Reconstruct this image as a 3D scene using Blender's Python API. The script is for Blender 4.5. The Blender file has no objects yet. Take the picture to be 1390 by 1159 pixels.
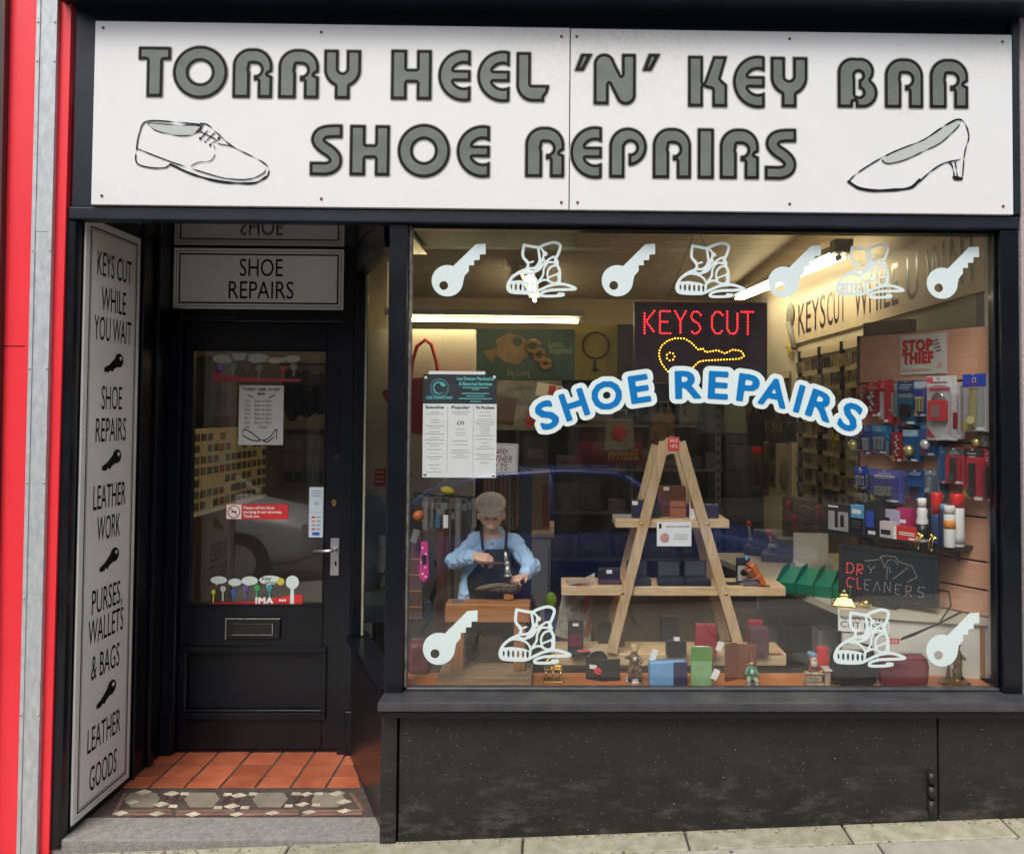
import bpy, bmesh, math, random
import numpy as np
from mathutils import Vector, Matrix, Euler
random.seed(7); np.random.seed(7)
PI = math.pi
S = bpy.context.scene
C = S.collection

# ------------------------------------------------------------------ camera
W0, H0, F0 = 1390.0, 1159.0, 1150.0
PPX, PPY = 772.0, 525.0
CAM = Vector((0, -3.2, 1.6))
CR = (Matrix.Rotation(math.radians(-1.0), 3, 'Z') @ Matrix.Rotation(math.radians(90 + 1.75), 3, 'X')
      @ Matrix.Rotation(0.0068, 3, 'Z'))
cd = bpy.data.cameras.new('camera'); cam = bpy.data.objects.new('camera', cd); C.objects.link(cam)
cam.matrix_world = Matrix.Translation(CAM) @ CR.to_4x4()
cd.sensor_width = 36; cd.lens = F0 / W0 * 36
cd.shift_x = (W0 / 2 - PPX) / W0; cd.shift_y = (PPY - H0 / 2) / W0
cd.clip_end = 500; cd.clip_start = 0.05
S.camera = cam

# ------------------------------------------------------------------ world, sun, exposure
wd = bpy.data.worlds.new('World'); S.world = wd; wd.use_nodes = True
nt = wd.node_tree; nt.nodes.clear()
wo = nt.nodes.new('ShaderNodeOutputWorld'); bg = nt.nodes.new('ShaderNodeBackground')
sky = nt.nodes.new('ShaderNodeTexSky'); sky.sky_type = 'NISHITA'; sky.sun_disc = False
sky.sun_elevation = math.radians(52); sky.sun_rotation = math.radians(200)
sky.air_density = 1.0; sky.dust_density = 4.0; sky.ozone_density = 1.0
hs = nt.nodes.new('ShaderNodeHueSaturation'); hs.inputs['Saturation'].default_value = 0.55
nt.links.new(sky.outputs[0], hs.inputs['Color']); nt.links.new(hs.outputs[0], bg.inputs[0])
bg.inputs[1].default_value = 0.15; TUBE = 18.0
nt.links.new(bg.outputs[0], wo.inputs[0])
sd = bpy.data.lights.new('sun', 'SUN'); sd.energy = 1.0; sd.angle = math.radians(20); sd.color = (1, .97, .93)
sun = bpy.data.objects.new('sun', sd); C.objects.link(sun)
sun.rotation_euler = (math.radians(38), 0, math.radians(-20))
S.view_settings.view_transform = 'Standard'; S.view_settings.look = 'None'
S.view_settings.gamma = 1; S.view_settings.use_curve_mapping = False
S.view_settings.exposure = 0.66
S.render.engine = 'CYCLES'
S.cycles.use_denoising = True
S.cycles.max_bounces = 8; S.cycles.transparent_max_bounces = 24; S.cycles.caustics_reflective = False
S.cycles.caustics_refractive = False; S.cycles.sample_clamp_indirect = 4

def ray(px, py):
    return (CR @ Vector(((px - PPX) / F0, -(py - PPY) / F0, -1))).normalized()
def P(px, py, Y):
    "point where the line of sight through a photo pixel meets the plane y = Y"
    d = ray(px, py); return CAM + d * ((Y - CAM.y) / d.y)
def PX(px, py, X):
    d = ray(px, py); return CAM + d * ((X - CAM.x) / d.x)
def PZ(px, py, Z):
    d = ray(px, py); return CAM + d * ((Z - CAM.z) / d.z)

# ------------------------------------------------------------------ materials
_M = {}
def mat(name, col, rough=.5, metal=0., var=0., vs=6., bump=0., bs=60., coat=0., emis=0., spec=.5, stretch=(1, 1, 1),
        col2=None, rnd=0., alpha=1., sheen=0., rvar=0., bd=.01):
    if name in _M: return _M[name]
    m = bpy.data.materials.new(name); m.use_nodes = True; t = m.node_tree; b = t.nodes['Principled BSDF']
    L = t.links.new; N = t.nodes.new
    b.inputs['Roughness'].default_value = rough; b.inputs['Metallic'].default_value = metal
    b.inputs['Coat Weight'].default_value = coat; b.inputs['Specular IOR Level'].default_value = spec
    if sheen: b.inputs['Sheen Weight'].default_value = sheen
    if coat: b.inputs['Coat Roughness'].default_value = .08
    c = (*col, 1); b.inputs['Base Color'].default_value = c
    tc = N('ShaderNodeTexCoord'); mp = N('ShaderNodeMapping'); mp.inputs['Scale'].default_value = stretch
    L(tc.outputs['Object'], mp.inputs[0])
    out = None
    if var or col2:
        n = N('ShaderNodeTexNoise'); n.inputs['Scale'].default_value = vs; n.inputs['Detail'].default_value = 8
        n.inputs['Roughness'].default_value = .65
        L(mp.outputs[0], n.inputs['Vector'])
        rp = N('ShaderNodeValToRGB'); e = rp.color_ramp.elements
        e[0].position = .32; e[1].position = .68
        if col2: e[0].color = c; e[1].color = (*col2, 1)
        else:
            e[0].color = tuple(x * (1 - var) for x in col) + (1,); e[1].color = tuple(min(1, x * (1 + var)) for x in col) + (1,)
        L(n.outputs[0], rp.inputs[0]); out = rp.outputs[0]
        if rvar:
            mr = N('ShaderNodeMapRange'); mr.inputs['To Min'].default_value = max(.02, rough - rvar); mr.inputs['To Max'].default_value = min(1, rough + rvar)
            L(n.outputs[0], mr.inputs[0]); L(mr.outputs[0], b.inputs['Roughness'])
    if rnd:
        oi = N('ShaderNodeObjectInfo'); mr = N('ShaderNodeMapRange')
        mr.inputs['To Min'].default_value = 1 - rnd; mr.inputs['To Max'].default_value = 1 + rnd
        L(oi.outputs['Random'], mr.inputs[0])
        mx = N('ShaderNodeMix'); mx.data_type = 'RGBA'; mx.blend_type = 'MULTIPLY'; mx.inputs[0].default_value = 1
        if out: L(out, mx.inputs[6])
        else: mx.inputs[6].default_value = c
        L(mr.outputs[0], mx.inputs[7]); out = mx.outputs[2]
    if out: L(out, b.inputs['Base Color'])
    if bump:
        n = N('ShaderNodeTexNoise'); n.inputs['Scale'].default_value = bs; n.inputs['Detail'].default_value = 6
        L(mp.outputs[0], n.inputs['Vector'])
        bp = N('ShaderNodeBump'); bp.inputs['Strength'].default_value = bump; bp.inputs['Distance'].default_value = bd
        L(n.outputs[0], bp.inputs['Height']); L(bp.outputs[0], b.inputs['Normal'])
    if emis:
        b.inputs['Emission Color'].default_value = c; b.inputs['Emission Strength'].default_value = emis
    if alpha < 1:
        b.inputs['Alpha'].default_value = alpha
    _M[name] = m; return m

def glass(name, tint=(.97, .98, .97), k=1.0, rough=0.0):
    if name in _M: return _M[name]
    m = bpy.data.materials.new(name); m.use_nodes = True; t = m.node_tree; t.nodes.clear()
    o = t.nodes.new('ShaderNodeOutputMaterial'); tr = t.nodes.new('ShaderNodeBsdfTransparent'); gl = t.nodes.new('ShaderNodeBsdfGlossy')
    gl.inputs['Roughness'].default_value = rough
    tr.inputs[0].default_value = (*tint, 1); fr = t.nodes.new('ShaderNodeFresnel')
    ge = t.nodes.new('ShaderNodeNewGeometry'); ir = t.nodes.new('ShaderNodeMapRange'); ir.inputs['To Min'].default_value = 1.5; ir.inputs['To Max'].default_value = 1 / 1.5
    t.links.new(ge.outputs['Backfacing'], ir.inputs[0]); t.links.new(ir.outputs[0], fr.inputs[0])
    ml = t.nodes.new('ShaderNodeMath'); ml.operation = 'MULTIPLY'; ml.inputs[1].default_value = k; ml.use_clamp = True
    mx = t.nodes.new('ShaderNodeMixShader'); L = t.links.new
    L(fr.outputs[0], ml.inputs[0]); L(ml.outputs[0], mx.inputs[0]); L(tr.outputs[0], mx.inputs[1]); L(gl.outputs[0], mx.inputs[2])
    if 'plastic' in name: L(mx.outputs[0], o.inputs[0])
    else:   # thin film of dust and wiping smears
        N = t.nodes.new; tc = N('ShaderNodeTexCoord'); mp = N('ShaderNodeMapping'); mp.inputs['Scale'].default_value = (2.2, 1, .8); mp.inputs['Rotation'].default_value = (0, .5, 0); n = N('ShaderNodeTexNoise'); n.inputs['Scale'].default_value = 3.5; n.inputs['Detail'].default_value = 9; n.inputs['Roughness'].default_value = .65; n.inputs['Distortion'].default_value = .8
        r = N('ShaderNodeMapRange'); r.inputs['From Min'].default_value = .45; r.inputs['From Max'].default_value = .8; r.inputs['To Min'].default_value = .003; r.inputs['To Max'].default_value = .014
        df = N('ShaderNodeBsdfDiffuse'); df.inputs[0].default_value = (.6, .58, .54, 1); m2 = N('ShaderNodeMixShader')
        L(tc.outputs['Object'], mp.inputs[0]); L(mp.outputs[0], n.inputs['Vector']); L(n.outputs[0], r.inputs[0]); L(r.outputs[0], m2.inputs[0]); L(mx.outputs[0], m2.inputs[1]); L(df.outputs[0], m2.inputs[2]); L(m2.outputs[0], o.inputs[0])
    _M[name] = m; return m

def wood(name, c1, c2, rough=.5, axis='x', sc=1.0, bump=.15, rnd=.06):
    if name in _M: return _M[name]
    st = {'x': (1, 9, 9), 'y': (9, 1, 9), 'z': (9, 9, 1)}[axis]
    return mat(name, c1, rough, col2=c2, vs=7 * sc, stretch=st, bump=bump, bs=18, rnd=rnd)

# ------------------------------------------------------------------ mesh builder
class G:
    def __init__(s): s.bm = bmesh.new(); s.i = 0
    def _tag(s, fs):
        for f in fs: f.material_index = s.i
    def m(s, i): s.i = i; return s
    def _add(s, tmp, M):
        tmp.transform(M)
        vs = [s.bm.verts.new(v.co) for v in tmp.verts]; tmp.verts.index_update()
        for f in tmp.faces:
            try: nf = s.bm.faces.new([vs[v.index] for v in f.verts]); nf.material_index = s.i; nf.smooth = f.smooth
            except ValueError: pass
        tmp.free(); return s
    def box(s, x0, x1, y0, y1, z0, z1, bev=0., M=None):
        t = bmesh.new(); bmesh.ops.create_cube(t, size=1)
        bmesh.ops.transform(t, matrix=Matrix.Translation(((x0 + x1) / 2, (y0 + y1) / 2, (z0 + z1) / 2)) @ Matrix.Diagonal((abs(x1 - x0), abs(y1 - y0), abs(z1 - z0), 1)), verts=t.verts)
        if bev: bmesh.ops.bevel(t, geom=t.edges[:], offset=bev, segments=2 if bev > .004 else 1, affect='EDGES', profile=.7)
        return s._add(t, M or Matrix.Identity(4))
    def bc(s, c, sz, rot=(0, 0, 0), bev=0.):
        h = [x / 2 for x in sz]
        return s.box(-h[0], h[0], -h[1], h[1], -h[2], h[2], bev, Matrix.Translation(c) @ Euler(rot).to_matrix().to_4x4())
    def cyl(s, p0, p1, r0, r1=None, seg=12, caps=True):
        r1 = r0 if r1 is None else r1; p0 = Vector(p0); p1 = Vector(p1); d = p1 - p0
        t = bmesh.new(); bmesh.ops.create_cone(t, cap_ends=caps, segments=seg, radius1=r0, radius2=max(r1, 1e-5), depth=d.length)
        for f in t.faces: f.smooth = len(f.verts) == 4
        q = d.to_track_quat('Z', 'Y').to_matrix().to_4x4()
        return s._add(t, Matrix.Translation((p0 + p1) / 2) @ q)
    def sph(s, c, r, rot=(0, 0, 0), seg=12, rings=8):
        t = bmesh.new(); bmesh.ops.create_uvsphere(t, u_segments=seg, v_segments=rings, radius=1)
        for f in t.faces: f.smooth = True
        if not hasattr(r, '__len__'): r = (r, r, r)
        return s._add(t, Matrix.Translation(c) @ Euler(rot).to_matrix().to_4x4() @ Matrix.Diagonal((*r, 1)))
    def pillow(s, c, sz, e=.30, seg=28, rings=16):
        t = bmesh.new(); bmesh.ops.create_uvsphere(t, u_segments=seg, v_segments=rings, radius=1)
        sp = lambda v, k: math.copysign(abs(v) ** k, v)
        for v in t.verts:
            r = math.hypot(v.co.x, v.co.y); a = math.atan2(v.co.y, v.co.x); ez = e if not hasattr(e, '__len__') else e[1]; ex = e if not hasattr(e, '__len__') else e[0]
            v.co = Vector((sp(math.cos(a), ex) * r ** ez, sp(math.sin(a), ex) * r ** ez, sp(v.co.z, ez)))
        for f in t.faces: f.smooth = True
        return s._add(t, Matrix.Translation(c) @ Matrix.Diagonal((sz[0] / 2, sz[1] / 2, sz[2] / 2, 1)))
    def cap(s, p0, p1, r0, r1=None, seg=10):
        r1 = r0 if r1 is None else r1
        s.cyl(p0, p1, r0, r1, seg); s.sph(p0, r0, seg=seg, rings=6); s.sph(p1, r1, seg=seg, rings=6); return s
    def tube(s, pts, r, seg=8):
        pts = [Vector(p) for p in pts]; rings = []; n = len(pts)
        rr = r if hasattr(r, '__len__') else [r] * n
        up = Vector((0, 0, 1))
        for i, p in enumerate(pts):
            d = (pts[min(i + 1, n - 1)] - pts[max(i - 1, 0)]).normalized()
            a = d.cross(up)
            if a.length < .05: a = d.cross(Vector((0, 1, 0)))
            a.normalize(); b = d.cross(a)
            rings.append([s.bm.verts.new(p + rr[i] * (math.cos(2 * PI * k / seg) * a + math.sin(2 * PI * k / seg) * b)) for k in range(seg)])
        for i in range(n - 1):
            for k in range(seg):
                f = s.bm.faces.new((rings[i][k], rings[i][(k + 1) % seg], rings[i + 1][(k + 1) % seg], rings[i + 1][k])); f.material_index = s.i; f.smooth = True
        for rg in (rings[0][::-1], rings[-1]):
            f = s.bm.faces.new(rg); f.material_index = s.i
        return s
    def lathe(s, prof, c=(0, 0, 0), seg=16):
        rings = []
        for r, z in prof:
            rings.append([s.bm.verts.new((c[0] + r * math.cos(2 * PI * k / seg), c[1] + r * math.sin(2 * PI * k / seg), c[2] + z)) for k in range(seg)])
        for i in range(len(prof) - 1):
            for k in range(seg):
                f = s.bm.faces.new((rings[i][k], rings[i][(k + 1) % seg], rings[i + 1][(k + 1) % seg], rings[i + 1][k])); f.material_index = s.i; f.smooth = True
        for rg in (rings[0][::-1], rings[-1]):
            f = s.bm.faces.new(rg); f.material_index = s.i
        return s
    def prism(s, pts, y0, y1, M=None, plane='xz'):
        "polygon in x-z extruded along y (or x-y along z)"
        mk = (lambda a, b, d: Vector((a, d, b))) if plane == 'xz' else ((lambda a, b, d: Vector((a, b, d))) if plane == 'xy' else (lambda a, b, d: Vector((d, a, b))))
        M = M or Matrix.Identity(4)
        A = [s.bm.verts.new(M @ mk(a, b, y0)) for a, b in pts]; B = [s.bm.verts.new(M @ mk(a, b, y1)) for a, b in pts]
        fs = [s.bm.faces.new(A), s.bm.faces.new(B[::-1])]; n = len(pts)
        for k in range(n): fs.append(s.bm.faces.new((A[(k + 1) % n], A[k], B[k], B[(k + 1) % n])))
        s._tag(fs); return s
    def quad(s, *pts):
        f = s.bm.faces.new([s.bm.verts.new(p) for p in pts]); f.material_index = s.i; return s
    def hexa(s, a, b):
        "solid between bottom quad a and top quad b"
        A = [s.bm.verts.new(p) for p in a]; B = [s.bm.verts.new(p) for p in b]
        fs = [s.bm.faces.new(A[::-1]), s.bm.faces.new(B)]
        for k in range(4): fs.append(s.bm.faces.new((A[k], A[(k + 1) % 4], B[(k + 1) % 4], B[k])))
        s._tag(fs); return s
    def flat(s, V, Fs, M):
        vs = [s.bm.verts.new(M @ Vector((x, 0, z))) for x, z in V]
        for f in Fs:
            try: nf = s.bm.faces.new([vs[k] for k in f]); nf.material_index = s.i
            except ValueError: pass
        return s
    def obj(s, name, mats, parent=None, loc=None, rot=None, norm=True, remesh=0, subd=0, solid=0, kind=None, label=None):
        if norm: bmesh.ops.recalc_face_normals(s.bm, faces=s.bm.faces)
        me = bpy.data.meshes.new(name); s.bm.to_mesh(me); s.bm.free()
        for mm in (mats if isinstance(mats, (list, tuple)) else [mats]): me.materials.append(mm)
        o = bpy.data.objects.new(name, me); C.objects.link(o)
        if parent: o.parent = parent
        if loc is not None: o.location = loc
        if rot is not None: o.rotation_euler = rot
        if solid: md = o.modifiers.new('solid', 'SOLIDIFY'); md.thickness = solid; md.offset = 0
        if remesh:
            md = o.modifiers.new('remesh', 'REMESH'); md.mode = 'VOXEL'; md.voxel_size = remesh; md.use_smooth_shade = True
            md = o.modifiers.new('smooth', 'SMOOTH'); md.iterations = 5; md.factor = .5
        if subd: md = o.modifiers.new('sub', 'SUBSURF'); md.levels = subd; md.render_levels = subd
        if kind: o['kind'] = kind
        if label: o['label'] = label
        return o

def tag(o, label, cat, group=None):
    o['label'] = label; o['category'] = cat
    if group: o['group'] = group
    return o
def thing(name, label, cat, loc=(0, 0, 0), rz=0, group=None, rot=None):
    o = bpy.data.objects.new(name, None); C.objects.link(o); o.empty_display_size = .05
    o.location = loc; o.rotation_euler = rot or (0, 0, rz); return tag(o, label, cat, group)
def copy_tree(o, parent=None):
    c = o.copy(); C.objects.link(c); c.parent = parent
    for ch in list(o.children): copy_tree(ch, c)
    return c
def clone(o, loc, label, rz=None):
    c = copy_tree(o); c.location = loc; c['label'] = label
    if rz is not None: c.rotation_euler[2] = rz
    return c

# ------------------------------------------------------------------ 2-D art from distance fields
def contour(D, x0, z0, h):
    "filled mesh of D<0 on a grid D[iz,ix]"
    V, Fs, key = [], [], {}
    def vid(x, z):
        k = (round(x, 6), round(z, 6))
        if k not in key: key[k] = len(V); V.append((x, z))
        return key[k]
    nz, nx = D.shape; ins = D < 0
    full = ins[:-1, :-1] & ins[1:, :-1] & ins[:-1, 1:] & ins[1:, 1:]
    anyi = ins[:-1, :-1] | ins[1:, :-1] | ins[:-1, 1:] | ins[1:, 1:]
    for j in range(nz - 1):
        if not anyi[j].any(): continue
        i = 0
        while i < nx - 1:
            if full[j, i]:
                k = i
                while k < nx - 1 and full[j, k]: k += 1
                Fs.append((vid(x0 + i * h, z0 + j * h), vid(x0 + k * h, z0 + j * h), vid(x0 + k * h, z0 + (j + 1) * h), vid(x0 + i * h, z0 + (j + 1) * h)))
                i = k; continue
            if anyi[j, i]:
                cs = [(i, j), (i + 1, j), (i + 1, j + 1), (i, j + 1)]; pl = []
                for a in range(4):
                    (ia, ja), (ib, jb) = cs[a], cs[(a + 1) % 4]; da, db = D[ja, ia], D[jb, ib]
                    if da < 0: pl.append(vid(x0 + ia * h, z0 + ja * h))
                    if (da < 0) != (db < 0):
                        t = da / (da - db); pl.append(vid(x0 + (ia + (ib - ia) * t) * h, z0 + (ja + (jb - ja) * t) * h))
                q = []
                for v in pl:
                    if not q or q[-1] != v: q.append(v)
                if len(q) > 2 and q[0] == q[-1]: q.pop()
                if len(set(q)) == len(q) and len(q) > 2: Fs.append(tuple(q))
            i += 1
    return V, Fs
def grid(x0, x1, z0, z1, h):
    xs = np.arange(x0, x1 + h, h); zs = np.arange(z0, z1 + h, h)
    return np.meshgrid(xs, zs)
def dseg(X, Z, a, b, r0, r1=None):
    r1 = r0 if r1 is None else r1
    ax, az = a; bx, bz = b; dx, dz = bx - ax, bz - az; L = dx * dx + dz * dz + 1e-12
    t = np.clip(((X - ax) * dx + (Z - az) * dz) / L, 0, 1)
    return np.hypot(X - ax - t * dx, Z - az - t * dz) - (r0 + (r1 - r0) * t)
def dcirc(X, Z, c, r): return np.hypot(X - c[0], Z - c[1]) - r
def drect(X, Z, x0, x1, z0, z1):
    return np.maximum(np.maximum(x0 - X, X - x1), np.maximum(z0 - Z, Z - z1))
def inside_edges(X, Z, segs):
    c = np.zeros(X.shape, int)
    for (ax, az), (bx, bz) in segs:
        if az == bz: continue
        lo, hi = (az, bz) if az < bz else (bz, az)
        xi = ax + (Z - az) / (bz - az) * (bx - ax)
        c += ((Z >= lo) & (Z < hi) & (X < xi))
    return c % 2 == 1
def dpoly(X, Z, pts):
    segs = [(pts[i], pts[(i + 1) % len(pts)]) for i in range(len(pts))]
    d = np.full(X.shape, 1e9)
    for a, b in segs: d = np.minimum(d, dseg(X, Z, a, b, 0))
    return np.where(inside_edges(X, Z, segs), -d, d)
def redist(D, x0, z0, h):
    "true signed distance from the zero line of D"
    pts = []
    for A, B, dx, dz in ((D[:, :-1], D[:, 1:], 1, 0), (D[:-1, :], D[1:, :], 0, 1)):
        j, i = np.nonzero((A < 0) != (B < 0)); t = A[j, i] / (A[j, i] - B[j, i])
        pts.append(np.stack([x0 + (i + t * dx) * h, z0 + (j + t * dz) * h], 1))
    p = np.concatenate(pts); nz, nx = D.shape
    X, Z = np.meshgrid(x0 + np.arange(nx) * h, z0 + np.arange(nz) * h)
    q = np.stack([X.ravel(), Z.ravel()], 1); out = np.empty(len(q))
    for k in range(0, len(q), 2000):
        out[k:k + 2000] = np.sqrt(((q[k:k + 2000, None] - p[None]) ** 2).sum(2).min(1))
    return np.where(D < 0, -1, 1) * out.reshape(D.shape)
def strokes(lines, r):
    def f(X, Z):
        d = np.full(X.shape, 1e9)
        for ln in lines:
            rr = r
            if isinstance(ln[0], (int, float)): rr = ln[0]; ln = ln[1]
            for a, b in zip(ln[:-1], ln[1:]): d = np.minimum(d, dseg(X, Z, a, b, rr))
        return d
    return f
def smooth_line(pts, n=4):
    out = []
    for i in range(len(pts) - 1):
        p0 = pts[max(i - 1, 0)]; p1 = pts[i]; p2 = pts[i + 1]; p3 = pts[min(i + 2, len(pts) - 1)]
        for k in range(n):
            t = k / n
            out.append(tuple(.5 * (2 * p1[a] + (p2[a] - p0[a]) * t + (2 * p0[a] - 5 * p1[a] + 4 * p2[a] - p3[a]) * t * t + (3 * p1[a] - p0[a] - 3 * p2[a] + p3[a]) * t ** 3) for a in (0, 1)))
    out.append(pts[-1]); return out
def xf(V, s=1, ox=0, oz=0, rot=0, sx=1, mirror=False):
    c, n = math.cos(rot), math.sin(rot); r = []
    for x, z in V:
        x = x * s * sx; z = z * s
        if mirror: x = -x
        r.append((x * c - z * n + ox, x * n + z * c + oz))
    return r

# ------------------------------------------------------------------ glyphs
_tc = bpy.data.curves.new('glyph', 'FONT'); _to = bpy.data.objects.new('glyph', _tc); C.objects.link(_to)
_tc.resolution_u = 3; _GC = {}
def _eval(s):
    _tc.body = s; bpy.context.view_layer.update()
    dg = bpy.context.evaluated_depsgraph_get(); e = _to.evaluated_get(dg); me = e.to_mesh()
    V = [(v.co.x, v.co.y) for v in me.vertices]; Fs = [tuple(p.vertices) for p in me.polygons]
    e.to_mesh_clear(); return V, Fs
_HV = _eval('H')[0]; CAPH = max(z for x, z in _HV); _HX = max(x for x, z in _eval('HH')[0])
def glyph(ch):
    if ch not in _GC:
        V, Fs = _eval(ch) if ch != ' ' else ([], [])
        adv = max(x for x, z in _eval('H' + ch + 'H')[0]) - _HX
        _GC[ch] = ([(x / CAPH, z / CAPH) for x, z in V], Fs, adv / CAPH)
    return _GC[ch]
for _c in 'ABCDEFGHIJKLMNOPQRSTUVWXYZabcdefghijklmnopqrstuvwxyz0123456789&,.%£-:/ ': glyph(_c)
bpy.data.objects.remove(_to)
_BG = {}
def bold_glyph(ch, off):
    if (ch, off) not in _BG:
        a = glyph(ch)[2]
        if not glyph(ch)[1]: _BG[ch, off] = ([], [], a)
        else:
            D, xa, za, h = sdf_glyph(ch, .035, off + .06); V, Fs = contour(D - off, xa, za, h); _BG[ch, off] = (V, Fs, a + off * 1.2)
    return _BG[ch, off]
def text2d(s, h, sx=1., align='c', track=0., width=None, bold=0):
    V, Fs, x = [], [], 0.
    for ch in s:
        v, f, a = bold_glyph(ch, bold) if bold else glyph(ch); o = len(V)
        V += [(x + p, q) for p, q in v]; Fs += [tuple(k + o for k in g) for g in f]; x += a + track
    w = x - track
    if width: sx = width / (w * h)
    off = {'c': -w / 2, 'l': 0, 'r': -w}[align]
    return [((p + off) * h * sx, (q - .5) * h) for p, q in V], Fs
def glyph_edges(ch):
    V, Fs, a = glyph(ch); cnt = {}
    for f in Fs:
        for i in range(len(f)):
            e = (f[i], f[(i + 1) % len(f)]); k = tuple(sorted(e)); cnt[k] = cnt.get(k, 0) + 1
    return [(V[a_], V[b_]) for (a_, b_), n in cnt.items() if n == 1]
def sdf_glyph(ch, h=.02, pad=.25):
    seg = glyph_edges(ch); xs = [p[0] for s_ in seg for p in s_]; zs = [p[1] for s_ in seg for p in s_]
    X, Z = grid(min(xs) - pad, max(xs) + pad, min(zs) - pad, max(zs) + pad, h)
    d = np.full(X.shape, 1e9)
    for a, b in seg: d = np.minimum(d, dseg(X, Z, a, b, 0))
    return np.where(inside_edges(X, Z, seg), -d, d), X[0, 0], Z[0, 0], h
def plate(g, V, Fs, M, i=0):
    g.m(i).flat(V, Fs, M); return g
def T(x, y, z, rz=0, ry=0, rx=0): return Matrix.Translation((x, y, z)) @ Euler((rx, ry, rz)).to_matrix().to_4x4()
# ================================================================== MATERIALS
SLOPE = 0.0365; GANG = -math.atan(SLOPE)
m_black = mat('black_gloss_paint', (.0045, .0055, .009), .30, var=.3, vs=5, bump=.05, bs=35, coat=.12, rvar=.08, spec=.35)
m_blackm = mat('black_matt_paint', (.007, .007, .009), .5, var=.3, vs=7, bump=.1, bs=50)
m_fasc = mat('fascia_black', (.007, .010, .020), .42, var=.35, vs=4, stretch=(1, 1, 4), bump=.02, spec=.4, bs=40)
m_red = mat('red_panel', (.80, .035, .05), .38, var=.07, vs=2.5, stretch=(1, 1, .4), rvar=.1)
m_galv = mat('galvanised', (.36, .39, .41), .5, .3, col2=(.54, .56, .57), vs=22, stretch=(2, 2, 1), bump=.04, bs=40)
m_white = mat('sign_white', (.675, .69, .69), .4, var=.02, vs=4)
m_panelw = mat('panel_white', (.84, .83, .79), .35, var=.03, vs=3)
m_ink = mat('ink', (.006, .006, .007), .6, spec=.2)
m_grey = mat('letter_face', (.085, .105, .095), .45, col2=(.135, .15, .13), vs=9, bump=.1, bs=60, rnd=.08)
m_shade = mat('drawing_grey', (.42, .46, .43), .5)
m_rim = mat('letter_rim', (.36, .35, .34), .6)
m_glass = glass('window_glass', k=1.4)
m_vinyl = mat('mint_vinyl', (.60, .70, .69), .35)
m_blue = mat('blue_vinyl', (.0, .15, .42), .35)
m_granite = mat('granite', (.30, .27, .26), .8, col2=(.42, .38, .36), vs=60, bump=.4, bs=90)
m_sill = mat('sill_grey', (.030, .031, .034), .4, col2=(.062, .063, .067), vs=9, bump=.1, bs=60)
m_tile = mat('quarry_tile', (.36, .085, .038), .42, col2=(.52, .155, .075), vs=9, bump=.12, bs=90, rnd=.2)
m_mortar = mat('mortar', (.075, .055, .045), .9, var=.4, vs=20, bump=.3)
m_slab = mat('paving', (.31, .285, .235), .85, col2=(.43, .40, .335), vs=14, bump=.35, bs=110, rnd=.09)
m_moss = mat('mossy_stone', (.24, .23, .15), .9, col2=(.42, .39, .29), vs=16, bump=.4, bs=120, rnd=.08)
m_step = mat('step_granite', (.20, .185, .17), .8, col2=(.33, .31, .285), vs=45, bump=.5, bs=160)
m_screw = mat('rusty_screw', (.16, .055, .025), .7, .3)
m_steel = mat('steel', (.55, .55, .56), .3, .9)
m_gold = mat('brass', (.72, .50, .17), .24, 1.0, var=.25, vs=20)
m_chrome = mat('chrome', (.8, .8, .8), .12, 1.0)

def sign_dirt(m, spots):
    t = m.node_tree; b = t.nodes['Principled BSDF']; L = t.links.new; N = t.nodes.new
    src = b.inputs['Base Color'].links[0].from_socket
    tc = N('ShaderNodeTexCoord'); n = N('ShaderNodeTexNoise'); n.inputs['Scale'].default_value = 55; n.inputs['Detail'].default_value = 9; n.inputs['Roughness'].default_value = .75
    L(tc.outputs['Object'], n.inputs['Vector'])
    for (x, z, r, k) in spots:
        vm = N('ShaderNodeVectorMath'); vm.operation = 'SUBTRACT'; vm.inputs[1].default_value = (x, 0, z); L(tc.outputs['Object'], vm.inputs[0])
        sc = N('ShaderNodeVectorMath'); sc.operation = 'MULTIPLY'; sc.inputs[1].default_value = (1, 0, 1.8); L(vm.outputs[0], sc.inputs[0])
        ln = N('ShaderNodeVectorMath'); ln.operation = 'LENGTH'; L(sc.outputs[0], ln.inputs[0])
        mr = N('ShaderNodeMapRange'); mr.inputs['From Min'].default_value = 0; mr.inputs['From Max'].default_value = r; mr.inputs['To Min'].default_value = 1; mr.inputs['To Max'].default_value = 0; L(ln.outputs['Value'], mr.inputs[0])
        rp = N('ShaderNodeMapRange'); rp.inputs['From Min'].default_value = .42; rp.inputs['From Max'].default_value = .62; L(n.outputs[0], rp.inputs[0])
        ml = N('ShaderNodeMath'); ml.operation = 'MULTIPLY'; L(mr.outputs[0], ml.inputs[0]); L(rp.outputs[0], ml.inputs[1])
        m2 = N('ShaderNodeMath'); m2.operation = 'MULTIPLY'; m2.inputs[1].default_value = k; L(ml.outputs[0], m2.inputs[0])
        mx = N('ShaderNodeMix'); mx.data_type = 'RGBA'; L(m2.outputs[0], mx.inputs[0]); L(src, mx.inputs[6]); mx.inputs[7].default_value = (.48, .45, .37, 1)
        src = mx.outputs[2]
    L(src, b.inputs['Base Color'])
sign_dirt(m_white, [(.20, 3.08, .62, .6), (1.74, 3.06, .42, .5), (1.3, 2.75, .07, .5), (-1.72, 2.38, .3, .2)])

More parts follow.
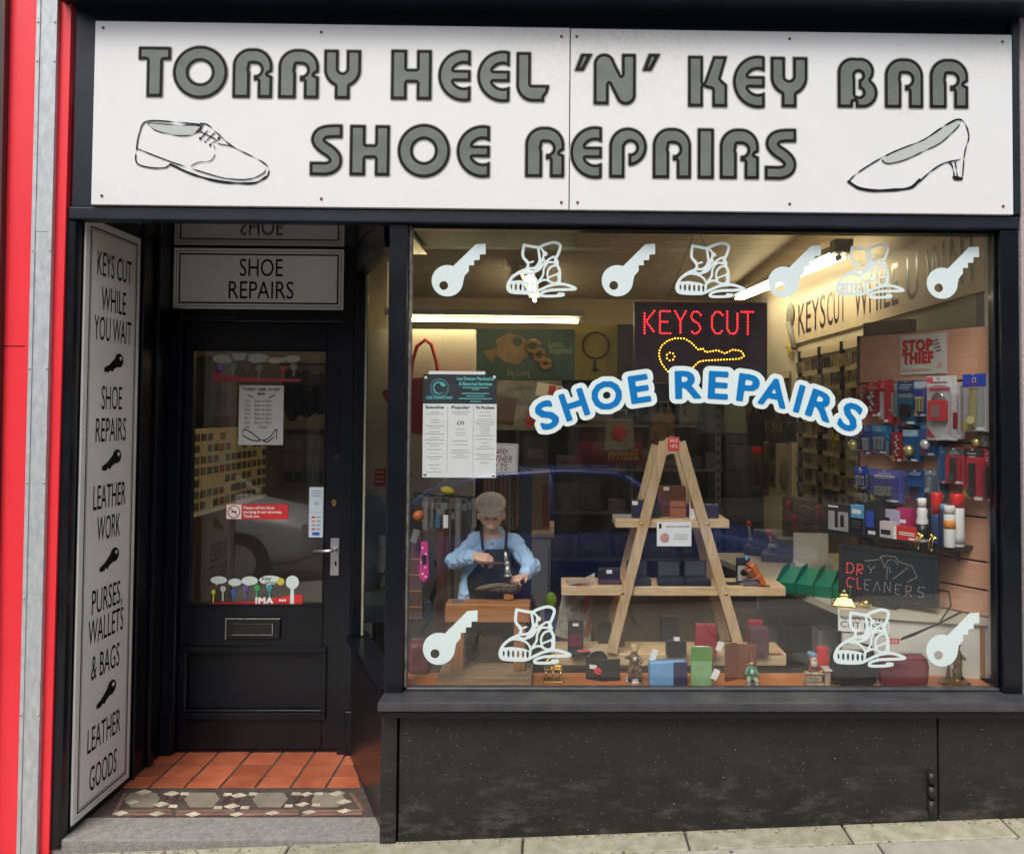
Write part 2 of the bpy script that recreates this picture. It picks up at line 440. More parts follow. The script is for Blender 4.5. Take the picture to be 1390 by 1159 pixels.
def riser_mat():
    m = mat('riser_black', (.008, .0075, .007), .5, col2=(.015, .014, .0125), vs=6, bump=.18, bs=70)
    t = m.node_tree; b = t.nodes['Principled BSDF']; L = t.links.new; N = t.nodes.new
    src = b.inputs['Base Color'].links[0].from_socket; tc = N('ShaderNodeTexCoord')
    sep = N('ShaderNodeSeparateXYZ'); L(tc.outputs['Object'], sep.inputs[0])
    for scale, thr, gate in ((55, .075, .88), (22, .04, .86), (120, .12, .88)):
        v = N('ShaderNodeTexVoronoi'); v.inputs['Scale'].default_value = scale; L(tc.outputs['Object'], v.inputs['Vector'])
        a = N('ShaderNodeMath'); a.operation = 'LESS_THAN'; a.inputs[1].default_value = thr; L(v.outputs['Distance'], a.inputs[0])
        s2 = N('ShaderNodeSeparateColor'); L(v.outputs['Color'], s2.inputs[0])
        g = N('ShaderNodeMath'); g.operation = 'GREATER_THAN'; g.inputs[1].default_value = gate; L(s2.outputs[0], g.inputs[0])
        k = N('ShaderNodeMath'); k.operation = 'MULTIPLY'; L(a.outputs[0], k.inputs[0]); L(g.outputs[0], k.inputs[1])
        k2 = N('ShaderNodeMath'); k2.operation = 'MULTIPLY'; L(k.outputs[0], k2.inputs[0]); L(s2.outputs[1], k2.inputs[1])
        mx = N('ShaderNodeMix'); mx.data_type = 'RGBA'; L(k2.outputs[0], mx.inputs[0]); L(src, mx.inputs[6]); mx.inputs[7].default_value = (.55, .53, .50, 1); src = mx.outputs[2]
    # scuffs and splash dirt near the pavement
    mp = N('ShaderNodeMapping'); mp.inputs['Scale'].default_value = (4, 4, 11); L(tc.outputs['Object'], mp.inputs[0])
    n = N('ShaderNodeTexNoise'); n.inputs['Scale'].default_value = 2.2; n.inputs['Detail'].default_value = 10; n.inputs['Roughness'].default_value = .7; L(mp.outputs[0], n.inputs['Vector'])
    r1 = N('ShaderNodeMapRange'); r1.inputs['From Min'].default_value = .50; r1.inputs['From Max'].default_value = .74; L(n.outputs[0], r1.inputs[0])
    r2 = N('ShaderNodeMapRange'); r2.inputs['From Min'].default_value = .05; r2.inputs['From Max'].default_value = .40; r2.inputs['To Min'].default_value = .5; r2.inputs['To Max'].default_value = .0; L(sep.outputs[2], r2.inputs[0])
    k = N('ShaderNodeMath'); k.operation = 'MULTIPLY'; L(r1.outputs[0], k.inputs[0]); L(r2.outputs[0], k.inputs[1])
    mx = N('ShaderNodeMix'); mx.data_type = 'RGBA'; L(k.outputs[0], mx.inputs[0]); L(src, mx.inputs[6]); mx.inputs[7].default_value = (.17, .15, .125, 1)
    L(mx.outputs[2], b.inputs['Base Color']); return m
m_riser = riser_mat()

# ================================================================== GROUND
def struct(o): o['kind'] = 'structure'; return o
def gz(x): return .064 + SLOPE * x
street = (0, 0, .058)
pv = struct(G().box(-30, 30, -3.95, -.05, -.5, -.012).obj('pavement', m_mortar, loc=street, rot=(.03, GANG, 0)))
def slab(x0, x1, y0, y1, m, mesh=None):
    g = G().box(x0 + .004, x1 - .004, y0 + .004, y1 - .004, -.05, random.uniform(-.001, .001), .004)
    return g.obj('paving_slab', m, pv)
xs = [-4.1, -3.2, -2.3, -1.55, -.95, -.10, .49, 1.07, 1.66, 2.4, 3.2, 4.0]
for a, b in zip(xs[:-1], xs[1:]): slab(a, b, -.185, -.045, m_moss)
xo = [-4.1, -3.1, -2.2, -1.35, -.55, .29, 1.15, 1.78, 2.6, 3.4, 4.2]
for r in range(6):
    y1 = -.185 - r * .62; sh = (r % 2) * .35
    for a, b in zip(xo[:-1], xo[1:]): slab(a + sh, b + sh, y1 - .62, y1, m_slab)
struct(G().box(-60, 60, -4.12, -3.95, -.6, -.005, .015).obj('kerb', m_granite, loc=street, rot=(.03, GANG, 0)))
m_asph = mat('asphalt', (.05, .05, .052), .85, var=.3, vs=30, bump=.3, bs=200)
struct(G().box(-200, 200, -200, 200, -.6, -.30).obj('ground', m_asph, loc=(0, 0, -.004), rot=(0, GANG, 0)))
struct(G().box(-60, 60, -10.6, -4.12, -.5, -.285).obj('road', m_asph, loc=(0, 0, 0), rot=(0, GANG, 0)))
yl = G().box(-60, 60, -4.42, -4.34, -.29, -.281).obj('road_marking', mat('yellow_line', (.55, .38, .04), .7, var=.2, vs=20), loc=(0, 0, 0), rot=(0, GANG, 0)); struct(yl)
struct(G().box(-60, 60, -13.3, -10.6, -.5, -.16, .01).obj('far_pavement', m_slab, loc=(0, 0, 0), rot=(0, GANG, 0)))

rd = random.Random(5); g = G()
for k in range(420):
    x = rd.uniform(-1.9, 2.3); y = -.062 - abs(rd.gauss(0, .014)) if rd.random() < .7 else rd.choice((-.187, -.19)) + rd.gauss(0, .006); r = rd.uniform(.0015, .0055)
    tt = bmesh.new(); bmesh.ops.create_icosphere(tt, subdivisions=1, radius=r); g._add(tt, Matrix.Translation((x, y, gz(x) - .006 + .03 * y)) @ Matrix.Diagonal((1.4, 1, .6, 1)))
g.obj('wall_foot_dirt', mat('dirt', (.12, .11, .06), .95, col2=(.24, .21, .13), vs=60), kind='stuff')
g = G()
for k in range(26):
    x = rd.uniform(-1.8, 2.2); y = rd.uniform(-.75, -.2); g.cyl((x, y, gz(x) - .012 + .03 * y), (x, y, gz(x) - .004 + .03 * y), rd.uniform(.006, .013), seg=9)
g.obj('chewing_gum_spots', mat('gum', (.12, .11, .10), .8), kind='stuff')
# entrance step, tiles, mosaic --------------------------------------------------------------
FZ = .03
lob = struct(G().hexa([(-1.95, .012, -.2), (-.63, .012, -.2), (-.93, .86, -.2), (-1.95, .86, -.2)],
                      [(-1.95, .012, FZ - .0022), (-.63, .012, FZ - .0022), (-.93, .86, FZ - .0022), (-1.95, .86, FZ - .0022)]).obj('doorway_floor', m_mortar))
yf = PZ(300, 1139, FZ).y; yb = PZ(300, 1108, FZ).y
st = G().box(-1.84, -.60, yf, yb - .003, -.2, FZ, .006).obj('doorstep', m_step); tag(st, 'worn grey granite doorstep below the mosaic strip', 'doorstep')
xr0, yr0, xr1, yr1 = -.622, .0, -.945, .80   # splayed right-hand side
def wallx(y): return xr0 + (y - yr0) / (yr1 - yr0) * (xr1 - xr0)
ys = [PZ(300, q, FZ).y for q in (1069, 1053.5, 1037.5, 1020)]
x0 = PZ(442, 1069, FZ).x; tw = .1465
for r in range(3):
    y0, y1 = ys[r], ys[r + 1]
    for k in range(-6, 3):
        a = x0 + (k + r * 0.0) * tw + (r % 2) * 0; b = a + tw
        a, b = max(a, -1.80), b
        if b < -1.79: continue
        g = .0028; B0, B1 = min(b - g, wallx(y0)), min(b - g, wallx(y1))
        if a + g > B0 - .012: continue
        B1 = max(B1, a + 3 * g)
        zt = FZ + random.uniform(0, .0022); q = .003
        G().hexa([(a + g, y0 + g, FZ - .02), (B0, y0 + g, FZ - .02), (B1, y1 - g, FZ - .02), (a + g, y1 - g, FZ - .02)],
                 [(a + g + q, y0 + g + q, zt), (B0 - q, y0 + g + q, zt), (B1 - q, y1 - g - q, zt), (a + g + q, y1 - g - q, zt)]).obj('quarry_tile', m_tile, lob)
m_cream = mat('cream_tile', (.56, .50, .38), .6, var=.35, vs=30, rnd=.12, bump=.1)
m_maroon = mat('maroon_tile', (.085, .045, .040), .5, var=.3, vs=30, rnd=.2)
m_rbrown = mat('brown_tile', (.18, .085, .06), .65, col2=(.28, .17, .13), vs=25, rnd=.15)
m_olive = mat('olive_tile', (.19, .16, .12), .65, col2=(.29, .25, .19), vs=18, rnd=.1)
mz = struct(G().prism([(-1.77, yb), (wallx(yb) - .004, yb), (wallx(ys[0]) - .004, ys[0] - .002), (-1.77, ys[0] - .002)], -.1, FZ - .004, plane='xy').obj('mosaic_strip', mat('mosaic_bed', (.17, .135, .105), .8, var=.3, vs=25, bump=.2)))
def zp(zx, zy): p = PZ(60 + zx / 2.78, 980 + zy / 2.78, FZ); return (p.x, p.y)
def mtile(name, pts, m, h=.0):
    P2 = [zp(*q) for q in pts]; g = G(); n = len(P2)
    g.prism(P2, FZ - .012, FZ - .001 + h, plane='xy'); return g.obj(name, m, mz)
for a, b in ((245, 480), (484, 720), (724, 960), (964, 1200)):
    mtile('border_tile', [(a, 362), (b, 358), (b - 2, 350), (a + 8, 354)], m_maroon)
    mtile('border_tile', [(a + 12, 338), (b, 334), (b - 4, 326), (a + 20, 330)], m_rbrown)
    mtile('border_tile', [(a + 10, 350), (b, 346), (b - 2, 338), (a + 14, 341)], m_rbrown)
for c in (365, 590, 848, 1065):
    mtile('hexagon_tile', [(c - 62, 288), (c - 40, 318), (c + 45, 318), (c + 72, 288), (c + 55, 264), (c - 38, 264)], m_olive)
for c in (470, 706, 978):
    mtile('dark_tile', [(c - 40, 304), (c - 22, 304), (c + 6, 274), (c - 14, 274)], m_maroon, .0004)
    mtile('dark_tile', [(c + 10, 304), (c + 26, 304), (c + 42, 274), (c + 24, 274)], m_maroon, .0004)
for a, b in ((300, 265), (1150, 1195)):
    mtile('border_tile', [(a, 265), (a + 14, 265), (b + 14, 330), (b, 330)], m_rbrown, .0004)
for (zx, zy) in [(375, 262), (480, 268), (333, 300), (440, 308), (288, 342), (425, 344), (562, 346), (727, 346), (862, 341), (1000, 338), (1132, 333), (708, 315), (735, 275), (975, 308), (990, 270), (1105, 268), (1130, 299)]:
    w, h = 31, 9.5
    if random.random() < .3: w, h = 27, 8
    mtile('cream_diamond', [(zx - w, zy + 1), (zx - 4, zy + h), (zx + w, zy - 1), (zx + 5, zy - h)], m_cream, .0012)
for (zx, zy) in [(486, 315), (655, 320), (757, 320), (692, 271), (788, 269), (922, 314), (1025, 310), (950, 268), (1035, 268), (530, 268)]:
    mtile('cream_square', [(zx - 17, zy + 4), (zx + 14, zy + 5), (zx + 18, zy - 4), (zx - 12, zy - 5)], m_cream, .0012)

# ================================================================== SHOPFRONT BUILDING
GX0, GX1, GZ0, GZ1 = -.541, 1.687, .573, 2.315
bld = thing('shop_building', 'black painted shopfront with recessed doorway and large display window', 'shop', (0, 0, 0))
def part(g, name, m, parent=None, **k): return g.obj(name, m, parent or bld, **k)
# fascia and cornice
part(G().box(-1.805, 1.755, -.03, .02, 2.355, 3.16, .003), 'fascia_board', m_fasc)
part(G().box(-1.805, 1.755, -.045, .02, 2.305, 2.352, .006), 'fascia_rail', m_fasc)
part(G().box(-1.84, 1.80, -.17, .02, 3.113, 3.15, .006).box(-1.84, 1.80, -.13, .02, 3.151, 3.21, .01).box(-1.84, 1.80, -.22, .02, 3.211, 3.30, .01), 'cornice', m_fasc)
part(G().box(1.729, 1.758, -.055, -.031, 2.36, 3.11, .003), 'fascia_end', m_fasc)
# upper wall: granite blocks seen only from elsewhere
part(G().box(-1.84, 2.6, -.02, .3, 3.302, 6.2), 'upper_wall', m_granite)
part(G().box(1.761, 2.6, -.05, .3, -.1, 3.3, .004), 'granite_pier', m_granite)
# pilasters and posts
part(G().box(-1.832, -1.786, -.035, .02, 0.0, 2.304, .004), 'pilaster', m_black)
part(G().box(1.688, 1.758, -.035, .05, .563, 2.304, .006), 'pilaster', m_black)
part(G().box(1.676, 1.687, -.006, .04, .575, 2.304, .003), 'window_bead', m_black)
cp = G().box(-.621, -.552, -.03, .06, .563, 2.304, .006); part(cp, 'corner_post', m_black)
part(G().box(-.551, -.542, -.004, .04, .575, 2.304, .002), 'window_bead', mat('worn_bead', (.05, .05, .055), .5, col2=(.35, .33, .31), vs=22))
part(G().box(-.54, 1.675, -.006, .045, 2.292, 2.304, .002), 'window_bead', m_black)
part(G().box(-.660, 1.90, -.028, .08, 2.306, 2.352), 'window_head', m_black)
# sill and stall riser
sy = P(900, 948, -.13).y
part(G().box(-.622, 1.80, -.135, .012, .530, .562, .008), 'window_sill', m_sill)
part(G().box(-.614, 1.80, -.112, .01, .500, .528, .008), 'sill_moulding', m_black)
part(G().box(-.541, 1.687, -.008, .03, .5625, .574, .003), 'sill_bead', m_sill)
part(G().box(-.556, 1.425, -.060, -.02, -.08, .498, .004), 'stall_riser', m_riser)
part(G().box(1.430, 1.80, -.060, -.02, -.08, .498, .004), 'stall_riser', m_riser)
part(G().box(-.621, -.562, -.068, .01, -.05, .499, .005), 'corner_block', m_riser)
hg = P(1264, 1090, -.07)
part(G().cyl((hg.x, -.072, .14), (hg.x, -.072, .19), .012).cyl((hg.x, -.072, .20), (hg.x, -.072, .24), .013).cyl((hg.x, -.072, .25), (hg.x, -.072, .29), .012), 'hinge', m_riser)
# display window glass
part(G().box(GX0, 1.676, .016, .022, .574, 2.293), 'window_pane', m_glass)
# recess: left reveal, soffit, back
part(G().box(-1.84, -1.783, .021, .99, -.05, 2.60), 'reveal_wall', m_black)
part(G().box(-1.7825, -1.77, .47, .484, .03, 2.36, .003).box(-1.7825, -1.765, .60, .64, .03, 2.36, .004), 'reveal_moulding', m_black)
m_soff = mat('gloss_soffit', (.012, .012, .014), .06, coat=.8, bump=.02, bs=8)
part(G().box(-1.80, -.62, .021, .90, 2.362, 2.38), 'soffit', m_soff)
part(G().box(-1.80, .1, .021, .9, 2.39, 2.60), 'soffit_void', m_blackm)
DY = .77
part(G().box(-1.782, -1.722, DY - .03, DY + .09, FZ, 2.065, .005), 'door_jamb', m_black)
part(G().box(-.982, -.915, DY - .03, DY + .09, FZ, 2.361, .005), 'door_jamb', m_black)
part(G().box(-1.721, -.983, DY - .02, DY + .09, 2.012, 2.066, .005).box(-1.721, -.983, DY - .032, DY - .021, 2.02, 2.04, .003), 'door_head', m_black)
part(G().box(-1.782, -.983, DY + .01, DY + .09, 2.067, 2.361), 'transom_board', m_black)
part(G().box(-1.722, -.983, DY + .0, DY + .09, FZ - .03, FZ + .012), 'threshold', m_black)
for sx in (-1.795, -.955):
    part(G().box(sx + .012, sx + .065, DY - .045, DY - .031, FZ, FZ + .2, .004), 'jamb_block', m_black)
# door
door = part(G().box(-1.718, -1.682, DY, DY + .045, FZ + .014, 2.008, .002).box(-1.060, -.986, DY, DY + .045, FZ + .014, 2.008, .002)
            .box(-1.6815, -1.0605, DY, DY + .045, 1.884, 2.008, .002).box(-1.6815, -1.0605, DY, DY + .045, .50, .698, .002)
            .box(-1.6815, -1.0605, DY, DY + .045, FZ + .014, .20, .002).box(-1.6815, -1.0605, DY + .016, DY + .03, .19, .51), 'door', m_black)
g = G()
for (a, b, c, d_) in ((-1.70, -1.04, .488, .516), (-1.70, -1.04, .185, .213)):
    g.box(a, b, DY - .018, DY - .0005, c, d_, .006); g.box(a + .012, b - .012, DY - .008, DY + .015, (c - .012) if c > .3 else d_, c if c > .3 else d_ + .012, .003)
for xx in (-1.70, -1.062):
    g.box(xx, xx + .022, DY - .014, DY - .0005, .214, .487, .005)
part(g, 'panel_moulding', m_black, door)
part(G().box(-1.682, -1.060, DY + .02, DY + .026, .697, 1.885), 'door_pane', glass('door_glass', k=1.8), door)
part(G().box(-1.683, -1.677, DY - .004, DY + .02, .699, 1.883).box(-1.066, -1.0595, DY - .004, DY + .02, .699, 1.883).box(-1.676, -1.067, DY - .004, DY + .02, .699, .706).box(-1.676, -1.067, DY - .004, DY + .02, 1.876, 1.883), 'glazing_bead', m_black, door)
a, b = P(308, 838, DY), P(381, 867, DY)
lb = part(G().box(a.x, b.x, DY - .014, DY - .0005, b.z, a.z, .004), 'letterbox', m_blackm, door)
part(G().box(a.x + .03, b.x - .03, DY - .020, DY - .0145, b.z + .022, a.z - .022, .003), 'flap', mat('worn_flap', (.012, .012, .013), .35, var=.2), None)
part(G().box(a.x - .001, b.x + .001, DY - .0155, DY - .0142, a.z - .004, a.z + .001).box(a.x - .001, a.x + .003, DY - .0155, DY - .0142, b.z, a.z - .0045)
     .box(a.x + .03, b.x - .03, DY - .0212, DY - .0202, b.z + .022, b.z + .025).box(b.x - .034, b.x - .030, DY - .0212, DY - .0202, b.z + .026, a.z - .024), 'worn_edge', mat('bare_metal', (.35, .34, .33), .5, .5, var=.4, vs=60), door)
a, b = P(449, 730, DY), P(461, 781, DY)
hd = part(G().box(a.x, b.x, DY - .010, DY - .0005, b.z, a.z, .003), 'handle_plate', m_steel, door)
hc = P(455, 746, DY - .02)
part(G().cyl((hc.x, DY - .01, hc.z), (hc.x, DY - .05, hc.z), .009).tube([(hc.x, DY - .05, hc.z), (hc.x - .02, DY - .055, hc.z), (hc.x - .09, DY - .05, hc.z - .004)], .0075), 'handle', m_steel, door)
part(G().box(hc.x - .004, hc.x + .004, DY - .0115, DY - .0101, hc.z - .075, hc.z - .055), 'keyhole', m_ink, door)
kc = P(454, 681, DY)
part(G().cyl((kc.x, DY - .0005, kc.z), (kc.x, DY - .008, kc.z), .0115, seg=20).prism([(kc.x - .007, kc.z - .019), (kc.x + .007, kc.z - .019), (kc.x + .007, kc.z - .005), (kc.x - .007, kc.z - .005)], DY - .007, DY - .0005), 'lock_escutcheon', m_gold, door)
part(G().box(kc.x - .002, kc.x + .002, DY - .0095, DY - .0081, kc.z - .010, kc.z + .005), 'keyhole', m_ink, door)
ec = P(458, 620, DY); part(G().cyl((ec.x, DY - .0005, ec.z), (ec.x, DY - .006, ec.z), .014, seg=20), 'lock_cylinder', mat('dark_lock', (.03, .03, .03), .4, .6), door)
# splayed side of the window
SA = math.atan2(yr1 - yr0, xr1 - xr0); SL = math.hypot(xr1 - xr0, yr1 - yr0)
MS = Matrix.Translation((xr0, yr0, 0)) @ Matrix.Rotation(SA, 4, 'Z')
def sbox(g, a, b, t0, t1, z0, z1, bev=0): return g.box(a, b, t0, t1, z0, z1, bev, MS)
# local x runs back along the splay, local -y faces the shop
part(sbox(G(), .03, SL, -.06, .0, -.05, .545, .003), 'side_riser', mat('side_riser_gloss', (.009, .009, .010), .36, coat=.12, bump=.06, bs=30))
part(sbox(G(), .0, SL, -.08, .022, .547, .574, .005), 'side_sill', m_black)
part(sbox(G(), SL - .11, SL + .02, -.05, .01, .575, 2.36, .004), 'side_frame', m_black)
part(sbox(G(), .08, SL - .112, -.05, .01, 2.235, 2.36, .004), 'side_frame', m_black)
part(sbox(G(), .06, SL - .112, -.04, -.034, .575, 2.234), 'side_pane', glass('side_glass', k=.3))
part(sbox(G(), SL - .117, SL - .1125, -.0435, -.034, .58, 2.23), 'side_bead', mat('cream_bead', (.42, .38, .30), .6, var=.2))
# plinth block at corner of the recess
# neighbour --------------------------------------------------------------------------------
nb = thing('neighbour_shopfront', 'bright red cladding of the neighbouring shop beside the black pilaster', 'shop front', (0, 0, 0))
def strip(name, tl, tr, bl, br, Y0, Y1, m, parent, zt=3.9, zb=-.10):
    def ln(t, b, z):
        p, q = P(*t, Y0), P(*b, Y0); k = (z - q.z) / (p.z - q.z); return q.x + (p.x - q.x) * k
    l1, l0, r1, r0 = ln(tl, bl, zt), ln(tl, bl, zb), ln(tr, br, zt), ln(tr, br, zb)
    return G().hexa([(l0, Y0, zb), (r0, Y0, zb), (r0, Y1, zb), (l0, Y1, zb)], [(l1, Y0, zt), (r1, Y0, zt), (r1, Y1, zt), (l1, Y1, zt)]).obj(name, m, parent)
strip('red_panel', (78, 0), (97, 0), (48, 1159), (66, 1159), -.045, .05, m_red, nb)
strip('red_panel', (8, 0), (50, 0), (-14, 1159), (22, 1159), -.04, .05, m_red, nb)
strip('dark_pilaster', (-120, 0), (7, 0), (-170, 1159), (-15, 1159), -.07, .05, mat('dark_brown_paint', (.05, .02, .02), .4), nb)
jz = P(10, 470, -.045).z; G().box(-2.06, -1.955, -.0415, -.0402, jz, jz + .0025).obj('panel_joint', m_ink, nb)
tr = thing('metal_trunking', 'galvanised steel trunking running up between the red panels', 'trunking')
strip('channel', (50, 0), (78, 0), (22, 1159), (49, 1159), -.062, .04, m_galv, tr)
strip('lip', (50, 0), (55, 0), (22, 1159), (27, 1159), -.066, -.0622, m_galv, tr)
strip('lip', (73, 0), (78, 0), (44, 1159), (49, 1159), -.066, -.0622, m_galv, tr)
for py in (83, 340, 500, 655, 812, 970, 30):
    for sx in (-1, 1):
        c = P(64 - py * .0245 + sx * 11.5, py, -.066); G().sph((c.x, -.067, c.z), (.004, .003, .004), seg=8, rings=5).obj('rivet', m_steel, tr)
zj = P(60, 312, -.09).z; G().box(P(43.5, 312, -.064).x, P(68.5, 312, -.064).x, -.0636, -.0622, zj, P(60, 275, -.09).z).obj('joint_sleeve', m_galv, tr)
G().box(-1.8325, -1.80, -.05, .3, 3.3, 6.2).obj('wall', m_granite, nb); G().box(-6, -2.10, -.02, .3, -.2, 6.2).obj('wall', m_granite, nb)
G().box(-2.09, -1.85, .0, .3, -.2, 6.2).obj('wall', m_granite, nb)

# ================================================================== FASCIA SIGN
def bauhaus(ch):
    A = lambda *a: np.minimum.reduce(a)
    sub = lambda a, b: np.maximum(a, -b)
    def rr(X, Z, x0, x1, z0, z1, r):   # rect with rounded top
        return np.minimum(drect(X, Z, x0, x1, z0, z1 - r), np.maximum(drect(X, Z, x0, x1, z0, z1), np.minimum(np.minimum(dcirc(X, Z, (x0 + r, z1 - r), r), dcirc(X, Z, (x1 - r, z1 - r), r)), drect(X, Z, x0 + r, x1 - r, z0, z1))))
    def arch(X, Z, W, notch):
        d = rr(X, Z, 0, W, 0, 1.0, .36)
        slot = A(drect(X, Z, .345, .50, -.1, .355), dcirc(X, Z, (.445, .575), .115), drect(X, Z, .345, .42, .3, .66), drect(X, Z, .345, .45, .47, .69))
        d = sub(d, slot)
        if notch: d = sub(d, dpoly(X, Z, [(W + .1, .60), (W - .10, .485), (W + .1, .40)]))
        return d
    fs = {
        'T': (.65, lambda X, Z: A(drect(X, Z, 0, .65, .74, 1), drect(X, Z, .17, .49, 0, .8))),
        'O': (1.06, lambda X, Z: sub(dcirc(X, Z, (.53, .5), .53), dcirc(X, Z, (.53, .5), .225))),
        'R': (.79, lambda X, Z: arch(X, Z, .79, True)),
        'A': (.80, lambda X, Z: arch(X, Z, .80, False)),
        'Y': (.74, lambda X, Z: A(drect(X, Z, .22, .52, 0, .5), sub(A(drect(X, Z, 0, .74, .60, 1), dcirc(X, Z, (.37, .60), .37)), A(drect(X, Z, .29, .45, .62, 1.1), dcirc(X, Z, (.37, .62), .08))))),
        'H': (.82, lambda X, Z: A(drect(X, Z, 0, .32, 0, 1), drect(X, Z, .52, .82, 0, 1), drect(X, Z, .2, .7, .34, .62))),
        'E': (.66, lambda X, Z: np.maximum(A(sub(dcirc(X, Z, (.52, .5), .52), dcirc(X, Z, (.52, .5), .24)), drect(X, Z, .2, .66, .385, .615)), X - .66)),
        'L': (.58, lambda X, Z: A(drect(X, Z, 0, .30, .3, 1), np.maximum(dcirc(X, Z, (.34, .34), .34), Z - .34), drect(X, Z, .30, .58, 0, .28))),
        'N': (.84, lambda X, Z: A(drect(X, Z, 0, .30, 0, .8), dcirc(X, Z, (.21, .79), .21), drect(X, Z, .56, .84, .2, 1), dcirc(X, Z, (.64, .20), .20), dpoly(X, Z, [(.02, .86), (.20, 1.0), (.36, .94), (.58, .52), (.82, .16), (.62, .0), (.48, .08), (.28, .46)]))),
        "'": (.22, lambda X, Z: dpoly(X, Z, [(0, .66), (.10, 1), (.28, 1), (.14, .66)])),
        'K': (.84, lambda X, Z: A(drect(X, Z, 0, .32, 0, 1), dpoly(X, Z, [(.36, .52), (.54, 1), (.84, 1), (.70, .55), (.84, .44), (.84, 0), (.52, 0), (.52, .34), (.28, .40)]))),
        'B': (.80, lambda X, Z: sub(A(np.maximum(rr(X, Z, 0, .64, 0, 1, .3), X - .5), dcirc(X, Z, (.46, .73), .27), dcirc(X, Z, (.50, .30), .30), drect(X, Z, 0, .5, 0, .3)), A(dcirc(X, Z, (.42, .64), .075), drect(X, Z, .355, .42, .24, .66), dcirc(X, Z, (.43, .30), .075), drect(X, Z, .31, .36, -.1, .12)))),
        'P': (.76, lambda X, Z: sub(A(drect(X, Z, 0, .31, 0, .64), dcirc(X, Z, (.38, .62), .38)), A(dcirc(X, Z, (.43, .60), .115), drect(X, Z, .31, .39, .1, .62)))),
        'I': (.33, lambda X, Z: drect(X, Z, 0, .33, 0, 1)),
        'S': (.68, lambda X, Z: np.maximum(strokes([smooth_line([(.80, .87), (.42, .87), (.22, .82), (.155, .70), (.24, .58), (.42, .46), (.52, .34), (.50, .21), (.36, .135), (.14, .13), (-.2, .13)], 5)], .135)(X, Z), np.maximum(-X, X - .66))),
    }
    return fs[ch]
_bc = {}
def bau(ch):
    if ch in _bc: return _bc[ch]
    W, f = bauhaus(ch); h = .02; X, Z = grid(-.11, W + .13, -.12, 1.12, h)
    D = redist(f(X, Z), X[0, 0], Z[0, 0], h)
    _bc[ch] = (W, [contour(D - o, X[0, 0], Z[0, 0], h) for o in (.024, 0., -.06)]); return _bc[ch]
fs = thing('fascia_sign', 'long white fascia sign with grey green shop name and two drawn shoes', 'sign')
g = G().box(-1.717, .050, -.058, -.031, 2.357, 3.045, .0015); p1 = g.obj('sign_board', m_white, fs)
g = G().box(.0535, 1.727, -.058, -.031, 2.357, 3.043, .0015); g.obj('sign_board', m_white, fs)
def letter(ch, pl, pr, pt, pb):
    c = P((pl + pr) / 2, (pt + pb) / 2, -.06); s_ = (P(0, pt, -.06).z - P(0, pb, -.06).z); w = P(pr, pt, -.06).x - P(pl, pt, -.06).x
    W, lv = bau(ch); x0_, z0_ = -W / 2, -.5
    Mx = Matrix.Diagonal((w / W, 1, s_, 1))
    def fl(k, y, nm, mm, par):
        V, Fs = lv[k]; V = [(x + x0_, z + z0_) for x, z in V]
        return G().flat(V, Fs, T(0, y, 0) @ Mx).obj(nm, mm, par, norm=False)
    o = fl(1, 0, 'letter', m_ink, fs); o.location = (c.x, -.0605, c.z)
    fl(0, .0012, 'letter_edge', m_rim, o); fl(2, -.0012, 'letter_face', m_grey, o)
for ch, a, b in [('T', 188, 232), ('O', 235, 309), ('R', 316, 370), ('R', 378, 433), ('Y', 440, 490)]: letter(ch, a, b, 64 + (a - 188) * .016, 132 + (a - 188) * .012)
for ch, a, b in [('H', 531, 586), ('E', 595, 639), ('E', 648, 692), ('L', 701, 739)]: letter(ch, a, b, 68 + (a - 531) * .018, 136 + (a - 531) * .017)
letter("'", 780, 799, 73, 142); letter('N', 806, 863, 73, 143); letter("'", 872, 891, 73, 142)
for ch, a, b in [('K', 934, 987), ('E', 995, 1038), ('Y', 1046, 1096), ('B', 1137, 1191), ('A', 1201, 1253), ('R', 1262, 1314)]: letter(ch, a, b, 76 + (a - 934) * .012, 146 + (a - 934) * .006)
for ch, a, b in [('S', 421, 466), ('H', 475, 529), ('O', 540, 611), ('E', 620, 665), ('R', 713, 766), ('E', 774, 817), ('P', 827, 878), ('A', 886, 938), ('I', 947, 969), ('R', 977, 1030), ('S', 1038, 1082)]: letter(ch, a, b, 169.5 + (a - 421) * .009, 238.5 + (a - 421) * .0095)
for q in [(140, 38), (138, 266), (436, 44), (436, 270), (762, 50), (762, 275), (783, 50), (784, 275), (1072, 53), (1072, 277), (1361, 57), (1362, 280)]:
    c = P(*q, -.06); G().cyl((c.x, -.0581, c.z), (c.x, -.0605, c.z), .0055, seg=10).obj('screw', m_screw, fs)
def zart(name, fn, box, toY, ox, oy, sc, h, m, par, lift):
    "drawing given in zoomed-picture units; z is down there"
    X, Z = grid(*box, h); D = fn(X, Z) + (.85 * np.clip(np.sin(X * .083 + Z * .12) + np.sin(Z * .19 - X * .031) * .8, 0, 2) if 'drawing' in name else 0); V, Fs = contour(D, X[0, 0], Z[0, 0], h)
    o0 = P(ox + (box[0] + box[1]) / 2 / sc, oy - (box[2] + box[3]) / 2 / sc, toY)
    a, b = P(ox + box[0] / sc, oy - (box[2] + box[3]) / 2 / sc, toY), P(ox + box[1] / sc, oy - (box[2] + box[3]) / 2 / sc, toY)
    u = (b.x - a.x) / (box[1] - box[0]); cx, cz = (box[0] + box[1]) / 2, (box[2] + box[3]) / 2
    V = [((x - cx) * u, (z - cz) * u) for x, z in V]
    o = G().flat(V, Fs, Matrix.Identity(4)).obj(name, m, par, norm=False); o.location = (o0.x, toY - lift, o0.z); return o
ng = lambda pts: [(x, -z) for x, z in pts]
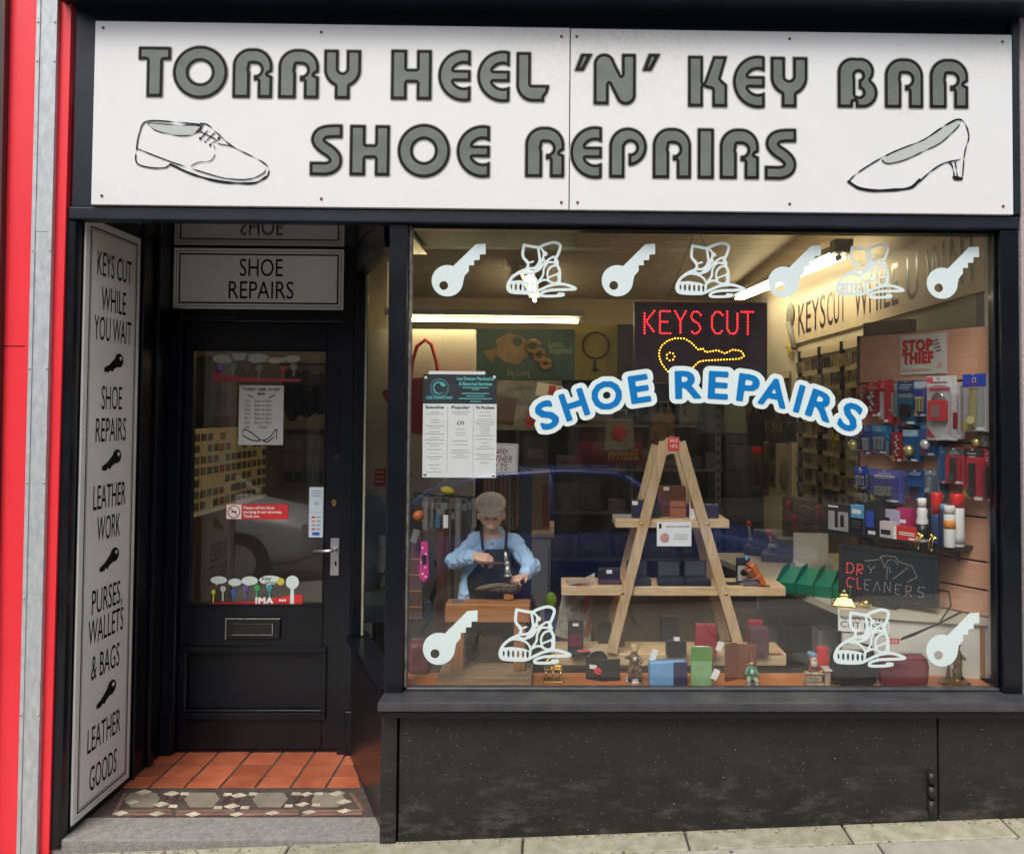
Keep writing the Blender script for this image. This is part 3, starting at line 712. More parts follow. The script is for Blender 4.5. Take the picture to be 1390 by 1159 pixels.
sh = strokes([(1.9, smooth_line(ng([(350, 345), (270, 338), (200, 338), (182, 370), (175, 415), (176, 455), (215, 468), (255, 468), (275, 460), (340, 490), (420, 508), (500, 508), (535, 492), (543, 470), (530, 452), (500, 435), (440, 405), (405, 375), (370, 345), (350, 342)]))),
              (1.6, smooth_line(ng([(176, 415), (255, 445), (330, 470), (420, 495), (490, 497), (530, 478), (532, 462)]))), (3.2, smooth_line(ng([(270, 458), (340, 488), (420, 506), (500, 508), (536, 490)]))),
              (1.2, smooth_line(ng([(322, 466), (345, 452), (378, 448), (392, 430), (390, 405)]))), (1.3, ng([(400, 398), (440, 405)])),
              (1.5, ng([(335, 374), (358, 345)])), (1.5, ng([(350, 386), (376, 355)])), (1.5, ng([(364, 394), (392, 366)])), (1.4, ng([(378, 400), (408, 382)])), (1.4, ng([(345, 362), (392, 385)])),
              (3.5, ng([(350, 384), (351, 385)])), (3.5, ng([(364, 393), (365, 394)])), (3.5, ng([(378, 402), (379, 403)])), (3.5, ng([(402, 382), (403, 383)])), (1.3, smooth_line(ng([(203, 342), (225, 362), (280, 376), (332, 374), (352, 350), (280, 347), (203, 342)])))], 1.5)
zart('brogue_drawing', sh, (160, 560, -520, -325), -.06, 100, 0, 2.044, 1.3, m_ink, fs, .0012)
zart('brogue_shading', lambda X, Z: dpoly(X, Z, ng([(203, 342), (225, 362), (280, 376), (332, 374), (352, 350), (280, 347)])), (190, 370, -385, -330), -.06, 100, 0, 2.044, 1.5, m_shade, fs, .0004)
hh = strokes([(2.0, smooth_line(ng([(880, 530), (905, 505), (975, 460), (1040, 430), (1100, 405), (1150, 370), (1195, 345), (1218, 355), (1230, 395), (1218, 440), (1210, 520)]))), (2.2, ng([(1210, 520), (1188, 520)])), (4.5, ng([(1186, 514), (1208, 517)])),
              (2.2, smooth_line(ng([(1188, 520), (1182, 485), (1172, 470), (1150, 476), (1115, 500), (1085, 528)]))), (4.2, smooth_line(ng([(1085, 522), (1060, 545), (1010, 552), (960, 555), (910, 548), (880, 530)]))), (2.0, ng([(1190, 470), (1196, 514)])), (1.8, smooth_line(ng([(1172, 468), (1200, 462), (1218, 450)]))),
              (1.6, smooth_line(ng([(978, 468), (1010, 442), (1100, 405), (1160, 366), (1200, 346), (1202, 362), (1150, 412), (1100, 438), (1040, 466), (995, 476), (978, 468)])))], 2)
zart('court_shoe_drawing', hh, (865, 1245, -570, -330), -.06, 740, 0, 2.138, 1.3, m_ink, fs, .0012)
zart('court_shoe_shading', lambda X, Z: dpoly(X, Z, ng([(978, 468), (1010, 442), (1100, 405), (1160, 366), (1200, 346), (1202, 362), (1150, 412), (1100, 438), (1040, 466), (995, 476)])), (965, 1215, -485, -335), -.06, 740, 0, 2.138, 1.6, m_shade, fs, .0004)

# ================================================================== DOORWAY SIGNS
def frame_lines(g, x0, x1, z0, z1, M, off, t, i=1):
    g.m(i)
    for a, b, c, d in ((x0 + off, x1 - off, z1 - off - t, z1 - off), (x0 + off, x1 - off, z0 + off, z0 + off + t), (x0 + off, x0 + off + t, z0 + off + t, z1 - off - t), (x1 - off - t, x1 - off, z0 + off + t, z1 - off - t)):
        g.flat([(a, c), (b, c), (b, d), (a, d)], [(0, 1, 2, 3)], M)
KEYP = lambda X, Z: np.maximum(np.minimum.reduce([dcirc(X, Z, (.30, .14), .27), dpoly(X, Z, [(.20, -.12), (-.02, -.22), (-.12, -.34), (-.24, -.26), (-.34, -.36), (-.62, -.34), (-.62, -.20), (-.30, -.06), (.06, .22)])]), -dcirc(X, Z, (.40, .22), .08))
# long panel on the reveal
lp = thing('long_panel_sign', 'tall narrow white panel listing services down the left side of the doorway', 'sign', (-1.7825, .232, 1.194), rz=-PI / 2)
# local: x from front edge to back edge when viewed (facing +X) -> local -y points to +X world
lp.rotation_euler = (0, 0, PI / 2)
WL, HL = .212, 1.138
G().box(-WL, WL, -.008, .0, -HL, HL, .002).obj('panel_board', m_panelw, lp)
g = G(); frame_lines(g, -WL, WL, -HL, HL, T(0, -.0095, 0), .030, .0055, 0); frame_lines(g, -WL, WL, -HL, HL, T(0, -.0095, 0), .041, .0018, 0); g.obj('border_line', m_ink, lp, norm=False)
def pz(py): return PX(148, py, -1.78).z - 1.194
px_c = PX(148, 700, -1.78).y - .232
for s_, py, w in [('KEYS CUT', 362, .27), ('WHILE', 408, .19), ('YOU WAIT', 448, .285), ('SHOE', 540, .16), ('REPAIRS', 583, .24), ('LEATHER', 672, .25), ('WORK', 714, .175), ('PURSES,', 808, .235), ('WALLETS', 846, .265), ('& BAGS', 893, .215), ('LEATHER', 985, .25), ('GOODS', 1036, .205)]:
    V, Fs = text2d(s_, .093, width=w); G().flat(V, Fs, T(px_c * 0 + .0, -.0095, pz(py))).obj('text_line', m_ink, lp, norm=False)
X, Z = grid(-.6, .95, -.5, .6, .03); KV, KF = contour(KEYP(X, Z), X[0, 0], Z[0, 0], .03)
for py in (493, 625, 759, 938):
    G().flat([(x * .125 + .012, z * .105) for x, z in KV], KF, T(0, -.0095, pz(py))).obj('key_print', m_ink, lp, norm=False)
for q in ((-.19, 1.0), (.19, 1.06), (-.19, .33), (.19, .33), (-.19, -.35), (.19, -.35), (.19, -1.0), (-.19, -1.05), (-.19, .75), (.19, .72)):
    G().cyl((q[0], -.0082, q[1]), (q[0], -.011, q[1]), .005, seg=8).obj('screw_cap', m_white, lp)
# transom sign
ts = thing('transom_sign', 'white board above the door lettered with shoe repairs in a double black border', 'sign', (-1.379, DY + .0, 2.213))
WL, HL = .396, .143
G().box(-WL, WL, -.012, .0095, -HL, HL, .002).obj('sign_board', m_panelw, ts)
g = G(); frame_lines(g, -WL, WL, -HL, HL, T(0, -.0135, 0), .014, .002, 0); frame_lines(g, -WL, WL, -HL, HL, T(0, -.0135, 0), .026, .007, 0); g.obj('border_line', m_ink, ts, norm=False)
for s_, z, w in (('SHOE', .053, .205), ('REPAIRS', -.052, .31)):
    V, Fs = text2d(s_, .080, width=w); G().flat(V, Fs, T(.01, -.0135, z)).obj('text_line', m_ink, ts, norm=False)

# ================================================================== WINDOW VINYLS
YV = .016 - .0012
def vinyl(name, label, cat, fn, box, h, pos, group, orig=None, M2=None):
    X, Z = grid(*box, h); V, Fs = contour(fn(X, Z), X[0, 0], Z[0, 0], h)
    return V, Fs
kf = lambda X, Z: np.maximum(np.minimum(dcirc(X, Z, (607, -381.5), 21.5), dpoly(X, Z, ng([(612, 364), (645, 331), (658.6, 330), (658.6, 344.7), (650.6, 345), (650.6, 352.4), (643, 353), (643, 360), (636, 360), (636, 368), (630, 374.5), (629, 381), (620, 390)]))), -dcirc(X, Z, (602, -388), 6))
X, Z = grid(583, 661, -405, -328, .7); KeyV, KeyF = contour(kf(X, Z), X[0, 0], Z[0, 0], .7)
SC = 1 / 359.0
def key_decal(px, py, label):
    c = P(px, py, YV); V = [((x - 622.5) * SC * 1.0, (z + 366.5) * SC) for x, z in KeyV]
    o = G().flat(V, KeyF, Matrix.Identity(4)).obj('key_decal', m_vinyl, norm=False, loc=c); tag(o, label, 'window sticker', 'key shaped stickers on the display window'); return o
for px, py, lb_ in [(623, 366.5, 'upper key sticker above the left end of the fluorescent tube'), (853.5, 366.5, 'upper key sticker between the two boots nearest the hanging wires'), (1079, 368.5, 'upper key sticker overlapping the lit ceiling tube'), (1294, 370, 'upper key sticker over the last word of the interior wall sign'),
                    (611.5, 865, 'lower key sticker in front of the cobbler bench'), (1294, 867.5, 'lower key sticker in front of the tall brass figure')]: key_decal(px, py, 'pale mint ' + lb_)
z1 = lambda *p: smooth_line(ng(p), 4)
bl = [(8, z1((745, 150), (835, 165), (870, 150), (935, 132), (975, 150), (965, 200), (945, 250), (972, 310), (972, 385))), (8, z1((745, 150), (738, 205), (745, 235), (770, 262), (765, 300), (715, 325), (668, 362), (645, 410), (655, 445), (700, 455), (800, 455), (850, 435), (920, 405), (1000, 398), (1075, 425), (1010, 432), (920, 436), (865, 452), (862, 472), (930, 474), (985, 470))),
      (11, ng([(970, 463), (995, 464)])), (6, z1((665, 365), (720, 330), (790, 340), (828, 375), (830, 420), (815, 450))), (7, z1((835, 165), (842, 210), (845, 255), (815, 295), (770, 300))), (6, z1((850, 170), (872, 200), (852, 270), (800, 325), (760, 318))),
      (13, ng([(879, 205), (880, 206)])), (11, ng([(866, 242), (867, 243)])), (6, z1((790, 330), (840, 310), (870, 270), (905, 240), (940, 225), (962, 262))), (6, z1((845, 375), (868, 340), (872, 300), (900, 260), (940, 262))), (6, z1((905, 380), (895, 330), (915, 290), (950, 278))), (6, z1((905, 380), (940, 392), (965, 375), (962, 330))), (5, ng([(905, 355), (955, 335)])), (6, z1((835, 390), (870, 372), (905, 375))), (5, z1((760, 262), (785, 262), (805, 255)))]
bl = [(a * 1.12, b) for a, b in bl]
def boot_fn(X, Z):
    d = np.minimum(strokes(bl, 6)(X, Z), dpoly(X, Z, ng([(652, 382), (720, 376), (790, 386), (832, 402), (828, 450), (800, 460), (700, 458), (655, 447), (643, 415)])))
    for i, x in enumerate((668, 697, 726, 756, 786, 814)): d = np.maximum(d, -(np.hypot((X - x) / .34, (Z + 416 + i * 1.2)) - (22 if i else 17)) * .34)
    return d
X, Z = grid(630, 1095, -490, -120, 3.2); BtV, BtF = contour(boot_fn(X, Z), X[0, 0], Z[0, 0], 3.2)
def boot_decal(px, py, label, s_=1.):
    c = P(px, py, YV); V = [((x - 862) / 4.633 * SC * s_, (z + 306) / 4.633 * SC * s_) for x, z in BtV]
    o = G().flat(V, BtF, Matrix.Identity(4)).obj('boot_decal', m_vinyl, norm=False, loc=c); tag(o, 'pale mint ' + label, 'window sticker', 'boot shaped stickers on the display window')
for px, py, lb_, s_ in [(736, 366, 'laced boot sticker above the green key poster', 1.), (965, 367, 'laced boot sticker above the red light sign', 1.), (1181.5, 368.5, 'laced boot sticker over the interior wall sign', .99), (727, 862, 'laced boot sticker in front of the bench leg', 1.02), (1181, 866, 'laced boot sticker over the car key notice', 1.03)]: boot_decal(px, py, lb_, s_)
arch = thing('arched_lettering', 'arched blue lettering with thick pale outline spelling shoe repairs on the glass', 'window lettering', P(949, 522, .016))
R_ = 525 * SC
for ch, px, h_ in [('S', 742, 39), ('H', 779, 40), ('O', 823, 41), ('E', 868, 39), ('R', 934, 39), ('E', 976, 39), ('P', 1017, 39), ('A', 1052, 39), ('I', 1087, 39), ('R', 1117, 39), ('S', 1157, 41)]:
    D, xa, za, h = sdf_glyph(ch); th = -math.asin((px - 949) / 525.0); cx = (D.shape[1] * h) / 2 + xa; s_ = 35 * SC
    pos = Vector((R_ * math.sin(-th), 0, R_ * math.cos(-th) - R_))
    for lvl, nm, mm, dy in ((.09, 'letter', m_blue, -.0024), (.33, 'letter_outline', m_vinyl, -.0012)):
        if nm == 'letter':
            V, Fs = contour(D - .045, xa, za, h)
        else:
            X, Z = grid(xa - .15, xa + D.shape[1] * h + .15, za - .15, za + D.shape[0] * h + .15, .03)
            seg = glyph_edges(ch); d = np.full(X.shape, 1e9)
            for a, b in seg: d = np.minimum(d, dseg(X, Z, a, b, 0))
            d = np.where(inside_edges(X, Z, seg), -d, d)
            V, Fs = contour(d - .235, X[0, 0], Z[0, 0], .03)
        V = [((x - cx) * s_ * (1.18 if ch in 'SEPR' else 1.04), (z - .5) * s_) for x, z in V]
        c_, n_ = math.cos(th), math.sin(th); V = [(x * c_ - z * n_, x * n_ + z * c_) for x, z in V]
        if nm == 'letter': base = G().flat(V, Fs, Matrix.Identity(4)).obj(nm, mm, arch, norm=False); base.location = pos + Vector((0, dy, 0))
        else:
            o = G().flat(V, Fs, Matrix.Identity(4)).obj(nm, mm, base, norm=False); o.location = (0, .0010 + .0000006 * px, 0)
# ================================================================== SHOP INTERIOR
def pc(px, py, Y): p = P(px, py, Y); return (p.x, p.y, p.z)
def sc_(px, Y): "metres per photo pixel at depth Y"; return (CAM - Vector((0, 0, 0)) - CAM).length or (Y + 3.2) / F0
def mpp(Y): return (Y + 3.2) / F0
m_ceil = mat('artex_ceiling', (.60, .50, .37), .5, var=.10, vs=4, bump=1.0, bs=14, stretch=(.5, 3, 1), bd=.06)
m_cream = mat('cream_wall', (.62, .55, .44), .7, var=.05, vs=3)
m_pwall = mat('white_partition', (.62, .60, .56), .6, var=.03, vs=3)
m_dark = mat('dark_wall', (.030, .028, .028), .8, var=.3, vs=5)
m_carpet = mat('brown_floor', (.11, .07, .045), .9, var=.25, vs=14, bump=.2)
m_pine = wood('pine', (.50, .33, .17), (.72, .53, .32), .5, 'x', bump=.3)
m_pinez = wood('pine_leg', (.42, .27, .14), (.64, .46, .27), .5, 'z', bump=.3)
m_orange = wood('orange_board', (.46, .15, .045), (.55, .20, .07), .35, 'x', rnd=0)
m_bench = wood('bench_timber', (.30, .12, .04), (.43, .19, .07), .5, 'x')
m_benchz = wood('bench_leg', (.27, .10, .035), (.40, .17, .06), .5, 'z')
m_slat = mat('slatwall_beech', (.56, .28, .17), .45, col2=(.66, .36, .24), vs=5, stretch=(1, 1, 14), rnd=.03)
m_clear = glass('clear_plastic', (.93, .94, .95), 1.6, .12)
m_paper = mat('paper', (.78, .79, .82), .5)
m_tagw = mat('tag_white', (.80, .80, .78), .6)
m_tagr = mat('tag_red', (.65, .04, .05), .5)
m_blk = mat('black_plastic', (.012, .012, .013), .4)
m_mach = mat('machine_grey', (.10, .10, .10), .5, var=.3, vs=12)
def M_(name, c, r=.5, **k): return mat(name, c, r, **k)
struct(G().box(-4.0, 1.76, .95, 5.2, -.06, FZ).box(-.6, 1.76, .03, .95, -.06, FZ).obj('interior_floor', m_carpet))
struct(G().box(-4.1, 1.9, .03, 5.3, 2.64, 2.76).obj('interior_ceiling', m_ceil))
struct(G().box(1.762, 1.90, .03, 5.3, -.1, 2.639).obj('interior_wall_right', m_cream))
struct(G().box(-4.1, -4.0, .9, 5.3, -.1, 2.639).obj('interior_wall_left', m_cream))
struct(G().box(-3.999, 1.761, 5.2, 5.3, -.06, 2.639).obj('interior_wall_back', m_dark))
struct(G().box(-3.999, -1.16, 2.66, 2.72, .03, 2.638).obj('interior_partition', m_cream))
struct(G().box(-3.999, -.99, .99, 1.06, -.05, .03).obj('inner_threshold', m_dark))
struct(G().box(-3.999, -1.84, .99, 1.06, -.05, 2.639).obj('interior_front_wall', m_cream))
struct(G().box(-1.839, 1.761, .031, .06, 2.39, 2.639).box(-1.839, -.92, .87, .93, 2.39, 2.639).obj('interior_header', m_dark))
# back bulkhead with cream top, dark shelving
by = 4.5
struct(G().box(-3.99, 1.75, by, by + .06, 2.02, 2.638).obj('bulkhead', M_('bulkhead_tan', (.40, .31, .20), .7, var=.1)))
# white partition behind the mannequin (faces the window)
struct(G().box(-1.32, P(645, 500, 2.2).x, 2.2, 2.27, FZ, P(600, 447, 2.2).z).obj('partition', m_pwall))

# ---- fluorescent tubes
def emis(name, col, st):
    if name in _M: return _M[name]
    m = bpy.data.materials.new(name); m.use_nodes = True; t = m.node_tree; t.nodes.clear()
    o = t.nodes.new('ShaderNodeOutputMaterial'); e = t.nodes.new('ShaderNodeEmission'); e.inputs[0].default_value = (*col, 1); e.inputs[1].default_value = st
    t.links.new(e.outputs[0], o.inputs[0]); _M[name] = m; return m
m_tube = emis('lit_tube', (1, .84, .52), TUBE)
m_tube2 = emis('lit_tube_long', (1, .80, .38), TUBE * .8)
m_batten = M_('batten_white', (.6, .57, .5), .4)
def tube_lamp(a, b, label, mt=None, r=.013, twin=False):
    a, b = Vector(a), Vector(b); d = (b - a).normalized(); mid = (a + b) / 2
    t = thing('fluorescent_lamp', label, 'lamp', mid); a -= mid; b -= mid
    up = Vector((0, 0, 1)); sd_ = d.cross(up)
    if twin:
        for s in (-1, 1): G().cyl(a + sd_ * s * .03, b + sd_ * s * .03, r, seg=10).obj('tube', mt or m_tube, t)
    else: G().cyl(a, b, r, seg=10).obj('tube', mt or m_tube, t)
    w = .05
    q = G(); n = [a - d * .03, b + d * .03]
    A = [n[0] + sd_ * w + up * .025, n[0] - sd_ * w + up * .025, n[1] - sd_ * w + up * .025, n[1] + sd_ * w + up * .025]
    q.hexa(A, [p + up * .035 for p in A]).obj('batten', m_batten, t)
    for p in (a, b): G().cyl(p - d * .012, p + d * .012, .018, seg=8).obj('end_holder', m_batten, t)
    return t
ty = 2.12
tube_lamp(pc(530, 433, ty), pc(787, 436, ty), 'long lit fluorescent tube running across above the white partition', m_tube2)
a = PX(1004, 405, 1.52); b = PX(1138, 350, 1.52)
t = tube_lamp(a, b, 'twin lit fluorescent tubes on the ceiling beside the wall sign', twin=True, r=.010)
e = b - (a + b) / 2; G().bc(e + Vector((0, -.05, .05)), (.10, .09, .07), bev=.01).obj('end_cap', M_('cap_grey', (.4, .38, .34)), t)
a = PZ(714, 372, 2.56); b = PZ(726, 408, 2.56)
tube_lamp(a, b, 'short looking lit tube seen end on behind the second boot sticker')

# ---- interior wall sign
wx = 1.757
za, zb_ = PX(1345, 393, wx).z, PX(1283, 312, wx).z
ws = thing('wall_sign', 'cream board along the right hand wall reading keys cut while u wait', 'sign', (wx, 1.62, (za + zb_) / 2), rz=0)
ws.rotation_euler = (0, 0, -PI / 2)   # local -y faces -X (into shop), local x runs towards the window
hl = (zb_ - za) / 2
G().box(-1.55, 1.50, -.010, .003, -hl, hl, .002).obj('sign_board', M_('sign_cream', (.76, .63, .46), .5, var=.04), ws)
def wy(px): return -(PX(px, 400, wx).y - 1.62)
m_plum = M_('plum_ink', (.045, .025, .055), .3)
for s_, p0, p1 in (('KEYS', 1084, 1124), ('CUT', 1124, 1151), ('WHILE', 1161, 1224), ('U', 1232, 1251), ('WAIT', 1258, 1333)):
    a_, b_ = wy(p0), wy(p1); V, Fs = text2d(s_, .215, width=abs(b_ - a_) * .97); G().flat(V, Fs, T((a_ + b_) / 2, -.0115, 0)).obj('word', m_plum, ws, norm=False)
kx = wy(1076)
G().sph((kx, -.02, .06), (.10, .012, .09)).cyl((kx, -.02, 0), (kx + .12, -.02, -.20), .03, .02).obj('key_cutout', M_('pewter', (.22, .22, .18), .5), ws)
G().sph((kx - .02, -.02, -.20), (.04, .01, .05)).obj('yellow_spot', M_('yellow_p', (.6, .5, .05)), ws)

# ---- key display boards along the right wall
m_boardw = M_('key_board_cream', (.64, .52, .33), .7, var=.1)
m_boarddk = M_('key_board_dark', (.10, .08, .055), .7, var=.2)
m_keyst = mat('key_metal', (.42, .35, .22), .4, .6, rnd=.4)
m_keydk = mat('key_metal_dark', (.05, .042, .034), .45, .5, rnd=.4)
kb_mesh = None
def bunch():
    g = G()
    for k in range(4):
        dx = (k - 1.5) * .012; g.box(-.009 + dx * .2, .009 + dx * .2, dx - .002 - .03, dx + .002 - .03, -.028 + k * .003, .0, 0); g.box(-.004, .004, dx - .002 - .03, dx + .002 - .03, -.075 + k * .006, -.0285 + k * .003)
    g.box(-.0015, .0015, -.06, 0, .0005, .004)
    return g
mesh_a = bunch().obj('key_bunch', m_keyst); mesh_b = bunch().obj('key_bunch', m_keydk)
def key_board(y0, y1, z0, z1, cols, rows, bm, label, dark=.5, x=1.745):
    t = thing('key_board', label, 'key display', (x, (y0 + y1) / 2, z0), group='boards of key blanks along the right wall'); t.rotation_euler = (0, 0, -PI / 2)
    w = (y1 - y0) / 2; h = z1 - z0
    G().box(-w, w, -.0, .008, 0, h).obj('board', bm, t)
    G().box(-w, w, -.012, -.0005, h - .05, h - .005).obj('header_card', M_('header_card', (.62, .52, .36), .6), t)
    g = G().box(-w - .006, -w, -.03, .01, 0, h); g.obj('upright', m_blk, t)
    for r in range(rows):
        for c in range(cols):
            o = bpy.data.objects.new('key_bunch', (mesh_a if random.random() > dark else mesh_b).data); C.objects.link(o); o.parent = t
            o.location = (-w + (c + .5) * 2 * w / cols + random.uniform(-.004, .004), 0, h - .085 - r * (h - .09) / rows); s_ = random.uniform(.85, 1.1)
            o.scale = (s_ * 1.15, 1, s_)
            o.rotation_euler = (0, random.uniform(-.08, .08), 0)
    return t
ya, yb_, yc, yd, ye = 1.42, 1.85, 2.28, 2.72, 3.3
kz = 1.02
key_board(ya, yb_, kz, 2.04, 7, 9, m_boardw, 'key board full of brass blanks just behind the slatwall panel', .35)
key_board(yb_ + .012, yc, kz, 2.04, 7, 9, m_boardw, 'middle key board of brass blanks under the wall sign', .4)
key_board(yc + .012, yd, kz, 2.04, 6, 9, m_boardw, 'key board of blanks next to the cream upright', .45)
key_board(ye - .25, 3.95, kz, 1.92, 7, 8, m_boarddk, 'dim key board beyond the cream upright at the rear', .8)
for o in (mesh_a, mesh_b): bpy.data.objects.remove(o)
lower = G(); 
# lower brown sample boards hanging under the key boards
t = thing('drawer_cabinet', 'brown cabinet of small key drawers below the key boards', 'cabinet', (1.70, 2.1, .50), rz=-PI / 2)
G().box(-.95, .70, .0, .055, 0, .50).obj('carcass', M_('cab_brown', (.10, .06, .035), .6), t)
for r in range(6):
    for c in range(12): G().box(-.94 + c * .136, -.94 + c * .136 + .128, -.012, -.0005, .01 + r * .081, .01 + r * .081 + .073, .003).obj('drawer_front', mat('drawer_tan', (.16, .10, .055), .6, rnd=.35), t)

# ---- slatwall
SP0 = Vector((1.720, .137, 0)); sdv = Vector((-.513 * .626, .513, 0)); SP1 = SP0 + sdv; SPL = sdv.length
su = sdv.normalized(); sn = Vector((-su.y, su.x, 0));  # normal pointing to the shop window side
if sn.dot(CAM - SP0) < 0: sn = -sn
sang = math.atan2(-su.y, -su.x)   # local x runs from back (left in picture) to front right
def slat_pt(px, py, off=0.):
    d = ray(px, py); n = sn; p0 = SP0 + sn * off; k = (p0 - CAM).dot(n) / d.dot(n); return CAM + d * k
sw = thing('slatwall_panel', 'beech slatwall panel angled inwards from the right window edge', 'display panel', (SP1.x, SP1.y, 0), rz=sang)
# local: origin at back edge, x toward the window, -y = towards viewer
zt, zb0 = slat_pt(1346, 442).z, slat_pt(1346, 843).z
sl = []
py_ = [442, 520, 596, 640, 680, 716, 748, 765, 800, 843]
zs_ = [slat_pt(1330, q).z for q in (442, 516, 553, 602, 655, 702, 762, 800, 836)]
for k in range(len(zs_) - 1):
    G().box(0, SPL, 0, .016, zs_[k + 1] + .004, zs_[k] - .004, .002).obj('slat', m_slat, sw)
G().box(0, SPL, .0165, .022, zs_[-1], zs_[0]).obj('backing', m_blk, sw)
G().box(-.012, -.001, -.004, .022, zs_[-1], zs_[0]).obj('edge_strip', M_('edge_brown', (.13, .07, .04)), sw)
struct(G().box(SP0.x + .006, 1.761, .061, .16, .58, 2.32).obj('window_return', m_pwall))
wp = slat_pt(1172, 462); 
vp = slat_pt(1207, 452, -.05); G().bc((vp.x, vp.y, vp.z + .01), (.24, .05, .085), (0, 0, sang)).obj('valance', M_('val_brown', (.26, .17, .10)), None); v_ = C.objects[-1] if False else bpy.data.objects['valance']; v_['kind'] = 'structure'

def on_slat(x0, y0, x1, y1, off):
    a, b = slat_pt(x0, y0, off), slat_pt(x1, y1, off)
    c = (a + b) / 2; w = (Vector((a.x, a.y)) - Vector((b.x, b.y))).length; return c, w, abs(a.z - b.z)
def blister(x0, y0, x1, y1, cardcol, label, off=.045, item=None, itemcol=(.5, .5, .5), head=None, cat='packaged part', depth=.02, clear=True, words=None, hook=True, name='blister_pack', n=3, tilt=0):
    c, w, h = on_slat(x0, y0, x1, y1, off)
    t = thing(name, label, cat, c, rot=(0, 0, sang + tilt), group='packets hanging on the slatwall panel')
    cm = M_('card_%02x%02x%02x' % tuple(int(v * 255) for v in cardcol), cardcol, .35)
    for k in range(n):
        G().box(-w / 2 + k * .004, w / 2 + k * .004, k * .010, k * .010 + .0015, -h / 2, h / 2).obj('card', cm, t)
    if head: G().box(-w / 2, w / 2, -.0015, -.0004, h / 2 - head[1] * h, h / 2 - .0005).obj('header', M_('head_%02x%02x%02x' % tuple(int(v * 255) for v in head[0]), head[0], .35), t)
    if words:
        V, Fs = text2d(words[0], h * words[2], width=w * words[3]); G().flat(V, Fs, T(0, -.002, h * words[1])).obj('lettering', words[4] if len(words) > 4 else m_tagw, t, norm=False)
    im = mat('item_%02x%02x%02x' % tuple(int(v * 255) for v in itemcol), itemcol, .3, .6)
    if item == 'lock': G().box(-w * .27, w * .27, -depth, -.002, -h * .32, -h * .02, .004).cyl((0, -depth - .003, -h * .17), (0, -depth + .004, -h * .17), w * .15).obj('lock_case', im, t)
    elif item == 'bar': G().box(-w * .13, w * .13, -depth, -.002, -h * .42, h * .22, .003).cyl((-w * .02, -depth * 1.1, -h * .30), (w * .02, -depth * 1.6, -h * .30), w * .16).obj('bolt', im, t)
    elif item == 'knob': G().sph((0, -depth * .8, -h * .15), (w * .33, depth, w * .33)).obj('knob', im, t)
    elif item == 'chain':
        g = G()
        for k in range(7): g.sph((math.sin(k * 2.1) * w * .12, -.007, h * .2 - k * h * .085), (w * .11, .006, h * .05), (0, k, 0), seg=8, rings=5)
        g.obj('chain', im, t)
    elif item == 'keys':
        g = G()
        for k in range(3): g.box(-w * .3 + k * w * .24, -w * .3 + k * w * .24 + w * .12, -.010, -.002, -h * .35, h * .02, .001).cyl((-w * .24 + k * w * .24, -.011, h * .03), (-w * .24 + k * w * .24, -.003, h * .03), w * .12)
        g.obj('fitting', im, t)
    if clear: G().box(-w / 2 + .002, w / 2 - .002, -depth - .006, -.0025, -h / 2 + .003, h * .30, .004).obj('blister', m_clear, t)
    if hook: G().cyl((0, -.012, h / 2 - .006), (0, off - .001, h / 2 + .004), .0022, seg=6).obj('hook', m_steel, t)
    G().box(w * .05, w * .45, -.0034, -.0022, -h * .48, -h * .42).obj('price_sticker', m_tagw, t)
    rb = random.Random(int(x0 * 7 + y0)); lc = M_('print_pale', (.55, .56, .58)) if sum(cardcol) < .9 else M_('print_deep', (.25, .03, .05))
    for k in range(rb.randint(2, 4)):
        zz = h * (.40 - .055 * k); ww = w * rb.uniform(.18, .42); G().box(-ww + w * .02, ww * rb.uniform(.3, 1), -.0021, -.0016, zz - h * .008, zz + h * .008).obj('print_line', lc, t)
    c2 = M_('flash%d' % rb.randrange(4), ((.6, .45, .03), (.5, .5, .52), (.02, .2, .5), (.5, .04, .06))[rb.randrange(4)])
    g = G(); g.prism([(-w * .48, -h * .47), (-w * .48 + w * .35, -h * .47), (-w * .48, -h * .30)], -.0021, -.0016); g.obj('corner_flash', c2, t)
    return t
RED, BLU, TEAL, WHT, NAVY = (.55, .02, .03), (.012, .06, .40), (.01, .16, .28), (.62, .60, .60), (.015, .02, .09)
# stop thief board
c, w, h = on_slat(1222, 456, 1285, 507, .006)
t = thing('security_sign', 'white stop thief board with red lettering on the slatwall panel', 'sign', c, rz=sang)
G().box(-w / 2, w / 2, 0, .005, -h / 2, h / 2, .001).obj('sign_board', M_('sign_bone', (.66, .63, .56), .4), t)
m_redp = M_('red_print', (.62, .03, .02), .4)
for s_, z, ww in (('STOP', .23, .66), ('THIEF', -.08, .68)):
    for dx in (-.0008, 0, .0008, .0016):
        pass
    V = []; Fs = []; X0 = -w * .12
    V, Fs = text2d(s_, h * .26, width=w * ww, bold=.085); G().flat(V, Fs, T(X0 + (0 if s_ == 'STOP' else .002), -.0012, h * z)).obj('word', m_redp, t, norm=False, solid=.0)
    V2 = [(x * 1.0 + .0022, z_ - .0015) for x, z_ in V]; G().flat(V2, Fs, T(X0 + (0 if s_ == 'STOP' else .002), -.0008, h * z)).obj('word_shadow', M_('dark_red_print', (.20, .03, .03)), t, norm=False)
V, Fs = text2d('Online Security Products', h * .075, width=w * .62); G().flat(V, Fs, T(-w * .14, -.0012, -h * .38)).obj('small_print', m_redp, t, norm=False)
g = G()
for k in range(4): g.cyl((w * (.22 + .02 * k), -.004, h * (.30 - k * .08)), (w * (.34 + .02 * k), -.004, h * (.34 - k * .09)), .0018, seg=5)
g.obj('hand_print', m_ink, t)
V, Fs = text2d('107', h * .12, width=w * .12); G().flat(V, Fs, T(w * .36, -.0012, -h * .30)).obj('number', m_redp, t, norm=False)

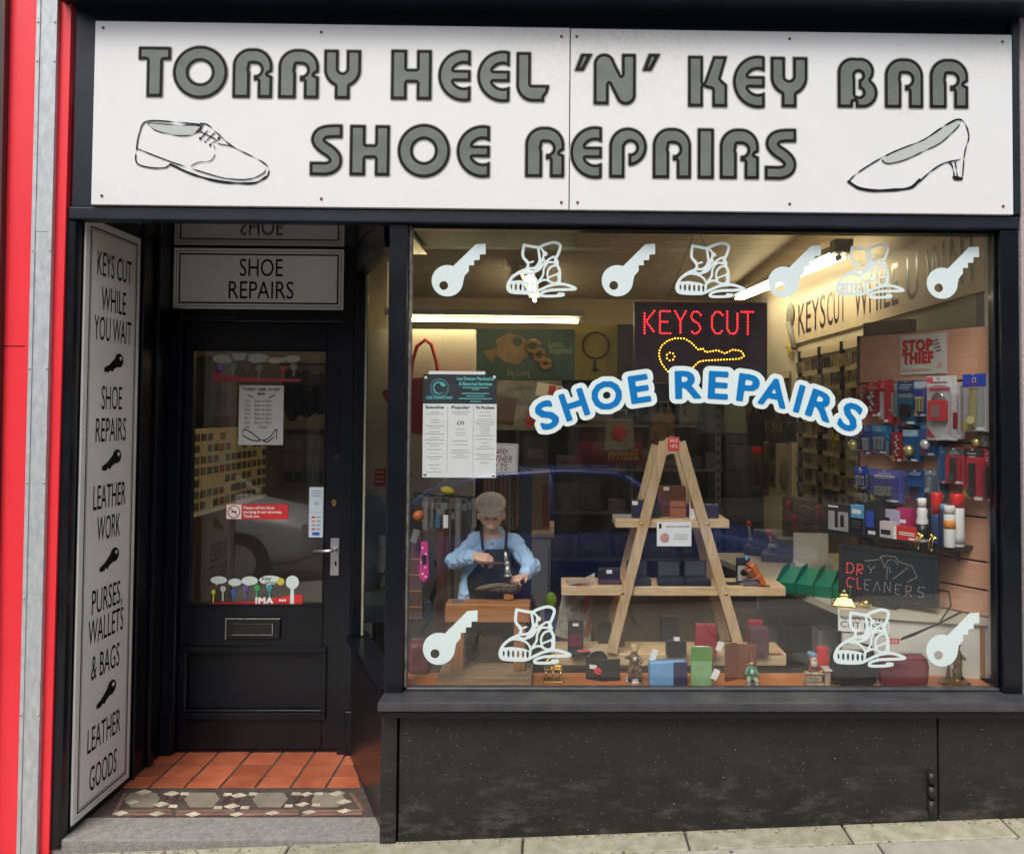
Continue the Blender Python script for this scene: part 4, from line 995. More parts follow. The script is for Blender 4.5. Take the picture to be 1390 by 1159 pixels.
blister(1163, 525, 1178, 562, (.45, .10, .06), 'small red and gold carded fitting at the left end of the top row', item='chain', itemcol=(.6, .45, .2), off=.03)
blister(1175, 520, 1193, 566, RED, 'red card with a coiled silver chain left in the top row', item='chain', itemcol=(.6, .6, .6))
blister(1192, 516, 1207, 574, RED, 'tall red card with a chrome door bolt', item='bar', itemcol=(.7, .7, .68), off=.055)
blister(1218, 517, 1243, 577, TEAL, 'teal and black card hanging left of the large red and white pack', item='lock', itemcol=(.03, .03, .03), head=((.01, .06, .16), .3), words=('maxxim', .18, .12, .85), off=.05)
blister(1241, 518, 1258, 566, BLU, 'bright blue card with small brass fitting beside the teal card', item='keys', itemcol=(.7, .55, .25), head=((.5, .55, .7), .18), off=.06)
t = blister(1258, 511, 1293, 598, WHT, 'large white and red carded padlock in the middle of the top row', item=None, n=3, off=.085, clear=False, depth=.035)
c, w, h = on_slat(1258, 511, 1293, 598, .085)
G().box(-w * .36, w * .36, -.022, -.002, -h * .20, h * .12, .006).obj('red_padlock', M_('padlock_red', (.55, .03, .04), .3), t)
G().box(-w * .20, w * .14, -.0245, -.0222, -h * .14, h * .04).obj('grey_label', M_('lab_grey', (.25, .12, .13)), t)
G().tube([(-w * .2, -.012, h * .11), (-w * .18, -.012, h * .20), (0, -.012, h * .235), (w * .18, -.012, h * .20), (w * .2, -.012, h * .11)], .006).obj('shackle', m_steel, t)
G().box(-w * .40, w * .40, -.002, -.0005, h * .27, h * .32).obj('banner', M_('pinkred', (.65, .06, .12)), t)
G().box(-w * .48, -w * .25, -.002, -.0005, h * .40, h * .48).obj('corner_flash', M_('pinkred', (.65, .06, .12)), t)
G().box(-w * .5, w * .5, -.03, -.0032, -h * .46, h * .34, .01).obj('blister', m_clear, t)
blister(1307, 508, 1339, 586, (.50, .48, .47), 'clear pack of brass strips with a blue header', item='bar', itemcol=(.65, .55, .25), head=((.012, .05, .45), .22), n=2, off=.07, words=('O', .39, .10, .2))
blister(1293, 520, 1303, 596, (.52, .44, .44), 'narrow clear pack partly behind the red and white padlock pack', off=.06, item='lock', itemcol=(.5, .05, .06))
blister(1151, 590, 1170, 612, NAVY, 'small navy packet below the S of the arched lettering', item='knob', itemcol=(.5, .42, .15), off=.03)
blister(1170, 577, 1182, 617, (.03, .08, .30), 'thin blue packet left of the second row', item='keys', itemcol=(.6, .6, .55))
blister(1184, 577, 1204, 616, (.01, .18, .40), 'bright blue packet with white heading in the second row', item='keys', itemcol=(.4, .4, .4), words=('YALE', .3, .12, .6) if False else None, head=((.03, .25, .5), .2))
blister(1211, 578, 1225, 627, RED, 'red packet with silver chain in the second row', item='chain', itemcol=(.5, .5, .5), head=(NAVY, .18))
blister(1226, 583, 1247, 627, (.01, .12, .33), 'blue packet with brass hinge in the second row', item='knob', itemcol=(.55, .45, .2), head=((.25, .42, .55), .2), off=.05)
blister(1249, 574, 1269, 619, (.01, .12, .38), 'blue packet with round chrome knob under the padlock pack', item='knob', itemcol=(.75, .75, .75), off=.05, tilt=.05)
blister(1274, 606, 1284, 657, (.01, .16, .42), 'slim sky blue card at the left of the red bolt cards', off=.05)
blister(1283, 607, 1309, 658, (.60, .03, .06), 'red card with black handle and grey header in the third row', item='bar', itemcol=(.08, .08, .08), head=((.06, .06, .06), .2), off=.065)
blister(1307, 608, 1336, 681, (.62, .03, .05), 'tall red card with black bolt and black header at the right', item='bar', itemcol=(.05, .05, .05), head=((.03, .03, .03), .16), off=.055, n=2)
blister(1337, 614, 1346, 682, (.40, .03, .06), 'dark red card edge against the window frame', off=.06, item='bar', itemcol=(.05, .05, .05))
blister(1160, 633, 1177, 664, BLU, 'little blue packet at the left of the fourth row', words=('X', .3, .2, .3), item='keys', itemcol=(.5, .5, .55))
blister(1181, 636, 1222, 683, (.10, .10, .36), 'wide violet blue carded lock with silver body in the fourth row', item='lock', itemcol=(.35, .36, .30), words=('maxxim', .30, .14, .7), off=.06, depth=.025)
blister(1232, 637, 1254, 681, (.01, .12, .42), 'deep blue card with small black key holder', item='lock', itemcol=(.04, .04, .04), head=((.01, .04, .16), .25))
blister(1255, 638, 1273, 672, (.16, .24, .34), 'pale blue clear packet next to the deep blue card', item='bar', itemcol=(.4, .45, .5), off=.04)
c = PX(1131, 597, 1.70); t = thing('yellow_ticket', 'small yellow ticket on the key boards near the end of the arched letters', 'ticket', c, rz=-PI / 2); G().box(-.05, .05, 0, .003, -.045, .045).obj('card', M_('yellow_card', (.55, .47, .06)), t)
V, Fs = text2d('45', .04); G().flat(V, Fs, T(0, -.001, 0)).obj('number', m_ink, t, norm=False)

for (x0, y0, x1, y1, cc, lb_, it, ic) in [
    (1180, 524, 1188, 548, (.35, .30, .30), 'tiny grey packet in front of the silver chain card', 'knob', (.5, .5, .5)), (1210, 520, 1217, 566, (.40, .38, .38), 'slim clear strip between the red bolt card and the teal card', 'bar', (.5, .5, .5)),
    (1222, 566, 1240, 580, (.01, .16, .33), 'low teal packet poking out beneath the teal card', 'lock', (.3, .3, .3)), (1203, 590, 1211, 622, (.05, .05, .07), 'thin black packet between the bright blue and red packets', 'bar', (.4, .4, .4)),
    (1176, 634, 1183, 668, (.30, .32, .36), 'slim clear packet beside the violet blue lock', 'bar', (.4, .4, .4)), (1222, 640, 1232, 676, (.14, .16, .30), 'slim violet packet right of the violet blue lock', 'keys', (.5, .5, .5)),
    (1273, 640, 1282, 676, (.22, .26, .30), 'pale strip packet left of the red bolt cards', 'bar', (.4, .45, .5)), (1300, 612, 1306, 655, (.35, .04, .06), 'thin red card edge between the two red bolt cards', None, (0, 0, 0)),
    (1320, 590, 1338, 606, (.45, .42, .40), 'low clear packet below the brass strip pack', 'knob', (.6, .5, .2)), (1268, 596, 1280, 606, (.03, .05, .20), 'tiny dark blue packet under the chrome knob packet', None, (0, 0, 0)),
    (1160, 668, 1176, 682, (.30, .26, .20), 'small tan packet at the left foot of the fourth row', 'keys', (.5, .4, .2)), (1188, 668, 1206, 686, (.04, .10, .20), 'dark blue packet under the violet blue lock', 'lock', (.3, .3, .3))]:
    blister(x0, y0, x1, y1, cc, lb_, item=it, itemcol=ic, off=.028)
# ---- glass shelf with boxes and cans on the slatwall
c0, c1 = slat_pt(1318, 744, .0), slat_pt(1118, 716, 0)
zsh = slat_pt(1300, 742, .10).z
sf = thing('wall_shelf', 'dark shelf of shoe care products fixed low on the slatwall', 'shelf', (SP1.x, SP1.y, zsh), rz=sang)
G().box(-.20, SPL - .06, -.14, -.001, -.014, -.001, .002).obj('shelf_board', M_('shelf_smoke', (.02, .02, .025), .15), sf)
for xx in (.06, SPL - .13): G().prism([(-.001, -.015), (-.13, -.015), (-.02, -.05), (-.001, -.075)], xx, xx + .012, plane='yz').obj('bracket', m_blk, sf)
def shelf_pt(px, off): p = slat_pt(px, 725, off); q = p - SP1; return -(q.x * su.x + q.y * su.y)
def sbox_item(x0, x1, top, off, dep, m, label, name='product_box', cat='box', front=None):
    a, b = slat_pt(x0, 725, off), slat_pt(x1, 725, off); c = (a + b) / 2; w = (Vector((a.x, a.y)) - Vector((b.x, b.y))).length
    h = slat_pt((x0 + x1) / 2, top, off).z - zsh
    t = thing(name, label, cat, (c.x, c.y, zsh), rz=sang); G().box(-w / 2, w / 2, 0, dep, 0, h, .001).obj('carton', m, t)
    for (fx0, fx1, fz0, fz1, fm) in (front or []): G().box(-w / 2 + fx0 * w, -w / 2 + fx1 * w, -.0012, -.0003, fz0 * h, fz1 * h).obj('print', fm, t)
    return t
m_gr = M_('card_grey', (.35, .35, .36)); m_sky = M_('card_sky', (.10, .35, .62)); m_bkc = M_('card_black', (.015, .015, .018), .35); m_blc = M_('card_royal', (.02, .07, .42)); m_pnk = M_('card_magenta', (.48, .02, .14)); m_cr = M_('card_red', (.60, .03, .03)); m_pk = M_('card_pale_pink', (.60, .50, .54))
sbox_item(1123, 1153, 684, .13, .05, m_bkc, 'black carton printed with a grey insole picture at the left of the shelf', front=[(.05, .95, .0, .72, m_gr), (.35, .5, .1, .8, m_blk), (.6, .78, .15, .6, m_blk), (.05, .5, .86, .93, m_tagw)])
sbox_item(1153, 1173, 686, .12, .05, m_sky, 'sky blue carton with black lower half on the shelf', front=[(.02, .98, 0, .55, m_bkc), (.2, .8, .7, .85, m_tagw), (.2, .8, .3, .33, m_gr), (.2, .8, .2, .23, m_gr), (.2, .8, .4, .43, m_gr)])
sbox_item(1173, 1192, 682, .135, .05, m_bkc, 'black carton with royal blue laces pictured on the shelf', front=[(.15, .7, .25, .75, m_blc), (.3, .8, .04, .14, m_tagw)])
sbox_item(1196, 1220, 692, .08, .05, M_('card_lilac', (.42, .40, .55)), 'lilac carton behind the small pink box', front=[(.1, .5, .3, .7, m_bkc)])
sbox_item(1194, 1213, 708, .135, .03, m_pk, 'low pale pink box with black swirl on the shelf', front=[(.1, .8, .2, .5, m_bkc)])
sbox_item(1216, 1236, 690, .07, .05, m_pnk, 'magenta carton standing at the back of the shelf', front=[(.3, .7, .5, .62, m_tagw)])
sbox_item(1213, 1243, 715, .14, .03, m_cr, 'small bright red box lying at the front of the shelf', front=[(0, .13, 0, 1, m_tagw), (.25, .95, .55, .62, m_tagw), (.25, .95, .4, .47, m_tagw), (.7, .95, .1, .25, m_tagw)])
def can(px0, px1, top, off, body, capm, label, caph=.2, name='spray_can', band=None, taper=False):
    a, b = slat_pt(px0, 725, off), slat_pt(px1, 725, off); c = (a + b) / 2; r = (a - b).length / 2; h = slat_pt((px0 + px1) / 2, top, off).z - zsh
    t = thing(name, label, 'bottle' if taper else 'spray can', (c.x, c.y, zsh), rz=sang)
    if taper: G().lathe([(r * .9, 0), (r, .005), (r, h * .5), (r * .8, h * .6), (r * .95, h * .72), (r * .6, h * .8)]).obj('body', body, t)
    else: G().lathe([(r * .95, 0), (r, .003), (r, h * (1 - caph) - .004), (r * .9, h * (1 - caph))]).obj('body', body, t)
    z0 = h * (.8 if taper else 1 - caph); G().lathe([(r * (.75 if taper else .98), z0 + .0005), (r * (.75 if taper else .98), h - .004), (r * (.6 if taper else .85), h)]).obj('lid', capm, t)
    if band: G().lathe([(r + .0008, h * band[0]), (r + .0008, h * band[1])]).obj('label_band', band[2], t)
m_wp = M_('white_plastic', (.68, .68, .66), .35); m_rc = M_('red_cap', (.62, .015, .015), .3); m_dkb = M_('dark_blue_tin', (.03, .05, .14), .3)
can(1245, 1259, 676, .11, m_wp, m_tagw, 'white polish bottle with dark label at the left of the cans', taper=True, name='polish_bottle', band=(.08, .42, m_bkc))
can(1258, 1266, 668, .08, m_bkc, m_blk, 'slim black bottle behind the white polish bottle', caph=.3)
can(1265, 1279, 668, .09, m_dkb, m_rc, 'dark blue spray can with tall red cap', caph=.42)
can(1277, 1285, 684, .115, m_dkb, m_sky, 'small navy bottle with blue cap between the spray cans', caph=.15)
can(1282, 1296, 686, .135, m_wp, m_wp, 'white bottle with orange band in front of the spray cans', caph=.2, band=(.45, .65, M_('orange_band', (.65, .22, .03))))
can(1291, 1308, 670, .09, m_wp, m_rc, 'white spray can with red cap at the right end', caph=.26, band=(.06, .20, m_gr))
# brass keyring figures sitting on the shelf edge
for k, (px, pz_) in enumerate(((1250, 728), (1268, 730))):
    c = slat_pt(px, pz_, .165); t = thing('brass_frog', 'little brass figure perched on the shelf edge, %s' % ('left of the pair with raised head' if k == 0 else 'right of the pair lying flatter'), 'ornament', c, rz=sang)
    G().sph((0, 0, 0), (.016, .012, .009 + .004 * (k == 0))).sph((-.008, -.006, .010), .008).tube([(.004, -.008, -.002), (.006, -.02, -.012), (.004, -.022, -.045)], .003).tube([(-.01, -.008, -.002), (-.010, -.02, -.012), (-.009, -.022, -.045)], .003).sph((.004, -.024, -.047), .005).obj('body', m_gold, t, remesh=.0018)

# ---- white counter
cy = .30; ctz = P(1140, 826, cy).z
cA = P(1141, 826, cy); cB = P(1325, 838, .15); cC = PZ(957, 750, ctz); 
ct = thing('shop_counter', 'white counter at the right with a cream worktop running back into the shop', 'counter', (0, 0, 0))
m_ctop = M_('worktop_cream', (.52, .47, .36), .35, var=.05); m_cf = M_('counter_white', (.62, .60, .55), .5, var=.04)
xR = 1.755
def quadslab(g, p, z0, z1): g.prism(p, z0, z1, plane='xy'); return g
quadslab(G(), [(cA.x, cA.y), (cB.x, cB.y), (xR, cB.y), (xR, cC.y), (cC.x, cC.y)], ctz - .03, ctz).obj('worktop', m_ctop, ct)
quadslab(G(), [(cA.x + .012, cA.y + .012), (cB.x + .02, cB.y + .012), (cB.x + .02, cB.y + .03), (cA.x + .012, cA.y + .03)], .40, ctz - .031).obj('front_panel', m_cf, ct)
quadslab(G(), [(cA.x + .012, cA.y + .036), (cA.x + .03, cA.y + .036), (cC.x + .03, cC.y - .02), (cC.x + .012, cC.y - .02)], .03, .06).obj('plinth_rail', m_cf, ct)
quadslab(G(), [(cC.x + .3, cC.y - .05), (xR, cC.y - .05), (xR, cC.y), (cC.x + .3, cC.y)], .03, ctz - .031).obj('rear_panel', m_cf, ct)
for f_ in (.35, .62):
    zz = f_ * ctz
    quadslab(G(), [(cA.x + .02, cA.y + .06), (xR, cA.y + .06), (xR, cC.y - .06), (cC.x + .02, cC.y - .06)], zz - .02, zz).obj('under_shelf', M_('under_shelf', (.11, .10, .085), .6), ct)
struct(G().box(cB.x + .045, 1.755, .165, .19, .56, ctz - .035).obj('side_panel', m_pwall))
G().box(cB.x + .022, cB.x + .042, .165, .185, .56, ctz - .032).obj('wood_batten', m_benchz, ct)
# notice car keys cut here
cfa = math.atan2(cB.y - cA.y, cB.x - cA.x); c = P(1172, 843, .285); c.y = cA.y + .012 + (c.x - cA.x) * math.tan(cfa) - .002; t = thing('counter_notice', 'white notice about car keys on the counter front behind a boot sticker', 'notice', c, rz=cfa)
G().box(-.10, .10, -.002, .0, -.045, .045).obj('paper', m_tagw, t)
for s_, z in (('CAR KEYS', .016), ('CUT HERE', -.016)):
    V, Fs = text2d(s_, .024, width=.185); G().flat(V, Fs, T(0, -.003, z)).obj('text_line', m_ink, t, norm=False)
# DRY CLEANERS light sign on the counter
def led_sign(name, label, c, rz, w, h, pts_fn, frame, panel, tilt=0, rx=0, dep=.025, fr=.02):
    t = thing(name, label, 'light sign', c, rot=(rx, tilt, rz))
    G().box(-w, w, .002, dep, -h, h, .003).obj('case', frame, t)
    g = G().box(-w, w, -.006, .0015, h - fr, h, .002).box(-w, w, -.006, .0015, -h, -h + fr, .002).box(-w, -w + fr, -.006, .0015, -h + fr, h - fr, .002).box(w - fr, w, -.006, .0015, -h + fr, h - fr, .002); g.obj('frame', frame, t)
    G().box(-w + fr, w - fr, -.0002, .0014, -h + fr, h - fr).obj('face', panel, t)
    for nm, m, pts, r in pts_fn:
        g = G()
        for x, z in pts:
            tt = bmesh.new(); bmesh.ops.create_icosphere(tt, subdivisions=1, radius=r); g._add(tt, T(x, -.002, z))
        g.obj(nm, m, t, kind='stuff')
    return t
def walk(line, step):
    out = []; acc = 0; 
    for a, b in zip(line[:-1], line[1:]):
        L_ = math.hypot(b[0] - a[0], b[1] - a[1]); d = acc
        while d < L_: out.append((a[0] + (b[0] - a[0]) * d / L_, a[1] + (b[1] - a[1]) * d / L_)); d += step
        acc = d - L_
    return out
SK = {'K': [[(0, 0), (0, 1)], [(.55, 1), (.08, .52)], [(.12, .5), (.6, 0)]], 'E': [[(.55, 1), (0, 1), (0, 0), (.6, 0)], [(.1, .52), (.5, .52)]], 'Y': [[(0, 1), (.3, .55), (.3, 0)], [(.6, 1), (.32, .6)]],
      'S': [[(.58, .85), (.42, 1), (.15, .98), (.03, .8), (.12, .6), (.45, .45), (.58, .25), (.45, .04), (.18, 0), (0, .15)]], 'C': [[(.6, .85), (.42, 1), (.18, .97), (0, .75), (0, .28), (.18, .03), (.42, 0), (.6, .15)]],
      'U': [[(0, 1), (0, .22), (.15, .03), (.42, .0), (.58, .2), (.58, 1)]], 'T': [[(-.05, 1), (.65, 1)], [(.3, .9), (.3, 0)]], 'D': [[(0, 0), (0, 1), (.3, 1), (.5, .75), (.5, .25), (.3, 0), (.1, 0)]], 'R': [[(0, 0), (0, 1), (.4, 1), (.5, .78), (.38, .55), (.1, .52)], [(.3, .45), (.52, 0)]],
      'L': [[(0, 1), (0, 0), (.5, 0)]], 'A': [[(0, 0), (.28, 1), (.56, 0)], [(.15, .38), (.42, .38)]], 'N': [[(0, 0), (0, 1), (.5, 0), (.5, 1)]]}
def led_word(s, x0, x1, z0, z1, step, gap=.25):
    n = []; tot = 0
    for ch in s: n.append(tot); tot += (.35 if ch == ' ' else .6 + gap)
    tot -= gap; sx = (x1 - x0) / tot; out = []
    for ch, o in zip(s, n):
        if ch == ' ': continue
        for ln in SK[ch]: out += walk([(x0 + (o + a) * sx, z0 + b * (z1 - z0)) for a, b in ln], step)
    return out
m_ledr = emis('led_red', (1, .015, .02), 7.); m_leda = emis('led_amber', (1, .42, .02), 6.); m_ledw = M_('led_white', (.75, .72, .68), .4); m_ledrd = emis('led_red_dim', (1, .10, .05), 1.2)
m_case = M_('sign_case', (.03, .027, .03), .35); m_face = M_('sign_face', (.030, .018, .028), .3)
Yl = .33; u = mpp(Yl)
zc = P(951, 466, Yl)
def lz(zx, zy): return ((830 + zx / 4.633 - 951) * u, -(300 + zy / 4.633 - 466) * u)
words = led_word('KEYS CUT', lz(205, 0)[0], lz(893, 0)[0], lz(0, 708)[1], lz(0, 568)[1], .0118, .27)
kl = [lz(*q) for q in [(368, 962), (345, 940), (318, 905), (300, 865), (298, 820), (315, 785), (350, 755), (400, 738), (455, 740), (498, 762), (530, 795), (548, 812), (572, 800), (592, 825), (628, 820), (665, 812), (715, 832), (765, 808), (815, 815), (838, 845), (812, 865), (700, 872), (600, 877), (550, 885), (520, 915), (480, 955)]]
kp = walk(kl, .0125)
hk = [lz(370 + 25 * math.cos(a), 855 + 25 * math.sin(a)) for a in np.arange(0, 6.2, .9)]
ls = led_sign('led_window_sign', 'hanging light sign with glowing red keys cut letters and an amber key', zc, 0, 91 * u, 56 * u, [('red_lights', m_ledr, words, .0034), ('amber_lights', m_leda, kp + hk, .0030)], m_case, m_face, fr=.006)
wt = P(942, 318, Yl) - zc; wt2 = P(950, 318, Yl) - zc
G().tube([lz(345, 490)[0:1] + (0.0,) + (56 * u,), (wt.x, 0, wt.z), (wt.x, 0, 2.36 - zc.z)], .0012, 5).tube([(lz(770, 0)[0], 0, 56 * u), (wt2.x, 0, wt2.z), (wt2.x, 0, 2.36 - zc.z)], .0012, 5).obj('hanging_wire', m_blk, ls)
# dry cleaners sign
Yd = .34; q0, q1 = P(1139, 772, .47), P(1273, 788, .19)
ang = math.atan2(q1.y - q0.y, q1.x - q0.x); wd_ = (Vector((q1.x - q0.x, q1.y - q0.y))).length / 2; hh_ = (P(1205, 745, Yd).z - P(1205, 815, Yd).z) / 2
cD = (q0 + q1) / 2
def dz(zx, zy):   # picture pixels of zoom -> local
    return ((1100 + zx / 4.459 - 1206) / 67 * wd_, -(680 + zy / 4.459 - 780 - (1100 + zx / 4.459 - 1206) * .10) / 35.5 * hh_)
dl = []
for ln in ([(225, 440), (228, 378), (262, 385), (270, 415), (258, 440), (228, 440)], [(288, 450), (295, 385), (325, 392), (328, 415), (295, 420), (325, 450)],): dl += walk([dz(*q) for q in ln], .009)
dl += walk([dz(*q) for q in [(270, 480), (240, 470), (224, 495), (232, 525), (262, 530)]], .009) + walk([dz(*q) for q in [(292, 475), (295, 538), (320, 540)]], .009)
dw = []
for ln in ([(362, 398), (378, 420), (374, 448)], [(398, 398), (380, 418)], [(375, 482), (345, 480), (338, 512), (340, 540), (372, 545)], [(345, 512), (368, 514)], [(395, 545), (418, 490), (436, 548)], [(460, 550), (462, 490), (495, 550), (498, 492)], [(560, 505), (528, 502), (528, 560), (560, 565)], [(532, 532), (555, 534)], [(590, 568), (590, 508), (622, 512), (618, 540), (595, 540), (622, 570)], [(695, 515), (665, 512), (660, 540), (692, 548), (690, 572), (660, 572)],
           [(345, 365), (425, 355), (450, 330), (525, 335), (545, 365), (625, 390), (655, 455), (592, 488)], [(440, 340), (462, 405), (480, 360), (510, 350)], [(520, 360), (545, 385)], [(478, 400), (475, 470)], [(492, 400), (495, 440)], [(515, 470), (600, 400)]): dw += walk([dz(*q) for q in ln], .0095)
ls2 = led_sign('led_counter_sign', 'black framed dry cleaners light sign standing on the counter, mostly unlit', cD, ang, wd_, hh_, [('red_lights', m_ledrd, dl, .0022), ('white_lights', m_ledw, dw, .0020)], M_('frame_grey', (.02, .022, .025), .25), M_('face_navy', (.018, .022, .03), .2), fr=.018, rx=-.03)
G().box(-.05, .05, -.03, .03, -hh_ - (cD.z - hh_ - ctz), -hh_ + .006, .003).obj('foot', m_blk, ls2)
cb = G().tube([pc(1272, 800, .21), pc(1288, 803, .18), pc(1291, 822, .12), pc(1275, 845, .11), pc(1240, 862, .15), pc(1222, 868, .17)], .0035).obj('power_cable', m_blk); tag(cb, 'black cable looping down from the dry cleaners sign over the counter', 'cable')
cb = G().tube([pc(1306, 830, .11), pc(1270, 848, .12), pc(1225, 866, .15)], .004).obj('bag_strap', m_blk); tag(cb, 'black strap running diagonally across the white counter front', 'strap')
# things on the counter
c = PZ(1111, 806, ctz); g = G()
t = thing('parts_tray', 'bright green plastic tray with dividers on the counter', 'tray', c, rz=-.55)
m_grn = M_('green_plastic', (.005, .20, .10), .6, spec=.2)
for k in range(4): G().hexa([(-.16 + k * .08, -.06, .002), (-.085 + k * .08, -.06, .002), (-.085 + k * .08, .12, .002), (-.16 + k * .08, .12, .002)], [(-.16 + k * .08, -.075, .05), (-.085 + k * .08, -.075, .05), (-.085 + k * .08, .12, .09), (-.16 + k * .08, .12, .09)]).obj('compartment', m_grn, t)
for k in range(5): G().prism([(-.085, .0), (.125, .0), (.125, .11), (.02, .105), (-.095, .06)], -.165 + k * .08, -.161 + k * .08, plane='yz').obj('divider', m_grn, t)
c = PZ(1105, 786, ctz); t = thing('parts_box', 'open cream cardboard box with its lid raised behind the green tray', 'box', c, rz=-.15)
G().box(-.09, .09, -.02, .10, .001, .075, .003).obj('carton', M_('cream_card', (.5, .46, .38), .6), t); G().box(-.085, .085, .101, .106, .02, .21, .004).obj('lid', M_('cream_card', (.5, .46, .38), .6), t)
c = PZ(1146, 822, ctz); t = thing('brass_padlock', 'heavy brass ridged padlock ornament at the counter corner', 'ornament', c, rz=-.35)
G().hexa([(-.05, -.035, .001), (.05, -.035, .001), (.05, .03, .001), (-.05, .03, .001)], [(-.03, -.02, .035), (.03, -.02, .035), (.03, .02, .035), (-.03, .02, .035)]).box(-.02, .02, -.012, .015, .03, .05, .004).cyl((-.052, -.01, .012), (.052, -.01, .012), .010).sph((0, 0, .058), .012).obj('body', m_gold, t, remesh=.0025)
G().sph((.085, -.012, .019), .018).sph((.07, -.012, .012), .011).obj('bell', m_gold, t)
# machine shapes on the far end of the counter and workbench beyond
for (px, py, w, d, h, m, lb_) in ((1075, 760, .16, .2, .12, m_mach, 'grey key cutting machine on the counter in front of the key boards'), (1035, 752, .10, .12, .14, m_mach, 'small dark machine at the far end of the counter')):
    c = PZ(px, py, ctz); c.y = min(c.y, 2.0); t = thing('key_machine', lb_, 'machine', c, rz=-.3)
    G().box(-w, w, -d / 2, d / 2, .001, h * .35, .008).obj('base', m, t); G().box(-w * .5, w * .3, -d * .3, d * .3, h * .36, h, .01).obj('motor_housing', m, t)
    G().cyl((-w * .8, -d * .1, h * .6), (w * .8, -d * .1, h * .6), .012).obj('spindle', m_steel, t); G().cyl((w * .5, -d * .45, h * .8), (w * .5, -d * .2, h * .8), .016).obj('red_knob', m_rc, t)
    G().tube([(-w * .6, 0, h * .4), (-w * .75, -.04, h * 1.2)], .008).obj('lever', m_steel, t); G().sph((-w * .75, -.04, h * 1.25), .017).obj('lever_knob', m_rc, t)

# ================================================================== DISPLAY WINDOW BED
dz0 = .556
struct(G().box(-.60, 1.70, .024, .24, .53, dz0).obj('display_board', m_orange))
struct(G().box(-.60, 1.24, .241, .62, .40, .462).obj('display_step', M_('step_dark', (.04, .033, .03), .7)))
struct(G().box(-.60, 1.24, .62, .64, .03, .42).obj('display_back', M_('step_dark', (.04, .033, .03), .7)))
struct(G().box(1.241, 1.5, .241, .44, .40, .548).obj('display_step', M_('step_dark', (.04, .033, .03), .7)))
# ---- A-frame display
lz0 = P(900, 897, .42).z
af = thing('ladder_shelf', 'pale pine A frame ladder with three shelves in the middle of the window', 'display shelf', (0, 0, 0))
def leg(pts, Y, w=.042, t=.022, name='leg', m=None):
    pts = [P(a, b, Y) for a, b in pts]
    g = G(); a, b = pts; d = (b - a).normalized(); s = Vector((-d.z, 0, d.x)) * w / 2
    g.hexa([a - s, a + s, a + s + Vector((0, t, 0)), a - s + Vector((0, t, 0))], [b - s, b + s, b + s + Vector((0, t, 0)), b - s + Vector((0, t, 0))])
    return g.obj(name, m or m_pinez, af)
Yf, Yr = .33, .545
leg([(912 - 10, 600), (830, 886)], Yf); leg([(912 + 12, 600), (1006, 886)], Yf)
tp = P(913, 604, Yf); g = G(); g.cyl((tp.x, Yf - .001, tp.z), (tp.x, Yf + .023, tp.z), .036, seg=20); g.obj('leg_joint', m_pinez, af)
def shp(p, Y): return p
leg([(897 - 6, 604), (824, 872)], Yr); leg([(897 + 22, 604), (985, 870)], Yr)
tp = P(905, 607, Yr); G().cyl((tp.x, Yr - .001, tp.z), (tp.x, Yr + .023, tp.z), .034, seg=20).obj('leg_joint', m_pinez, af)
def shelf(x0, x1, y0, y1, Y0=.325, Y1=.54):
    a, b = P(x0, y0, Y0), P(x1, y1, Y0); o = G().box(a.x, b.x, Y0 + .024, Y1, b.z, a.z, .003).obj('shelf_board', m_pine, af); return a.z
# shelf boards sit between the legs, front edge just behind the front legs
z_s1 = shelf(836, 992, 706, 718); z_s2 = shelf(762, 1069, 797, 811); z_s3 = shelf(748, 1070, 889, 906)
for q in ((871, 711), (961, 711), (845, 805), (986, 806)):
    c = P(*q, Yf); G().sph((c.x, Yf - .001, c.z), (.007, .004, .007)).obj('bolt', m_gold, af)
c = P(914, 602, Yf); t = thing('sale_ticket', 'red sale ticket stuck to the top of the ladder shelf', 'ticket', (c.x, Yf - .004, c.z))
G().box(-.024, .024, 0, .0015, -.028, .028).obj('card', m_tagr, t)
for s_, z, w in (('SALE', .013, .036), ('10%', -.010, .036)): V, Fs = text2d(s_, .014, width=w); G().flat(V, Fs, T(0, -.0008, z)).obj('text_line', m_tagw, t, norm=False)
c = P(915.5, 725, Yf); t = thing('display_card', 'white printed card hung on the front of the top ladder shelf', 'card', (c.x, Yf + .008, c.z))
w, h = 23.5 * mpp(Yf), 16.5 * mpp(Yf); G().box(-w, w, 0, .0015, -h, h).obj('card', m_paper, t)
V, Fs = text2d('SOLID COLOUR', .008, width=w * 1.35); G().flat(V, Fs, T(w * .2, -.0008, h * .62)).obj('text_line', m_ink, t, norm=False)
G().box(-w * .88, -w * .74, -.001, -.0002, h * .45, h * .85).obj('symbol', m_ink, t)
for k in range(4): G().box(w * .0, w * .78, -.001, -.0002, -h * (.06 + k * .13), -h * (.02 + k * .13)).obj('print', M_('print_grey', (.35, .35, .35)), t)
G().sph((-w * .55, -.0012, -h * .3), (w * .26, .0008, h * .38), (0, .7, 0)).obj('hand_picture', M_('skin_print', (.55, .28, .22)), t)

